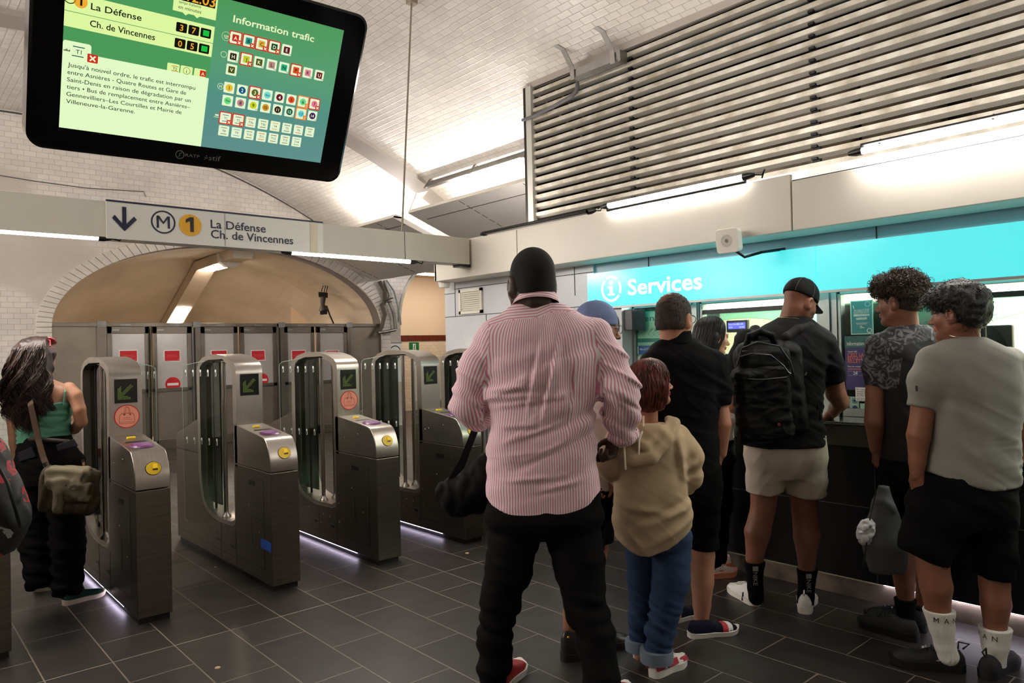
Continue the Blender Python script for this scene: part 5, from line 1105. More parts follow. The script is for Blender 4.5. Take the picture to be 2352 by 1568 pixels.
# ---------------------------------------------------------------- the man in the pink striped shirt
def pink_man():
    P=Person('person, big man seen from behind in a pink striped shirt and black trousers',3.17,1240,1600,-12); A=P.A; m=P.m; root=P.root
    M_ST=stripe_mat('pink_white_stripe',(238,226,226),(214,134,164),.0128,.41)
    hf=nrm(cFh*.93-cRh*.36)
    # skin
    S=Sdf(); c=A(1221,656,.03); T,R=head_ops(S,c,hf,(0,0,1),1.24,jaw=1.1,neck=A(1230,730,.05),neck_r=.066)
    for y in (.0,-.024): S.cone(T(-.026,-.07,-.045+y),T(.026,-.07,-.045+y),.015,None,.02)
    hd=S.mesh(.0055)
    S2=Sdf(); S2.loft([(A(1240,1180),.19,.11),(A(1240,960),.18,.10),(A(1243,790),.19,.10),(A(1238,720,.04),.06,.05)],cRh)
    for pts in ([(A(1128,790),.05),(A(1078,935,.02),.042),(A(1125,965,.24),.03)],[(A(1372,785),.05),(A(1422,892,-.04),.044),(A(1418,1000,.06),.034)]): S2.chain(pts)
    for pts in ([(A(1185,1215),.09),(A(1147,1400),.06),(A(1136,1580),.04)],[(A(1312,1215),.09),(A(1352,1405,-.08),.06),(A(1390,1640,-.22),.04)]): S2.chain(pts)
    bd=S2.mesh(.011)
    S3=Sdf(); hand_ops(S3,A(1415,1003,.06),-ZU*.86-cRh*.36-cFh*.1,cFh*.55+cRh*.8,-1,1.32,1.0,thumb=.5,curls=[1.0,.92,.85,.8]); h1=S3.mesh(.0036)
    S4=Sdf(); hand_ops(S4,A(1128,966,.25),cRh*.9+cFh*.3,ZU,1,.9,1.1); h2=S4.mesh(.006)
    P.body(SK_BLACK,[bd,hd,h1,h2])
    S=Sdf(); S.ell(T(0,-.012,.042),np.array((.077,.097,.0925))*1.24,R,.01); S.ell(T(0,-.04,-.005),np.array((.07,.062,.065))*1.24,R,.02)
    fz=lambda p:(p-c)@R[2]; fy=lambda p:(p-c)@R[1]
    S.clip=lambda p: np.maximum(-(fz(p)+.045-np.clip(fy(p)+.03,0,1)*.85), -(.02-(fy(p)-.075)+.0*fz(p)) if False else fy(p)-.096)
    v,F=S.mesh(.0055); put('hair',[(v,F)],mat('cropped_black_hair',(19,16,15),.9,bump=.3,bscale=500),root)
    # shirt
    S=Sdf(); secs=[(A(1232,698,.02),.105,.078),(A(1238,718,.02),.165,.10),(A(1243,745,.01),.222,.122),(A(1247,800,0),.248,.142),(A(1246,880,0),.246,.15),(A(1241,960,.0),.235,.148),(A(1242,1050,0),.236,.15),(A(1247,1130,0),.242,.152),(A(1248,1195,0),.236,.146)]
    S.loft(secs,cRh,.05,2.4,.015)
    LA=[(A(1135,772,.0),.076),(A(1096,850,.01),.077),(A(1077,930,.03),.075),(A(1095,952,.12),.067),(A(1122,962,.24),.052)]; RA=[(A(1366,768,.0),.074),(A(1405,830,-.03),.066),(A(1424,890,-.05),.079),(A(1427,945,0),.073),(A(1429,995,.05),.063)]
    S.chain(LA,.045).chain(RA,.045)
    lo0=A(1240,900)
    def hem(p):
        l=(p-lo0)@cRh/m+1240; y=np.interp(l,[1100,1125,1170,1250,1320,1368,1390],[1120,1146,1166,1179,1172,1138,1105]); return CAMZ-(y-793)*m
    SM=seams(P,[(1116,893,1228,884),(1120,914,1262,900),(1126,935,1335,893),(1140,975,1245,966),(1150,1008,1305,958),(1246,765,1205,965,1.6),(1292,735,1232,1005,1.8),(1175,1062,1345,982),(1150,1095,1292,1078),(1325,790,1300,1010,1.2),(1205,1120,1350,1085)],.012,.006)
    def disp(p):
        l=(p-lo0)@cRh; z=p[:,2]; q=np.stack([l,(p-lo0)@cFh,z],1); arm=np.abs(l-.01)>.255
        d1=q@np.array([.62,0,.78]); d2=q@np.array([-.35,0,.94])
        t=.0075*fold(np.stack([l*.5,q[:,1]*.5,d2],1),(6,5,11),3)+.005*fold(np.stack([d1,q[:,1]*.4,z*.5],1),(11,4,5),5)
        mid=np.exp(-((z-1.18)/.18)**2); t=t*(.5+.9*mid)+.004*(rid(np.stack([d1*.6,q[:,1]*.3,d2],1),(4,3,13),33,.16)-.15)*mid
        t+=.007*np.exp(-((l-.03-(1.6-z)*.16)/.02)**2)*np.exp(-((z-1.42)/.2)**2)-.006*np.exp(-((l-.075-(1.6-z)*.2)/.024)**2)*np.exp(-((z-1.35)/.25)**2)
        a=.011*fold(np.stack([l*.6,q[:,1],q@np.array([.45,0,.9])],1),(6,5,17),9)*np.clip(near(p,LA[2][0],.12)+near(p,RA[2][0],.12)+.3,0,1)
        return np.where(arm,a,t+SM(p))
    S.disp=disp; S.clip=lambda p: np.maximum(hem(p)-p[:,2],-1)
    v,F=S.mesh(.0075)
    # stripes: torso round the spine, yoke along the seam, sleeves round the arm
    lx=(v-lo0)@cRh; px_=lx/m+1240; dep=(v-lo0)@cFh; py_=793-(v[:,2]-CAMZ)/m
    yk=np.interp(px_,[1085,1126,1168,1236,1269,1370,1400],[764,745,732,728,714,717,726])
    St=Sdf(); St.loft(secs,cRh,.05,2.4,.015); Sl=Sdf().chain(LA,.03); Sr=Sdf().chain(RA,.03); dt=St(v)
    lab_v=np.where((Sl(v)<dt)&(px_<1128),1,np.where((Sr(v)<dt)&(px_>1362),2,np.where((py_<yk)&(dep<.06),3,0)))
    fl_=np.median(lab_v[np.asarray(F)],axis=1).astype(int)
    def armu(pts,vv):
        N=0;A1=0;A2=0
        for (a,_),(b_,_) in zip(pts[:-1],pts[1:]):
            ab=b_-a; t=np.clip(((vv-a)@ab)/(ab@ab),0,1); w_=vv-(a+t[:,None]*ab); dd=np.linalg.norm(w_,axis=1); d=nrm(ab); e1=nrm(np.cross(d,cFh)); e2=np.cross(d,e1); g=np.exp(-(dd/.05)**2)+1e-9
            A1=A1+g*(w_@e1); A2=A2+g*(w_@e2)
        return np.arctan2(A2,A1)*.076
    U=[np.arctan2(lx-.003,-(dep-.03))*.235,armu(LA,v),armu(RA,v),(py_-yk)*m*1.05]
    uv=np.zeros((len(F)*4,2)); Fa=np.asarray(F)
    for k in range(4):
        sel=np.where(fl_==k)[0]; u=U[k][Fa[sel]]
        if k<3:
            per=2*PI*(.235 if k==0 else .078); u=u+per*np.round((u[:,:1]-u)/per)
        for j in range(4): uv[sel*4+j,0]=u[:,j]
    sh=put('shirt',[(v,F)],M_ST,root,uv=uv)
    # collar and rolled cuff
    def ringmesh(C,ax,rx,ry,e1,prof,n=40,gap=None):
        e2=np.cross(ax,e1); V=[];Fq=[];uvq=[]; k=len(prof)
        for i in range(n):
            t=2*PI*i/n
            for (dr,h) in prof: V.append(C+e1*(rx+dr)*math.cos(t)+e2*(ry+dr)*math.sin(t)+ax*h)
        for i in range(n):
            for j in range(k-1): Fq.append((i*k+j,((i+1)%n)*k+j,((i+1)%n)*k+j+1,i*k+j+1)); uvq+= [(prof[j][1],0),(prof[j][1],0),(prof[j+1][1],0),(prof[j+1][1],0)]
        return (np.array(V),Fq),uvq
    ax=nrm(ZU+cFh*.30+cRh*.03)
    (mm),uq=ringmesh(A(1231,697,.02),ax,.092,.108,cRh,[(.014,-.012),(.012,0),(.004,.026),(-.004,.036),(-.008,.034),(-.006,.0)]); put('collar',[mm],M_ST,sh,uv=uq)
    d=nrm(RA[-1][0]-RA[-2][0]+np.array([0,0,-.02])); e1=nrm(np.cross(d,cFh)); 
    V=[];Fq=[];uvq=[]; C=A(1429,997,.05); n=36; prof=[(.058,-.028),(.066,-.022),(.070,0),(.066,.018),(.058,.022),(.052,.01)]
    for i in range(n):
        t=2*PI*i/n; w_=.004*math.sin(3*t+1)+.003*math.sin(7*t)
        for r_,h_ in prof: V.append(C+(e1*math.cos(t)+np.cross(d,e1)*math.sin(t))*(r_+w_)+d*(h_+.006*math.sin(2*t)))
    for i in range(n):
        for j in range(5): Fq.append((i*6+j,((i+1)%n)*6+j,((i+1)%n)*6+j+1,i*6+j+1)); uvq+=[(i*.011,0),((i+1)*.011,0),((i+1)*.011,0),(i*.011,0)]
    put('rolled_cuff',[(np.array(V),Fq)],M_ST,sh,uv=uvq)
    # trousers
    S=Sdf(); S.loft([(A(1248,1228,.02),.16,.12),(A(1250,1200),.25,.15),(A(1250,1150),.247,.146),(A(1249,1085),.225,.13)],cRh,.05,2.4,.02)
    LL=[(A(1184,1215),.116),(A(1168,1300,.0),.100),(A(1146,1400,-.01),.079),(A(1137,1470,.0),.072),(A(1134,1530,.0),.066),(A(1134,1583,.0),.062)]; RL=[(A(1315,1215),.124),(A(1331,1300,-.03),.107),(A(1350,1400,-.08),.083),(A(1369,1475,-.12),.081),(A(1383,1570,-.18),.072),(A(1390,1640,-.23),.064)]
    S.chain(LL,.03).chain(RL,.03)
    S.disp=lambda p: .009*fold(np.stack([(p-lo0)@cRh*.6,(p-lo0)@cFh*.6,p[:,2]+.3*((p-lo0)@cRh)],1),(6,6,17),21)*(.3+near(p,LL[2][0],.12)+near(p,RL[2][0],.12)+near(p,LL[5][0],.12))
    S.clip=lambda p: .035-p[:,2]
    put('trousers',[S.mesh(.009)],M_BTROU,root)
    M_RED=mat('red_trainer_leather',(150,30,30),.5); M_SW=mat('white_rubber_sole',(222,218,210),.6)
    h0=A(1136,1590,-.02); shoe(root,(h0[0],h0[1]),h0+nrm(cFh*.9+cRh*.35)*.31,.11,m_up=M_RED,m_sole=M_SW); h0=A(1391,1660,-.27); shoe(root,(h0[0],h0[1]),h0+nrm(cFh*.9+cRh*.4)*.31,.11,m_up=M_RED,m_sole=M_SW)
    # sling bag hanging at his left side
    M_BAG=cloth('black_canvas',(15,15,16),(9,9,10),.75)
    S=Sdf(); q=lambda x,y,dd: A(x,y,dd)
    for x,y,r in ((1035,1133,.048),(1062,1136,.075),(1092,1122,.088),(1118,1100,.08)): S.ell(A(x,y,.10),(r*1.0,r*.8,r*1.0),np.stack([cRh,cFh,ZU]),.06)
    S.cone(A(1020,1128,.1),A(1040,1150,.1),.028,.04,.05); S.cone(A(1050,1165,.1),A(1115,1150,.1),.03,.04,.05); S.cone(A(1115,1060,.08),A(1118,1120,.08),.035,.05,.05)
    S.disp=lambda p:.004*fold(p,(20,20,14),4); g=A(1062,1178,.1)
    bg=empty('sling_bag',(g[0],g[1],g[2]),'black sling bag hanging at the left hip of the man in pink','bag'); put('pouch',[S.mesh(.0085)],M_BAG,bg)
    b=MB()
    def strap(pts,wd,wv,th=.004):
        pts=[np.array(p,float) for p in pts]; wv=nrm(wv); L_=[];
        for p in pts: L_.append([p-wv*wd/2,p+wv*wd/2])
        vv=[x for p in L_ for x in p]; off=nrm(np.cross(wv,pts[-1]-pts[0]))*th; n=len(vv); ff=[(2*i,2*i+1,2*i+3,2*i+2) for i in range(len(pts)-1)]; b.add(vv,ff); b.add([x+off for x in vv],[f[::-1] for f in ff])
    strap([A(1095,975,.12),A(1086,1000,.10),A(1066,1050,.09),A(1040,1095,.09),A(1016,1130,.09)],.042,nrm(cRh*.9+ZU*.35)); strap([A(1091,985,.14),A(1080,1020,.14),A(1056,1085,.13),A(1047,1118,.12)],.03,nrm(cRh*.9+ZU*.3)); b.build('strap',M_BAG,bg,smooth=60)
pink_man()
M_HAIRK=mat('black_hair',(17,14,13),.45,bump=.5,bscale=260,stretch=(1,1,.15)); M_HAIRB=mat('dark_brown_hair',(56,35,28),.38,noise=.4,nscale=30,rgb2=(28,18,15)); M_HAIRR=mat('dyed_red_hair',(112,40,22),.4,noise=.5,nscale=26,rgb2=(48,16,12)); M_HAIRD=mat('short_brown_hair',(52,38,31),.7,noise=.4,nscale=60,rgb2=(30,22,18),bump=.5,bscale=400)
M_SOLEW=mat('white_rubber_sole',(222,218,210),.6); M_SHOEK=mat('black_trainer_mesh',(15,15,16),.65,bump=.3,bscale=300); M_SOLEK=mat('black_rubber_sole',(17,17,18),.5)
M_SOCKW=cloth('white_ribbed_sock',(226,224,216),(206,204,196)); M_SOCKK=cloth('black_sock',(15,15,17),(10,10,12))
def eyes(P,T,parent,s=1.0,brow=True,col=None):
    b=MB()
    for q in (-1,1): b.lathe([(.0,.0),(.0062*s,.0008),(.0045*s,.0035),(0.0005,.0045)],T(q*.031,.0905,.011),T(0,1,0)-T(0,0,0),12)
    b.build('eye',EYEW,parent,smooth=60)
    if brow:
        b=MB()
        for q in (-1,1): b.tube([T(q*.013,.099,.031),T(q*.03,.097,.037),T(q*.046,.083,.031)],[.0026*s,.003*s,.0014*s],6); b.tube([T(q*.018,.094,.0155),T(q*.031,.0965,.0185),T(q*.044,.088,.0145)],[.0012*s,.0017*s,.0012*s],6)
        b.build('eyebrow',col or BROW,parent,smooth=60)
def facemesh(S,T,R,c,s,h=.0045,lip=True):
    """head mesh and per-face slot: 1 on the lips"""
    v,F=S.mesh(h); q=(fcent(v,F)-c)@R.T/s
    li=(np.abs(q[:,0])<.023-.25*np.abs(q[:,2]+.0585)) & (np.abs(q[:,2]+.0585)<.0105-.0002) & (q[:,1]>.078)
    return v,F,np.where(li,1,0)
# ---------------------------------------------------------------- girl in the beige hoodie
def hoodie_girl():
    P=Person('person, red-haired girl in a beige hoodie and rolled blue jeans beside the man in pink',3.36,1508,1540,50); A=P.A; m=P.m; s=.84
    hf=nrm(cRh*.95+cFh*.28+ZU*.1); c=A(1497,884); S=Sdf(); T,R=head_ops(S,c,hf,(0,0,1),s,neck=A(1490,985,.02),neck_r=.046); v,F,mi=facemesh(S,T,R,c,s,.004)
    S4=Sdf(); hand_ops(S4,A(1400,1092,.10),-cRh*.4-ZU*.6+cFh*.2,cFh,1,.8,.8); hm=S4.mesh(.004)
    bd=P.limbs([[(1474,1270,26,.07),(1473,1400,19,.08),(1468,1505,12,.08)],[(1543,1240,30),(1523,1430,20,-.03),(1507,1525,13,-.03)],[(1570,1010,18),(1592,1100,16,.05),(1560,1118,12,.2)],[(1420,1015,18),(1396,1080,14,.02)]],[(1500,1230,58,.09),(1498,1060,64,.09),(1494,985,30,.05)],.012)
    nF=len(F); body=P.body([SK_FAIR,LIP],[(v,F),bd,hm],np.concatenate([mi,np.zeros(len(bd[1])+len(hm[1]),int)])); eyes(P,T,body,s)
    # bobbed hair
    S=Sdf(); S.ell(T(0,-.018,.045),np.array((.088,.108,.098))*s,R,.02); S.ell(T(0,-.045,-.04),np.array((.092,.078,.11))*s,R,.05); S.cone(T(.055,.0,-.01),T(.065,.0,-.11),.034*s,.022*s,.04); S.cone(T(-.055,.0,-.01),T(-.065,.0,-.11),.034*s,.022*s,.04)
    fy=lambda p:(p-c)@R[1]/s; fz=lambda p:(p-c)@R[2]/s
    S.clip=lambda p: (fy(p)-.075-np.clip((fz(p)-.05)*.9,-.052,.1))*s
    S.disp=lambda p: .0035*wob(np.stack([(p-c)@R[0],(p-c)@R[1],((p-c)@R[2])*.18],1),(70,70,40),4)
    hv,hF=S.mesh(.0055)
    st=fall_hair(T,s,700,[(.148,.012,.02,-.01),(.135,.05,.06,-.012),(.11,.078,.09,-.015),(.07,.093,.11,-.018),(.02,.099,.116,-.022),(-.04,.101,.112,-.03),(-.09,.099,.104,-.038),(-.135,.086,.086,-.045)],.62,3,.0042,.004,cut=.16)
    put('hair',[(hv,hF),st],M_HAIRR,P.root)
    # hoodie
    M_H=cloth('beige_fleece',(186,164,134),(168,146,118)); o=A(1500,1120)
    hemc=P.hem([(1380,1205),(1412,1232),(1440,1253),(1470,1266),(1520,1245),(1560,1218),(1592,1196),(1640,1185)])
    D0=gathers([wr(o,.006,4,9,11,.002,-.6),wr(o,.005,5,7,15,.003,.7)],[A(1400,1190,0),A(1590,1110),A(1540,1180),A(1590,1060)],.09,.5,.6); SM=seams(P,[(1592,1140,1448,1198,1.3),(1590,1168,1470,1242,1.2),(1415,1150,1530,1165),(1545,985,1560,1110,1.2),(1600,1050,1560,1075),(1610,1090,1565,1095),(1412,1190,1470,1255)],.02,.012); D=lambda p: D0(p)+SM(p)
    def extra(S):
        S.ell(A(1484,1012,-.09),(.11,.06,.085),np.stack([nrm(cRh*.95+ZU*.3),cFh,nrm(ZU-cRh*.3)]),.02); S.chain([(A(1436,985,-.03),.024),(A(1432,1022,-.105),.026),(A(1456,1056,-.155),.028),(A(1496,1052,-.165),.028),(A(1532,1012,-.12),.028),(A(1548,972,-.03),.026)],.012); S.chain([(A(1446,975,-.02),.02),(A(1452,1008,-.12),.02),(A(1484,1026,-.155),.02),(A(1520,996,-.12),.02),(A(1536,966,-.02),.02)],.01)
        S.ell(A(1487,972,-.03),(.085,.07,.05),np.stack([cRh,cFh,ZU]),.02,'s')
    ho=P.garment('hoodie',M_H,[(1497,975,42,.07),(1498,990,66,.10),(1496,1020,80,.13),(1494,1080,84,.14),(1496,1140,87,.15),(1500,1195,89,.15),(1502,1262,82,.13)],[[(1425,1015,36,.0),(1402,1065,33,-.01),(1404,1092,24,.06)],[(1555,1008,34,.02),(1579,1050,33,.0),(1583,1096,31,.02),(1556,1122,27,.2)]],.008,.022,2.4,D,hemc,extra=extra)
    b=MB()
    for pts in ([(1478,955),(1477,985),(1468,1010),(1467,1056)],[(1448,975),(1436,1000),(1434,1030),(1437,1078)]): 
        pts=[A(x,y,-.175 if k>1 else -.12) for k,(x,y) in enumerate(pts)]; b.tube(pts,.0045,7)
    b.build('drawstring',mat('cream_cord',(232,222,196),.8),ho,smooth=60)
    # jeans
    M_J=cloth('blue_denim',(52,68,98),(36,48,72),.85,9,.3,500); M_JC=cloth('pale_denim_cuff',(116,128,142),(92,104,122),.85,9)
    LL=[(1474,1262,38,.07),(1474,1330,34,.08),(1473,1400,30,.08),(1469,1482,26,.08)]; RL=[(1543,1235,46),(1541,1330,42,-.02),(1524,1420,34,-.03),(1508,1502,30,-.03)]
    o2=A(1510,1400)
    P.garment('jeans',M_J,[(1512,1255,54,.11),(1512,1235,70,.12),(1505,1190,66,.11)],[LL,RL],.0085,.015,2.4,gathers([wr(o2,.005,10,30,21,.003,.5)],[A(1480,1400),A(1530,1420),A(1475,1460),A(1512,1490)],.07,.35,1),lambda p: .06-p[:,2])
    for x,y,r_,y2,dd in ((1469,1486,31,1468,.08),(1508,1512,35,1490,-.03)):
        q=MB(); C=A(x,y,dd); zt=A(x,y2,dd)[2]-C[2]; R_=r_*m+.002; q.lathe([(R_*.9,-.008),(R_+.003,-.01),(R_+.004,zt*.5),(R_+.002,zt),(R_*.9,zt+.003)],C,(0,0,1),28); q.build('cuff',M_JC,P.root,smooth=60)
    M_RP=mat('crimson_leather_panel',(168,30,60),.45); M_WL=mat('white_leather',(226,222,214),.5)
    for hx,hy,tx_,ty_ in ((1498,1556,1552,1528),(1462,1512,1500,1492)):
        g=onZ(hx,hy); t=onZ(tx_,ty_); d=nrm(t-g); o_,fr=shoe(P.root,(g[0],g[1]),g+d*.235,.088,.085,.03,M_WL,M_SOLEW,.05,.082,'trainer')
        b=MB(); H,dd,rr_,L_=fr
        for sg in (-1,1):
            for t0,t1,z0,z1,w0 in ((.0,.22,.035,.075,.036),(.68,.92,.03,.05,.045),(.3,.62,.035,.06,.042)): b.hull([H+dd*t0*L_+rr_*sg*(w0-.01)+ZU*z0,H+dd*t1*L_+rr_*sg*(w0-.002)+ZU*z0,H+dd*t1*L_+rr_*sg*(w0-.014)+ZU*z1,H+dd*t0*L_+rr_*sg*(w0-.016)+ZU*z1],[H+dd*t0*L_+rr_*sg*(w0+.001)+ZU*z0,H+dd*t1*L_+rr_*sg*(w0+.003)+ZU*z0,H+dd*t1*L_+rr_*sg*(w0-.008)+ZU*z1,H+dd*t0*L_+rr_*sg*(w0-.006)+ZU*z1])
        b.box
        b.build('red_overlay',M_RP,o_,bevel=.004); laces(o_,fr,4,M_WL,.078,.058)
hoodie_girl()
# ---------------------------------------------------------------- man in the black polo shirt
def short_hair(P,T,R,c,s,m_,grow=.006,nape=-.03,front=.075,h=.0055,name='hair',thin=None):
    S=Sdf(); S.ell(T(0,-.012,.042),np.array((.075+grow,.095+grow,.09+grow))*s,R,.01); S.ell(T(0,-.045,-.02),np.array((.066+grow,.058+grow*.7,.06))*s,R,.03)
    fy=lambda p:(p-c)@R[1]/s; fz=lambda p:(p-c)@R[2]/s; fx=lambda p:np.abs((p-c)@R[0]/s)
    S.clip=lambda p: np.maximum(nape-fz(p)+np.clip(fy(p)+.03,0,1)*.75, fy(p)-front)*s
    S.disp=lambda p: .0022*wob(p,(150,150,150),3)
    v,F=S.mesh(h); 
    if thin is not None: return v,F
    return put(name,[(v,F)],m_,P.root)
def polo_man():
    P=Person('person, man with glasses in a black polo shirt, black shorts and navy slip-on shoes',3.8,1600,1455,45); A=P.A; m=P.m; s=1.06
    hf=nrm(cRh*.66+cFh*.75-ZU*.03); c=A(1549,737); S=Sdf(); T,R=head_ops(S,c,hf,(0,0,1),s,neck=A(1549,800,.0),neck_r=.062); v,F,mi=facemesh(S,T,R,c,s,.005)
    leg=[(1612,1230,28),(1614,1275,27),(1613,1335,26),(1612,1390,20),(1611,1440,14)]; leg2=[(1545,1230,28,.1),(1548,1330,26,.12),(1550,1430,14,.15)]
    arm=[(1640,840,24),(1650,920,21),(1660,975,19,-.02),(1655,1040,14,.0)]
    bd=P.limbs([leg,leg2,arm],[(1556,1100,70,.12),(1556,900,76,.12),(1555,810,50,.07)],.009)
    S4=Sdf(); hand_ops(S4,A(1654,1040,.0),-ZU*.95-cRh*.2+cFh*.15,cRh*.7-cFh*.5,1,.5,1.0); hm=S4.mesh(.005)
    body=P.body([SK_FAIR,LIP],[(v,F),bd,hm],np.concatenate([mi,np.zeros(len(bd[1])+len(hm[1]),int)]))
    hv,hF=short_hair(P,T,R,c,s,M_HAIRD,.007,-.045,thin=1); q=(fcent(hv,hF)-T(-.012,-.062,.1)); 
    st=curls(hv,hF,700,2,.002,.016,.0012,.6,.006,pts=5,keep=lambda c_,n_: (np.linalg.norm(c_-T(-.012,-.068,.095),axis=1)>.042*s))
    put('hair',[(hv,hF),st],[M_HAIRD,mat('thinning_crown',(96,66,52),.6)],P.root,np.concatenate([(np.linalg.norm(q,axis=1)<.04*s).astype(int),np.zeros(len(st[1]),int)]))
    b=MB(); e=lambda x,y,z:T(x,y,z); b.tube([e(.076,-.005,.022),e(.074,.05,.024),e(.062,.1,.02)],.0022,6); b.tube([e(-.076,-.005,.022),e(-.074,.05,.024),e(-.062,.1,.02)],.0022,6)
    for sg in (-1,1): b.tube([e(sg*(.034+.026*math.cos(t)),.112-.004*abs(math.cos(t)),.012+.02*math.sin(t)) for t in np.linspace(0,2*PI,18)],.002,5)
    b.tube([e(-.008,.116,.016),e(.008,.116,.016)],.0018,5); b.build('glasses',M_BLACK,P.root,smooth=60)
    o=A(1560,950); sl=P.hem([(1440,1085),(1560,1090),(1700,1085)])
    sh=P.garment('polo_shirt',M_BTEE,[(1555,778,40,.065),(1556,790,56,.09),(1558,815,84,.13),(1559,860,95,.15),(1556,930,92,.15),(1556,1000,90,.15),(1558,1095,92,.15)],[[(1636,838,36),(1648,895,31),(1648,928,29)]],.009,.045,2.4,wr(o,.004,8,16,31,.003),lambda p: np.maximum(sl(p),np.where((p-A(1600,800))@cRh>0,CAMZ-(936-776)*m-p[:,2],-1)*1.0 if False else -1))
    S=Sdf(); S.loft([(A(1553,760,.0),.075,.075),(A(1553,775),.082,.082),(A(1555,790,.0),.094,.094)],cRh,.01,2.1,.006); put('collar',[S.mesh(.006)],M_BTEE,sh)
    P.garment('shorts',M_BSHORT,[(1575,1165,70,.13),(1572,1120,84,.15),(1565,1060,86,.14)],[[(1605,1120,44),(1614,1190,37),(1616,1258,34)],[(1545,1120,44,.08),(1545,1258,34,.1)]],.01,.04,2.4,wr(A(1600,1180),.004,9,14,33),P.hem([(1500,1262),(1580,1260),(1660,1257)]))
    M_NV=cloth('navy_knit',(24,28,44),(16,20,34),.8,20,.3,400); g=onZ(1583,1463); t=onZ(1694,1448); o_,fr=shoe(P.root,(g[0],g[1]),t,.1,.075,.022,M_NV,M_SOLEW,.046,.082,'slip_on_shoe')
    H,d,r,L_=fr; b=MB(); 
    for k,(t0,t1) in enumerate(((.60,.70),(.70,.80))):
        V=[];n=12
        for t in (t0,t1):
            w_=np.interp(t,[.45,.7,.88],[.74,1.0,.86])*.05+.0015; hh=np.interp(t,[.42,.55,.7,.85],[.0735,.0555,.053,.046])+.0015
            for a in np.linspace(.1,PI-.1,n): V.append(H+d*(t+.03*math.sin(a))*L_+r*(math.copysign(abs(math.cos(a))**.62,math.cos(a))*w_*(1-.19*math.sin(a)**2.2)+.002)+ZU*(.0176+(hh-.0176)*math.sin(a)**.75))
        b.add(V,[(i,i+1,n+i+1,n+i) for i in range(n-1)],k)
    b.build('red_and_white_band',[mat('band_red',(176,24,40),.6),mat('band_white',(226,224,222),.6)],o_)
    g=onZ(1535,1430); shoe(P.root,(g[0],g[1]),g+nrm(cRh*.8+cFh*.5)*.26,.1,.075,.022,M_NV,M_SOLEW,.046,.082,'slip_on_shoe')
polo_man()
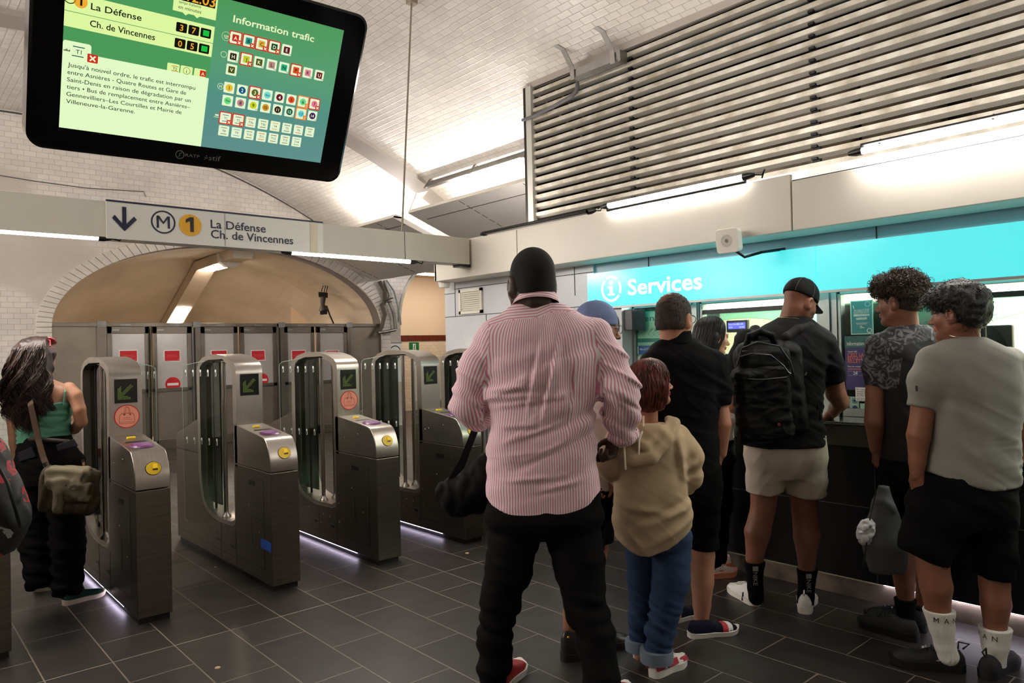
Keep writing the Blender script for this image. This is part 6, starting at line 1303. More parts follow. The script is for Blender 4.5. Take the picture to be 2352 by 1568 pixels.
# ---------------------------------------------------------------- woman in the white top
def white_woman():
    P=Person('person, woman with long straight black hair in a white top, in profile',4.58,1650,1330,85); A=P.A; m=P.m; s=.95
    hf=nrm(cRh*.96+cFh*.22-ZU*.1); c=A(1636,777); S=Sdf(); T,R=head_ops(S,c,hf,(0,0,1),s,jaw=.92,nose=1.02,neck=A(1630,825,.0),neck_r=.047); v,F,mi=facemesh(S,T,R,c,s,.0042)
    bd=P.limbs([[(1632,1040,24,-.05),(1638,1150,17,-.05),(1636,1300,10,-.02)],[(1650,1040,22,.12),(1654,1150,16,.14),(1650,1300,10,.16)],[(1650,850,17,-.1),(1668,930,13,-.1),(1690,955,10,-.1)]],[(1640,1000,42,.15),(1642,900,36,.15),(1636,820,18,.06)],.011)
    S4=Sdf(); hand_ops(S4,A(1690,955,-.1),cRh*.9+ZU*.1,ZU,1,.6,.9); hm=S4.mesh(.006)
    body=P.body([SK_FAIR,LIPR],[(v,F),bd,hm],np.concatenate([mi,np.zeros(len(bd[1])+len(hm[1]),int)])); eyes(P,T,body,s,col=mat('dark_brow',(22,16,14),.8))
    S=Sdf(); S.ell(T(0,-.016,.044),np.array((.082,.102,.097))*s,R,.02); S.cone(T(.0,-.05,.0),T(0,-.075,-.33),.06*s,.05*s,.05); S.cone(T(.05,-.02,.0),T(.055,-.03,-.3),.036*s,.03*s,.05); S.cone(T(-.05,-.02,.0),T(-.055,-.03,-.3),.036*s,.03*s,.05)
    fy=lambda p:(p-c)@R[1]/s; fz=lambda p:(p-c)@R[2]/s
    S.clip=lambda p: (fy(p)-.022-np.clip((fz(p)-.02)*.75,-.01,.065))*s
    S.disp=lambda p: .0022*wob(np.stack([(p-c)@R[0],(p-c)@R[1],((p-c)@R[2])*.08],1),(120,120,60),4)
    M_SL=mat('sleek_black_hair',(16,12,10),.5); st=fall_hair(T,s,620,[(.147,.012,.02,-.01),(.135,.048,.056,-.012),(.11,.075,.088,-.015),(.07,.086,.106,-.018),(.0,.089,.108,-.025),(-.08,.088,.09,-.05),(-.2,.082,.075,-.065),(-.36,.07,.06,-.075)],.85,5,.0032,.0015,cut=.05,pts=18); put('hair',[S.mesh(.0055),st],M_SL,P.root)
    M_W=cloth('white_knit_top',(226,222,212),(210,206,196),.85)
    P.garment('white_top',M_W,[(1634,822,20,.09),(1638,835,32,.15),(1642,870,38,.19),(1642,930,38,.18),(1640,1005,40,.18)],[[(1652,850,24,-.14),(1664,905,21,-.15),(1678,950,18,-.12),(1694,958,15,-.1)],[(1650,850,22,.16),(1665,910,18,.16)]],.0085,.035,2.3,wr(A(1660,900),.003,12,18,41))
    P.garment('trousers',M_BTROU,[(1640,1060,44,.18),(1640,995,42,.17)],[[(1632,1040,38,-.05),(1638,1150,30,-.05),(1636,1296,19,-.02)],[(1650,1040,36,.12),(1654,1150,28,.14),(1650,1296,18,.16)]],.01,.04,2.3,wr(A(1640,1150),.004,9,20,43),lambda p:.07-p[:,2])
    M_SN=mat('pale_pink_running_mesh',(206,188,182),.7,bump=.3,bscale=300); M_CO=mat('coral_foam_sole',(214,128,100),.6)
    for hx,hy,tx_,ty_ in ((1613,1329,1680,1320),(1640,1306,1700,1298)):
        g=onZ(hx,hy); t=onZ(tx_,ty_); o_,fr=shoe(P.root,(g[0],g[1]),g+nrm(t-g)*.25,.09,.09,.034,M_SN,M_CO,.052,.085,'running_shoe'); laces(o_,fr,4,M_SOLEW,.085,.06)
        H,d,r,L_=fr; b=MB()
        for sg in (1,-1):
            q=lambda t,z: H+d*t*L_+r*sg*.0415+ZU*z
            b.add([q(.38,.05),q(.48,.043),q(.66,.062),q(.5,.051),q(.44,.058)],[(0,1,2,3,4)])
        b.build('coral_mark',M_CO,o_)
white_woman()
# ---------------------------------------------------------------- man with the black backpack
def sock(P,pts,m_,name='sock'):
    S=Sdf(); S.chain(P.ch(pts),.01); o=pts[0]; C=P.A(o[0],o[1],o[3] if len(o)>3 else 0); S.clip=lambda p: p[:,2]-C[2]
    S.disp=lambda p:.0012*np.sin(np.arctan2((p-C)@cRh,(p-C)@cFh)*24); ob=put(name,[S.mesh(.0055)],m_,P.root); return ob,C
def backpack_man():
    P=Person('person, man in a black cap and pale shorts leaning on the service counter',4.08,1795,1400,42); A=P.A; m=P.m; s=1.0
    hf=nrm(cRh*.86+cFh*.42-ZU*.42); c=A(1836,698,.02); S=Sdf(); T,R=head_ops(S,c,hf,ZU+cFh*.0+cRh*.1,s,jaw=1.08,neck=A(1812,762,.02),neck_r=.064); v,F,mi=facemesh(S,T,R,c,s,.005)
    q=(fcent(v,F)-c)@R.T; beard=(q[:,2]<-.03)&(q[:,1]>.012)&(q[:,2]>-.14)&(q[:,1]>-.02-.35*(q[:,2]+.03))&(np.abs(q[:,2]+.0585)>.012); mi=np.where(beard&(mi==0),2,mi)
    S_=M_TAN2=SK_TAN
    LL=[(1757,1110,33),(1752,1170,27),(1740,1222,29),(1733,1280,19),(1732,1345,14)]; RL=[(1846,1115,34),(1848,1172,28),(1853,1232,29),(1853,1300,18),(1852,1365,14)]; RA=[(1908,850,26,.05),(1920,905,22,.06),(1929,922,21,.09),(1913,946,14,.2)]; LA=[(1700,850,24,.05),(1690,930,20,.12),(1730,965,14,.30)]
    bd=P.limbs([LL,RL,RA,LA],[(1800,1060,74,.11),(1795,900,76,.12),(1806,780,70,.09),(1812,755,30,.06)],.009)
    S4=Sdf(); hand_ops(S4,A(1912,946,.2),-ZU*.45+cFh*.45-cRh*.12,ZU*.5+cFh*.3-cRh*.1,-1,.45,1.1,spread=.34,thumb=.2); h1=S4.mesh(.0045); S4=Sdf(); hand_ops(S4,A(1730,965,.3),cRh*.8+cFh*.5,ZU,1,.6,1.0); h2=S4.mesh(.006)
    n2=len(bd[1])+len(h1[1])+len(h2[1]); P.body([SK_TAN,LIP,mat('stubble_skin',(104,74,58),.7,bump=.5,bscale=500)],[(v,F),bd,h1,h2],np.concatenate([mi,np.zeros(n2,int)]))
    # cap, bill forward
    M_CAP=cloth('black_cap_twill',(16,16,18),(11,11,13),.7); S=Sdf(); S.ell(T(0,-.008,.052),np.array((.087,.108,.098)),R,.01); S.clip=lambda p:(.034-((p-c)@R[2]))
    cp=put('cap',[S.mesh(.0055)],M_CAP,P.root); b=MB(); V=[];n=14
    for t in np.linspace(0,1,6):
        for a in np.linspace(-1,1,n): V.append(T(math.sin(a*1.15)*(.072+.004*t),.074*math.cos(a*1.0)+.016+t*.075*math.cos(a*1.2)**.7,.036-.012*a*a-t*.020))
    k=len(V); V2=[np.array(p)-R[2]*.005 for p in V]; ff=[(i*n+j,i*n+j+1,(i+1)*n+j+1,(i+1)*n+j) for i in range(5) for j in range(n-1)]; b.add(V,ff); b.add(V2,[f[::-1] for f in ff]); b.build('bill',M_CAP,cp,smooth=60)
    b=MB()
    for a in (0,1.05,2.1): 
        for o_ in (-.003,.003): b.tube([T(.089*math.cos(a+o_)*math.cos(t),-.008+.110*math.sin(a+o_)*math.cos(t),.052+.1*math.sin(t)) for t in np.linspace(-.15,PI+.15,22)],.0009,4)
    b.ell if False else None
    b.lathe([(.007,0),(.005,.004)],T(0,-.008,.149),R[2],10); b.build('seam',mat('grey_stitch',(92,92,94),.8),cp)
    b=MB(); b.tube([T(.03*math.cos(t),-.112+.01*abs(math.cos(t)),.04+.03*math.sin(t)) for t in np.linspace(0,PI,12)],.003,5); b.build('strap_opening',mat('cap_strap',(38,38,40),.6),cp)
    # T-shirt
    o=A(1800,880); RS=[(1880,788,38,.02),(1900,835,34,.04),(1911,872,31,.06)]; LS=[(1722,790,36,.02),(1700,838,30,.05),(1692,868,26,.07)]
    ts=P.garment('t_shirt',cloth('washed_black_cotton',(30,30,32),(20,20,22)),[(1822,728,32,.075,.02),(1818,742,54,.10,.02),(1808,768,86,.125),(1800,830,93,.15),(1794,930,92,.15),(1798,1022,95,.155)],[RS,LS],.009,.045,2.4,gathers([wr(o,.006,8,15,51,.004,.4)],[A(1870,860),A(1850,960)],.1,.6,.8),P.hem([(1690,1018),(1705,1020),(1790,1027),(1890,1022),(1960,1024)]))
    # shorts
    M_SH=cloth('stone_nylon_shorts',(188,176,160),(170,158,142),.7); hl=P.hem([(1700,1124),(1720,1130),(1755,1133),(1792,1126),(1800,1132),(1835,1140),(1870,1139),(1896,1132),(1910,1130)])
    P.garment('shorts',M_SH,[(1802,1095,70,.12),(1803,1065,88,.145),(1802,1000,90,.14)],[[(1762,1050,44),(1757,1100,40),(1755,1142,40)],[(1846,1050,45),(1851,1100,43),(1853,1150,43)]],.0085,.03,2.4,gathers([wr(A(1803,1080),.004,14,12,53,.004,-.8)],[A(1880,1100),A(1800,1080)],.06,.5,1),hl)
    # socks and trainers
    M_WS=mat('white_trainer_mesh',(222,220,216),.6,bump=.25,bscale=200); M_LB=mat('grey_sock_mark',(150,148,146),.8)
    for pts,hx,hy,tv in (([(1733,1289,24),(1733,1320,18),(1735,1350,17),(1737,1372,17)],1738,1391,-cRh*.2+cFh*.98),([(1854,1306,23),(1853,1335,18),(1851,1368,18),(1850,1390,18)],1848,1410,cRh*.42+cFh*.9)):
        so,C=sock(P,pts,M_SOCKK); Pl=Plane(P.A(pts[0][0]-6,pts[0][1]+4)-cFh*(pts[0][2]*m+.002),cRh,ZU); b=MB(); Pl.rect(b,-.016,-.026,.014,0,h=.002); Pl.text(b,'NIKE',-.014,-.032,.034,.006,h=.002,rot=-PI/2); b.build('sock_mark',M_LB,so)
        g=onZ(hx,hy); d=nrm(tv); o_,fr=shoe(P.root,(g[0],g[1]),g+d*.29,.106,.10,.03,M_WS,M_SOLEW,.058,.10,'trainer'); H,dd,r,L_=fr; laces(o_,fr,5,M_SOLEW,.095,.07)
        b=MB()
        for sg in (-1,1): b.hull([H+dd*.26*L_+r*sg*.036+ZU*.008,H+dd*.30*L_+r*sg*.037+ZU*.008,H+dd*.29*L_+r*sg*.035+ZU*.055,H+dd*.27*L_+r*sg*.035+ZU*.055],[H+dd*.26*L_+r*sg*.0465+ZU*.008,H+dd*.30*L_+r*sg*.0475+ZU*.008,H+dd*.29*L_+r*sg*.0405+ZU*.055,H+dd*.27*L_+r*sg*.0405+ZU*.055])
        b.build('black_slit',M_BLACK,o_); b=MB(); b.tube([H+dd*.02*L_+ZU*.10,H-dd*.012+ZU*.115,H+dd*.06*L_+ZU*.125],.004,6); b.build('pull_tab',M_WS,o_)
    b=MB(); b.tube([T(.066*math.cos(t),-.035-.062*math.sin(t),-.105-.018*math.sin(t)) for t in np.linspace(-.2,PI+.2,18)],.0013,5); b.build('neck_chain',mat('gold_chain',(212,180,110),.3,1),P.root)
    # backpack: a thing of its own
    bx=lambda x,y,dd=0: A(x,y,-.15+dd)
    g=bx(1765,1010); bp=empty('backpack',(g[0],g[1],g[2]),'black backpack worn by the man in the black cap at the counter','backpack')
    M_BP=cloth('black_nylon',(19,19,20),(13,13,14),.55,30,.35,500); rr_=nrm(cRh*.92+cFh*.1+ZU*.06); uu=nrm(ZU-cRh*.055); ff_=np.cross(rr_,uu)*-1; Rm=np.stack([rr_,np.cross(uu,rr_),uu])
    S=Sdf(); S.rbox(bx(1770,895,.03),(.185,.085,.27),Rm,.08,.03); S.disp=lambda p:.003*fold(p,(16,16,22),61); main=put('main_compartment',[S.mesh(.008)],M_BP,bp)
    S=Sdf(); S.rbox(bx(1752,928,-.055),(.155,.05,.205),Rm,.048,.03); S.disp=lambda p:.004*fold(p,(14,14,20),63)+.003*rid(p,(9,9,30),65); put('front_pocket',[S.mesh(.007)],M_BP,bp)
    S=Sdf(); S.rbox(bx(1757,838,-.045),(.14,.035,.085),Rm,.034,.02); S.disp=lambda p:.003*fold(p,(22,22,30),64); put('upper_pocket',[S.mesh(.006)],M_BP,bp)
    S=Sdf(); S.rbox(bx(1836,920,.04),(.022,.05,.10),Rm,.02,.02); put('side_pocket',[S.mesh(.006)],M_BP,bp)
    M_ZIP=mat('black_zip_tape',(30,30,31),.4)
    b=MB(); q=lambda x,y,dd: bx(x,y,dd)
    for pts in ([(1693,838,-.05),(1704,800,-.07),(1740,785,-.085),(1790,795,-.085),(1815,830,-.075),(1826,870,-.065)],[(1698,820,-.10),(1725,812,-.105),(1770,815,-.105),(1800,840,-.10),(1812,858,-.09)],[(1706,870,-.115),(1750,872,-.12),(1808,866,-.11)]):
        b.tube([q(*p) for p in pts],.0045,6)
    b.build('zip',M_ZIP,bp,smooth=60)
    b=MB(); 
    for x,y,dd in ((1723,800,-.095),(1728,800,-.095)): b.hull([q(x,y,dd)+cRh*k for k in (-.004,.004)]+[q(x,y,dd)-ZU*.03+cRh*.004,q(x,y,dd)-ZU*.03-cRh*.004],[p-cFh*.006 for p in ([q(x,y,dd)+cRh*k for k in (-.004,.004)]+[q(x,y,dd)-ZU*.03+cRh*.004,q(x,y,dd)-ZU*.03-cRh*.004])])
    b.build('zip_pull',M_ZIP,bp)
    S=Sdf(); S.chain([(bx(1714,792,-.02),.017),(bx(1722,772,-.03),.018),(bx(1748,762,-.035),.018),(bx(1772,770,-.03),.018),(bx(1780,790,-.015),.017)],.01); put('carry_handle',[S.mesh(.006)],M_BP,bp)
    S=Sdf()
    S.chain([(bx(1788,796,.04),.024),(A(1806,774,-.128),.024),(A(1832,756,-.108),.024),(A(1858,748,-.06),.024),(A(1878,760,.02),.024)],.012); S.chain([(bx(1728,784,.05),.024),(A(1734,772,-.12),.024),(A(1736,757,-.08),.024),(A(1732,756,.0),.024)],.012)
    put('shoulder_strap',[S.mesh(.007)],cloth('strap_webbing',(40,38,38),(30,29,29),.6),bp)
    b=MB(); b.tube([A(1868,870,-.08),A(1876,930,-.1),A(1884,964,-.1)],.009,6); b.tube([A(1868,880,-.1),A(1880,940,-.12)],.006,6); b.build('loose_strap',M_BP,bp,smooth=60)
    b=MB()
    for x,y,dx,dy in ((1688,842,4,10),(1806,852,10,6),(1829,900,2,10),(1822,945,14,-7),(1850,862,3,-8),(1686,882,-6,8)): b.tube([q(x,y,-.09 if 1690<x<1815 else -.02),q(x+dx,y+dy,-.09 if 1690<x<1815 else -.02)],.0045,6)
    b.build('buckle',mat('buckle_grey',(120,120,122),.3,.8),bp)
    b=MB(); b.lathe([(.009,0),(.007,.003)],q(1789,975,-.11),-cFh,14); b.build('red_badge',mat('badge_red',(120,30,20),.5),bp)
backpack_man()
# ---------------------------------------------------------------- curly-haired young man
def curly_man():
    P=Person('person, young man with curly hair in a black shirt with a grey camouflage yoke',3.74,2080,1460,-38); A=P.A; m=P.m; s=1.0
    hf=nrm(cFh*.80-cRh*.62-ZU*.05); c=A(2066,695); S=Sdf(); T,R=head_ops(S,c,hf,(0,0,1),s,neck=A(2082,768,.0),neck_r=.058); v,F,mi=facemesh(S,T,R,c,s,.005)
    leg=[(2064,1185,30),(2066,1240,27),(2072,1290,27),(2078,1340,22),(2081,1390,15),(2083,1425,13)]; leg2=[(2140,1185,30,.12),(2130,1300,25,.14),(2116,1420,13,.16)]; LA=[(2015,850,24),(2012,900,22),(2008,965,21),(2013,1030,15,.05)]; RA=[(2165,850,24,.04),(2170,950,20,.02),(2160,1050,15,.0)]
    bd=P.limbs([leg,leg2,LA,RA],[(2105,1100,66,.11),(2100,900,72,.12),(2088,780,55,.08),(2083,760,28,.05)],.009); S4=Sdf(); hand_ops(S4,A(2013,1030,.05),-ZU*.95+cFh*.25+cRh*.1,-cRh*.9,1,.55,.95); hm=S4.mesh(.005)
    P.body([SK_TAN,LIP],[(v,F),bd,hm],np.concatenate([mi,np.zeros(len(bd[1])+len(hm[1]),int)]))
    S=Sdf(); S.ell(T(0,-.01,.078),np.array((.098,.118,.085)),R,.02); S.ell(T(0,-.055,.03),np.array((.085,.075,.075)),R,.03); S.ell(T(0,.06,.085),np.array((.085,.06,.05)),R,.03); S.disp=lambda p:.009*wob(p,(60,60,60),5)
    hv,hF=S.mesh(.0065); fz=lambda q:(q-c)@R[2]
    st=curls(hv,hF,1500,7,.0085,.030,.0021,1.7,.022,keep=lambda q,n:np.where(fz(q)>.02,1.,.25))
    M_CH=mat('curly_brown_hair',(84,64,46),.45,noise=.5,nscale=40,rgb2=(22,17,14)); put('hair',[(hv,hF),st],[M_HAIRK,M_CH],P.root,np.concatenate([np.zeros(len(hF),int),np.ones(len(st[1]),int)]))
    S=Sdf(); S.ell(T(0,-.02,.0),np.array((.078,.095,.07)),R,.01); S.clip=lambda p: np.maximum(-.07-((p-c)@R[2])+np.clip((p-c)@R[1]+.02,0,1)*1.1+np.abs((p-c)@R[0])*.5,(p-c)@R[1]-.04); put('faded_hair',[S.mesh(.006)],mat('hair_fade',(40,28,22),.8),P.root)
    o=A(2095,900)
    mm=bpy.data.materials.new('camouflage_jersey'); mm.use_nodes=True; N=mm.node_tree.nodes; L=mm.node_tree.links; b=N['Principled BSDF']; b.inputs['Roughness'].default_value=.75; tc=N.new('ShaderNodeTexCoord'); n=N.new('ShaderNodeTexNoise'); n.inputs['Scale'].default_value=22; n.inputs['Detail'].default_value=4; n.inputs['Distortion'].default_value=2.2; L.new(tc.outputs['Object'],n.inputs['Vector']); cr=N.new('ShaderNodeValToRGB'); L.new(n.outputs['Fac'],cr.inputs[0]); e=cr.color_ramp.elements; e[0].position=.46; e[0].color=lin((30,30,33))+(1,); e[1].position=.62; e[1].color=lin((108,108,112))+(1,); an=N.new('ShaderNodeAttribute'); an.attribute_name='yoke'; r_=N.new('ShaderNodeMapRange'); r_.inputs[1].default_value=-.1; r_.inputs[2].default_value=.1; L.new(an.outputs['Fac'],r_.inputs[0]); mx=N.new('ShaderNodeMix'); mx.data_type='RGBA'; mx.inputs[6].default_value=lin((15,15,17))+(1,); L.new(r_.outputs[0],mx.inputs[0]); L.new(cr.outputs[0],mx.inputs[7]); L.new(mx.outputs[2],b.inputs['Base Color'])
    S=Sdf(); S.loft(P.secs([(2086,748,38,.075),(2086,762,58,.10),(2088,785,82,.12),(2092,830,88,.14),(2098,900,84,.14),(2105,980,78,.135),(2108,1075,80,.14)]),cRh,.045,2.4,.015); S.chain(P.ch([(2022,800,34),(2014,845,29),(2014,886,27)]),.04,True).chain(P.ch([(2158,805,34,.06),(2166,850,29,.08),(2170,885,26,.08)]),.04,True); S.disp=wr(o,.004,8,14,71,.003); hl=P.hem([(1980,1075),(2100,1078),(2220,1072)]); S.clip=hl
    v,F=S.mesh(.0085); fc=fcent(v,F); yk=P.zy if False else None
    px=(fc-o)@cRh/m+2095; py=900-(fc[:,2]-o[2])/m; vx=(v-o)@cRh/m+2095; vy=900-(v[:,2]-o[2])/m; sd=np.maximum(np.interp(vx,[2000,2040,2060,2110,2180],[800,792,790,781,792])-vy,np.interp(vy,[780,885,902],[2050,2036,1985])-vx)/8
    ob=put('shirt',[(v,F)],[mm],P.root); at_=ob.data.attributes.new('yoke','FLOAT','POINT'); at_.data.foreach_set('value',sd.astype(np.float32))
    P.garment('shorts',M_BSHORT,[(2105,1150,60,.12),(2105,1110,76,.14),(2105,1050,78,.14)],[[(2072,1110,40),(2066,1200,36),(2066,1222,36)],[(2140,1110,40,.08),(2138,1215,36,.12)]],.01,.035,2.4,wr(A(2100,1150),.004,9,14,73),P.hem([(2000,1204),(2035,1207),(2100,1212),(2200,1215)]))
    for pts,hx,hy,tx,ty in (([(2079,1374,24),(2080,1400,19),(2084,1432,18)],2108,1474,1985,1436),([(2118,1390,21,.14),(2116,1440,17,.15)],2128,1452,2020,1425)):
        sock(P,pts,M_SOCKK); g=onZ(hx,hy); t=onZ(tx,ty); o_,fr=shoe(P.root,(g[0],g[1]),g+nrm(t-g)*.30,.108,.11,.038,M_SHOEK,M_SOLEK,.07,.10,'trainer'); laces(o_,fr,5,M_SHOEK,.105,.08)
curly_man()
# grey drawstring bag with a white cloth, held in front of him
def grey_bag():
    D=3.62; A=lambda x,y,dd=0: at(x,y,D+dd); g=A(2010,1305)
    e=empty('cloth_bag',(g[0],g[1],g[2]),'grey cloth bag with a white end hanging in front of the curly-haired man','bag'); S=Sdf()
    S.loft([(A(2040,1312),.085,.05),(A(2032,1260),.10,.07),(A(2030,1200),.085,.06),(A(2030,1150),.05,.045),(A(2030,1118),.02,.02)],cRh,.03,2.2,.02); S.disp=lambda p:.006*fold(p,(18,18,9),81); put('sack',[S.mesh(.007)],cloth('grey_ripstop',(84,86,86),(62,64,64),.6),e)
    S=Sdf(); S.ell(A(1986,1226,-.03),(.034,.035,.052),None,.02); S.ell(A(1994,1210,-.03),(.03,.03,.04),None,.02); S.disp=lambda p:.006*fold(p,(50,50,50),83); put('white_cloth_end',[S.mesh(.005)],cloth('white_nylon',(214,212,216),(186,184,190),.6),e)
    b=MB(); b.tube([A(2012,1130,-.03),A(2002,1170,-.04),A(1994,1215,-.05),A(1990,1250,-.05),A(1985,1290,-.05)],.004,6); b.lathe([(.006,-.008),(.007,0),(.005,.008)],A(1984,1296,-.05),(0,0,1),10); b.build('drawcord',M_BLACK,e,smooth=60)
grey_bag()
# ---------------------------------------------------------------- young man in the grey T-shirt
def grey_man():
    P=Person('person, young man in a grey T-shirt, black shorts and white socks',3.26,2240,1545,-30); A=P.A; m=P.m; s=1.02
    hf=nrm(cFh*.83-cRh*.58-ZU*.03); c=A(2200,722); S=Sdf(); T,R=head_ops(S,c,hf,(0,0,1),s,neck=A(2213,800,.0),neck_r=.06); v,F,mi=facemesh(S,T,R,c,s,.005)
    LL=[(2140,1250,36),(2142,1300,34),(2150,1345,34),(2154,1400,26),(2164,1450,20),(2172,1495,17)]; RL=[(2282,1290,34),(2284,1340,31),(2287,1385,31),(2286,1440,23),(2285,1520,18)]; LA=[(2124,880,28),(2121,940,26),(2110,1000,25),(2107,1060,18),(2106,1090,15)]; RA=[(2340,880,26,.04),(2344,940,24,.06),(2343,1000,22,.08),(2332,1060,16,.12)]
    bd=P.limbs([LL,RL,LA,RA],[(2218,1130,76,.11),(2234,960,74,.12),(2224,820,66,.08),(2215,795,30,.05)],.009); S4=Sdf(); hand_ops(S4,A(2106,1085),-ZU*.96+cRh*.12,-cRh*.8-cFh*.4,1,.5,1.0); h1=S4.mesh(.005); S4=Sdf(); hand_ops(S4,A(2331,1062,.12),-ZU*.9-cRh*.2,cRh,-1,.5,1.0); h2=S4.mesh(.005)
    P.body([SK_TAN,LIP],[(v,F),bd,h1,h2],np.concatenate([mi,np.zeros(len(bd[1])+len(h1[1])+len(h2[1]),int)]))
    S=Sdf(); S.ell(T(0,-.012,.062),np.array((.1,.122,.092)),R,.02); S.ell(T(0,-.05,.01),np.array((.086,.082,.085)),R,.03); S.ell(T(0,.07,.075),np.array((.08,.05,.045)),R,.03); S.disp=lambda p:.006*wob(p,(70,70,50),6); S.clip=lambda p: -.075-((p-c)@R[2])+np.clip((p-c)@R[1]+.035,0,1)*1.05
    hv,hF=S.mesh(.0065); st=curls(hv,hF,1500,9,.006,.032,.0018,.8,.010,keep=lambda q,n:np.where((q-c)@R[2]>.02,1.,.3),lay=lambda q:np.stack([R[1]*.5-R[2]*.4]*len(q)),pts=8); put('hair',[(hv,hF),st],M_HAIRK,P.root)
    o=A(2225,940); M_G=cloth('grey_jersey',(138,136,130),(122,120,115),.9,18,.25,300); hl=P.hem([(2100,1072),(2124,1080),(2165,1098),(2225,1113),(2290,1110),(2324,1102),(2345,1098)]); hsl=None
    def disp(p):
        q=p-o; l=q@cRh; z=q[:,2]; return wr(o,.0035,7,13,91,.0025,.5)(p)+.006*np.exp(-((l+.01-z*.12)/.045)**2)*np.exp(-((z+.12)/.22)**2)+.010*(rid(np.stack([l,q@cFh,z],1),(5,5,20),95,.3)-.2)*near(p,A(2330,1060),.12)
    ts=P.garment('t_shirt',M_G,[(2218,774,36,.075),(2219,786,58,.10),(2225,808,92,.125),(2228,850,104,.145),(2234,930,98,.15),(2232,1010,97,.15),(2226,1070,101,.155),(2224,1122,102,.155)],[[(2146,832,39),(2130,878,37),(2120,935,33)],[(2316,832,38,.02),(2333,880,34,.04),(2342,932,29,.06)]],.0085,.045,2.4,disp,hl)
    b=MB(); w3=[(2190,786,-.085),(2172,820,-.13),(2160,850,-.145),(2150,884,-.12)]; w4=[(2252,786,-.085),(2290,822,-.13),(2310,850,-.13),(2320,880,-.10)]
    P.garment('shorts',M_BSHORT,[(2212,1205,86,.13),(2213,1160,108,.15),(2218,1085,104,.15)],[[(2155,1180,70),(2130,1240,54),(2118,1282,52)],[(2268,1180,62),(2280,1260,46),(2282,1328,42)]],.0095,.035,2.4,wr(A(2200,1200),.005,9,14,97),P.hem([(2050,1255),(2074,1262),(2110,1280),(2158,1294),(2232,1310),(2250,1322),(2318,1328),(2340,1328)]))
    M_MK=mat('sock_lettering',(40,40,42),.8)
    for pts,hx,hy,tv,lt,ly in (([(2157,1399,34),(2163,1440,26),(2170,1482,21),(2178,1505,22)],2216,1542,-cRh*.93+cFh*.36,'MAN',1420),([(2286,1440,34),(2286,1480,27),(2285,1520,21),(2285,1540,21)],2262,1560,cRh*.80+cFh*.60,'MAN',1462)):
        so,C=sock(P,pts,M_SOCKW); q=pts[0]; r_=(q[2]-3)*m; b=MB(); cx=P.A(q[0]+2,ly)
        for i,ch in enumerate(lt):
            a0=-.75+.62*i if lt and q[0]<2200 else -1.9+.62*i+(1.1 if i==2 and False else 0); n=nrm(cRh*math.sin(a0)-cFh*math.cos(a0)); rt=nrm(cRh*math.cos(a0)+cFh*math.sin(a0)); Pl=Plane(cx+n*(r_+.004),rt,ZU); Pl.text(b,ch,0,0,.032,.002,'c',h=.001)
        b.build('sock_lettering',M_MK,so)
        g=onZ(hx,hy); o_,fr=shoe(P.root,(g[0],g[1]),g+nrm(tv)*.30,.106,.10,.034,M_SHOEK,M_SOLEK,.062,.095,'trainer'); H,dd,r,L_=fr; laces(o_,fr,4,M_SHOEK,.098,.07)
        b=MB(); b.tube([H+dd*.02*L_+ZU*.10,H-dd*.02+ZU*.125,H+dd*.07*L_+ZU*.13,H+dd*.08*L_+ZU*.1],.004,6); b.build('pull_loop',M_SHOEK,o_,smooth=60)
        b=MB(); 
        for sg in (-1,1): q_=lambda t,z: H+dd*t*L_+r*sg*.046+ZU*z; b.add([q_(.32,.055),q_(.36,.05),q_(.40,.052),q_(.37,.056)],[(0,1,2,3)])
        q_=lambda t,z,y: H+dd*t*L_+r*y+ZU*z; b.add([q_(.50,.097,-.012),q_(.56,.088,-.012),q_(.56,.088,.012),q_(.50,.097,.012)],[(0,1,2,3)]); b.build('pale_mark',mat('pale_shoe_mark',(190,188,184),.6),o_)
    b=MB(); Pl=Plane(A(2095,890)-cFh*.06-cRh*.01,nrm(cRh*.4-cFh*.9),ZU); Pl.rect(b,-.006,-.012,.006,.012,h=.004); b.build('sleeve_mark',M_BLACK,ts)
    b=MB(); b.tube([A(2213+33*math.cos(t),768+6*math.sin(t),-.06*abs(math.sin(t))-.01) for t in np.linspace(.1,PI-.1,16)],.0014,5); b.build('neck_chain',mat('silver_chain',(190,190,190),.3,1),P.root)
grey_man()
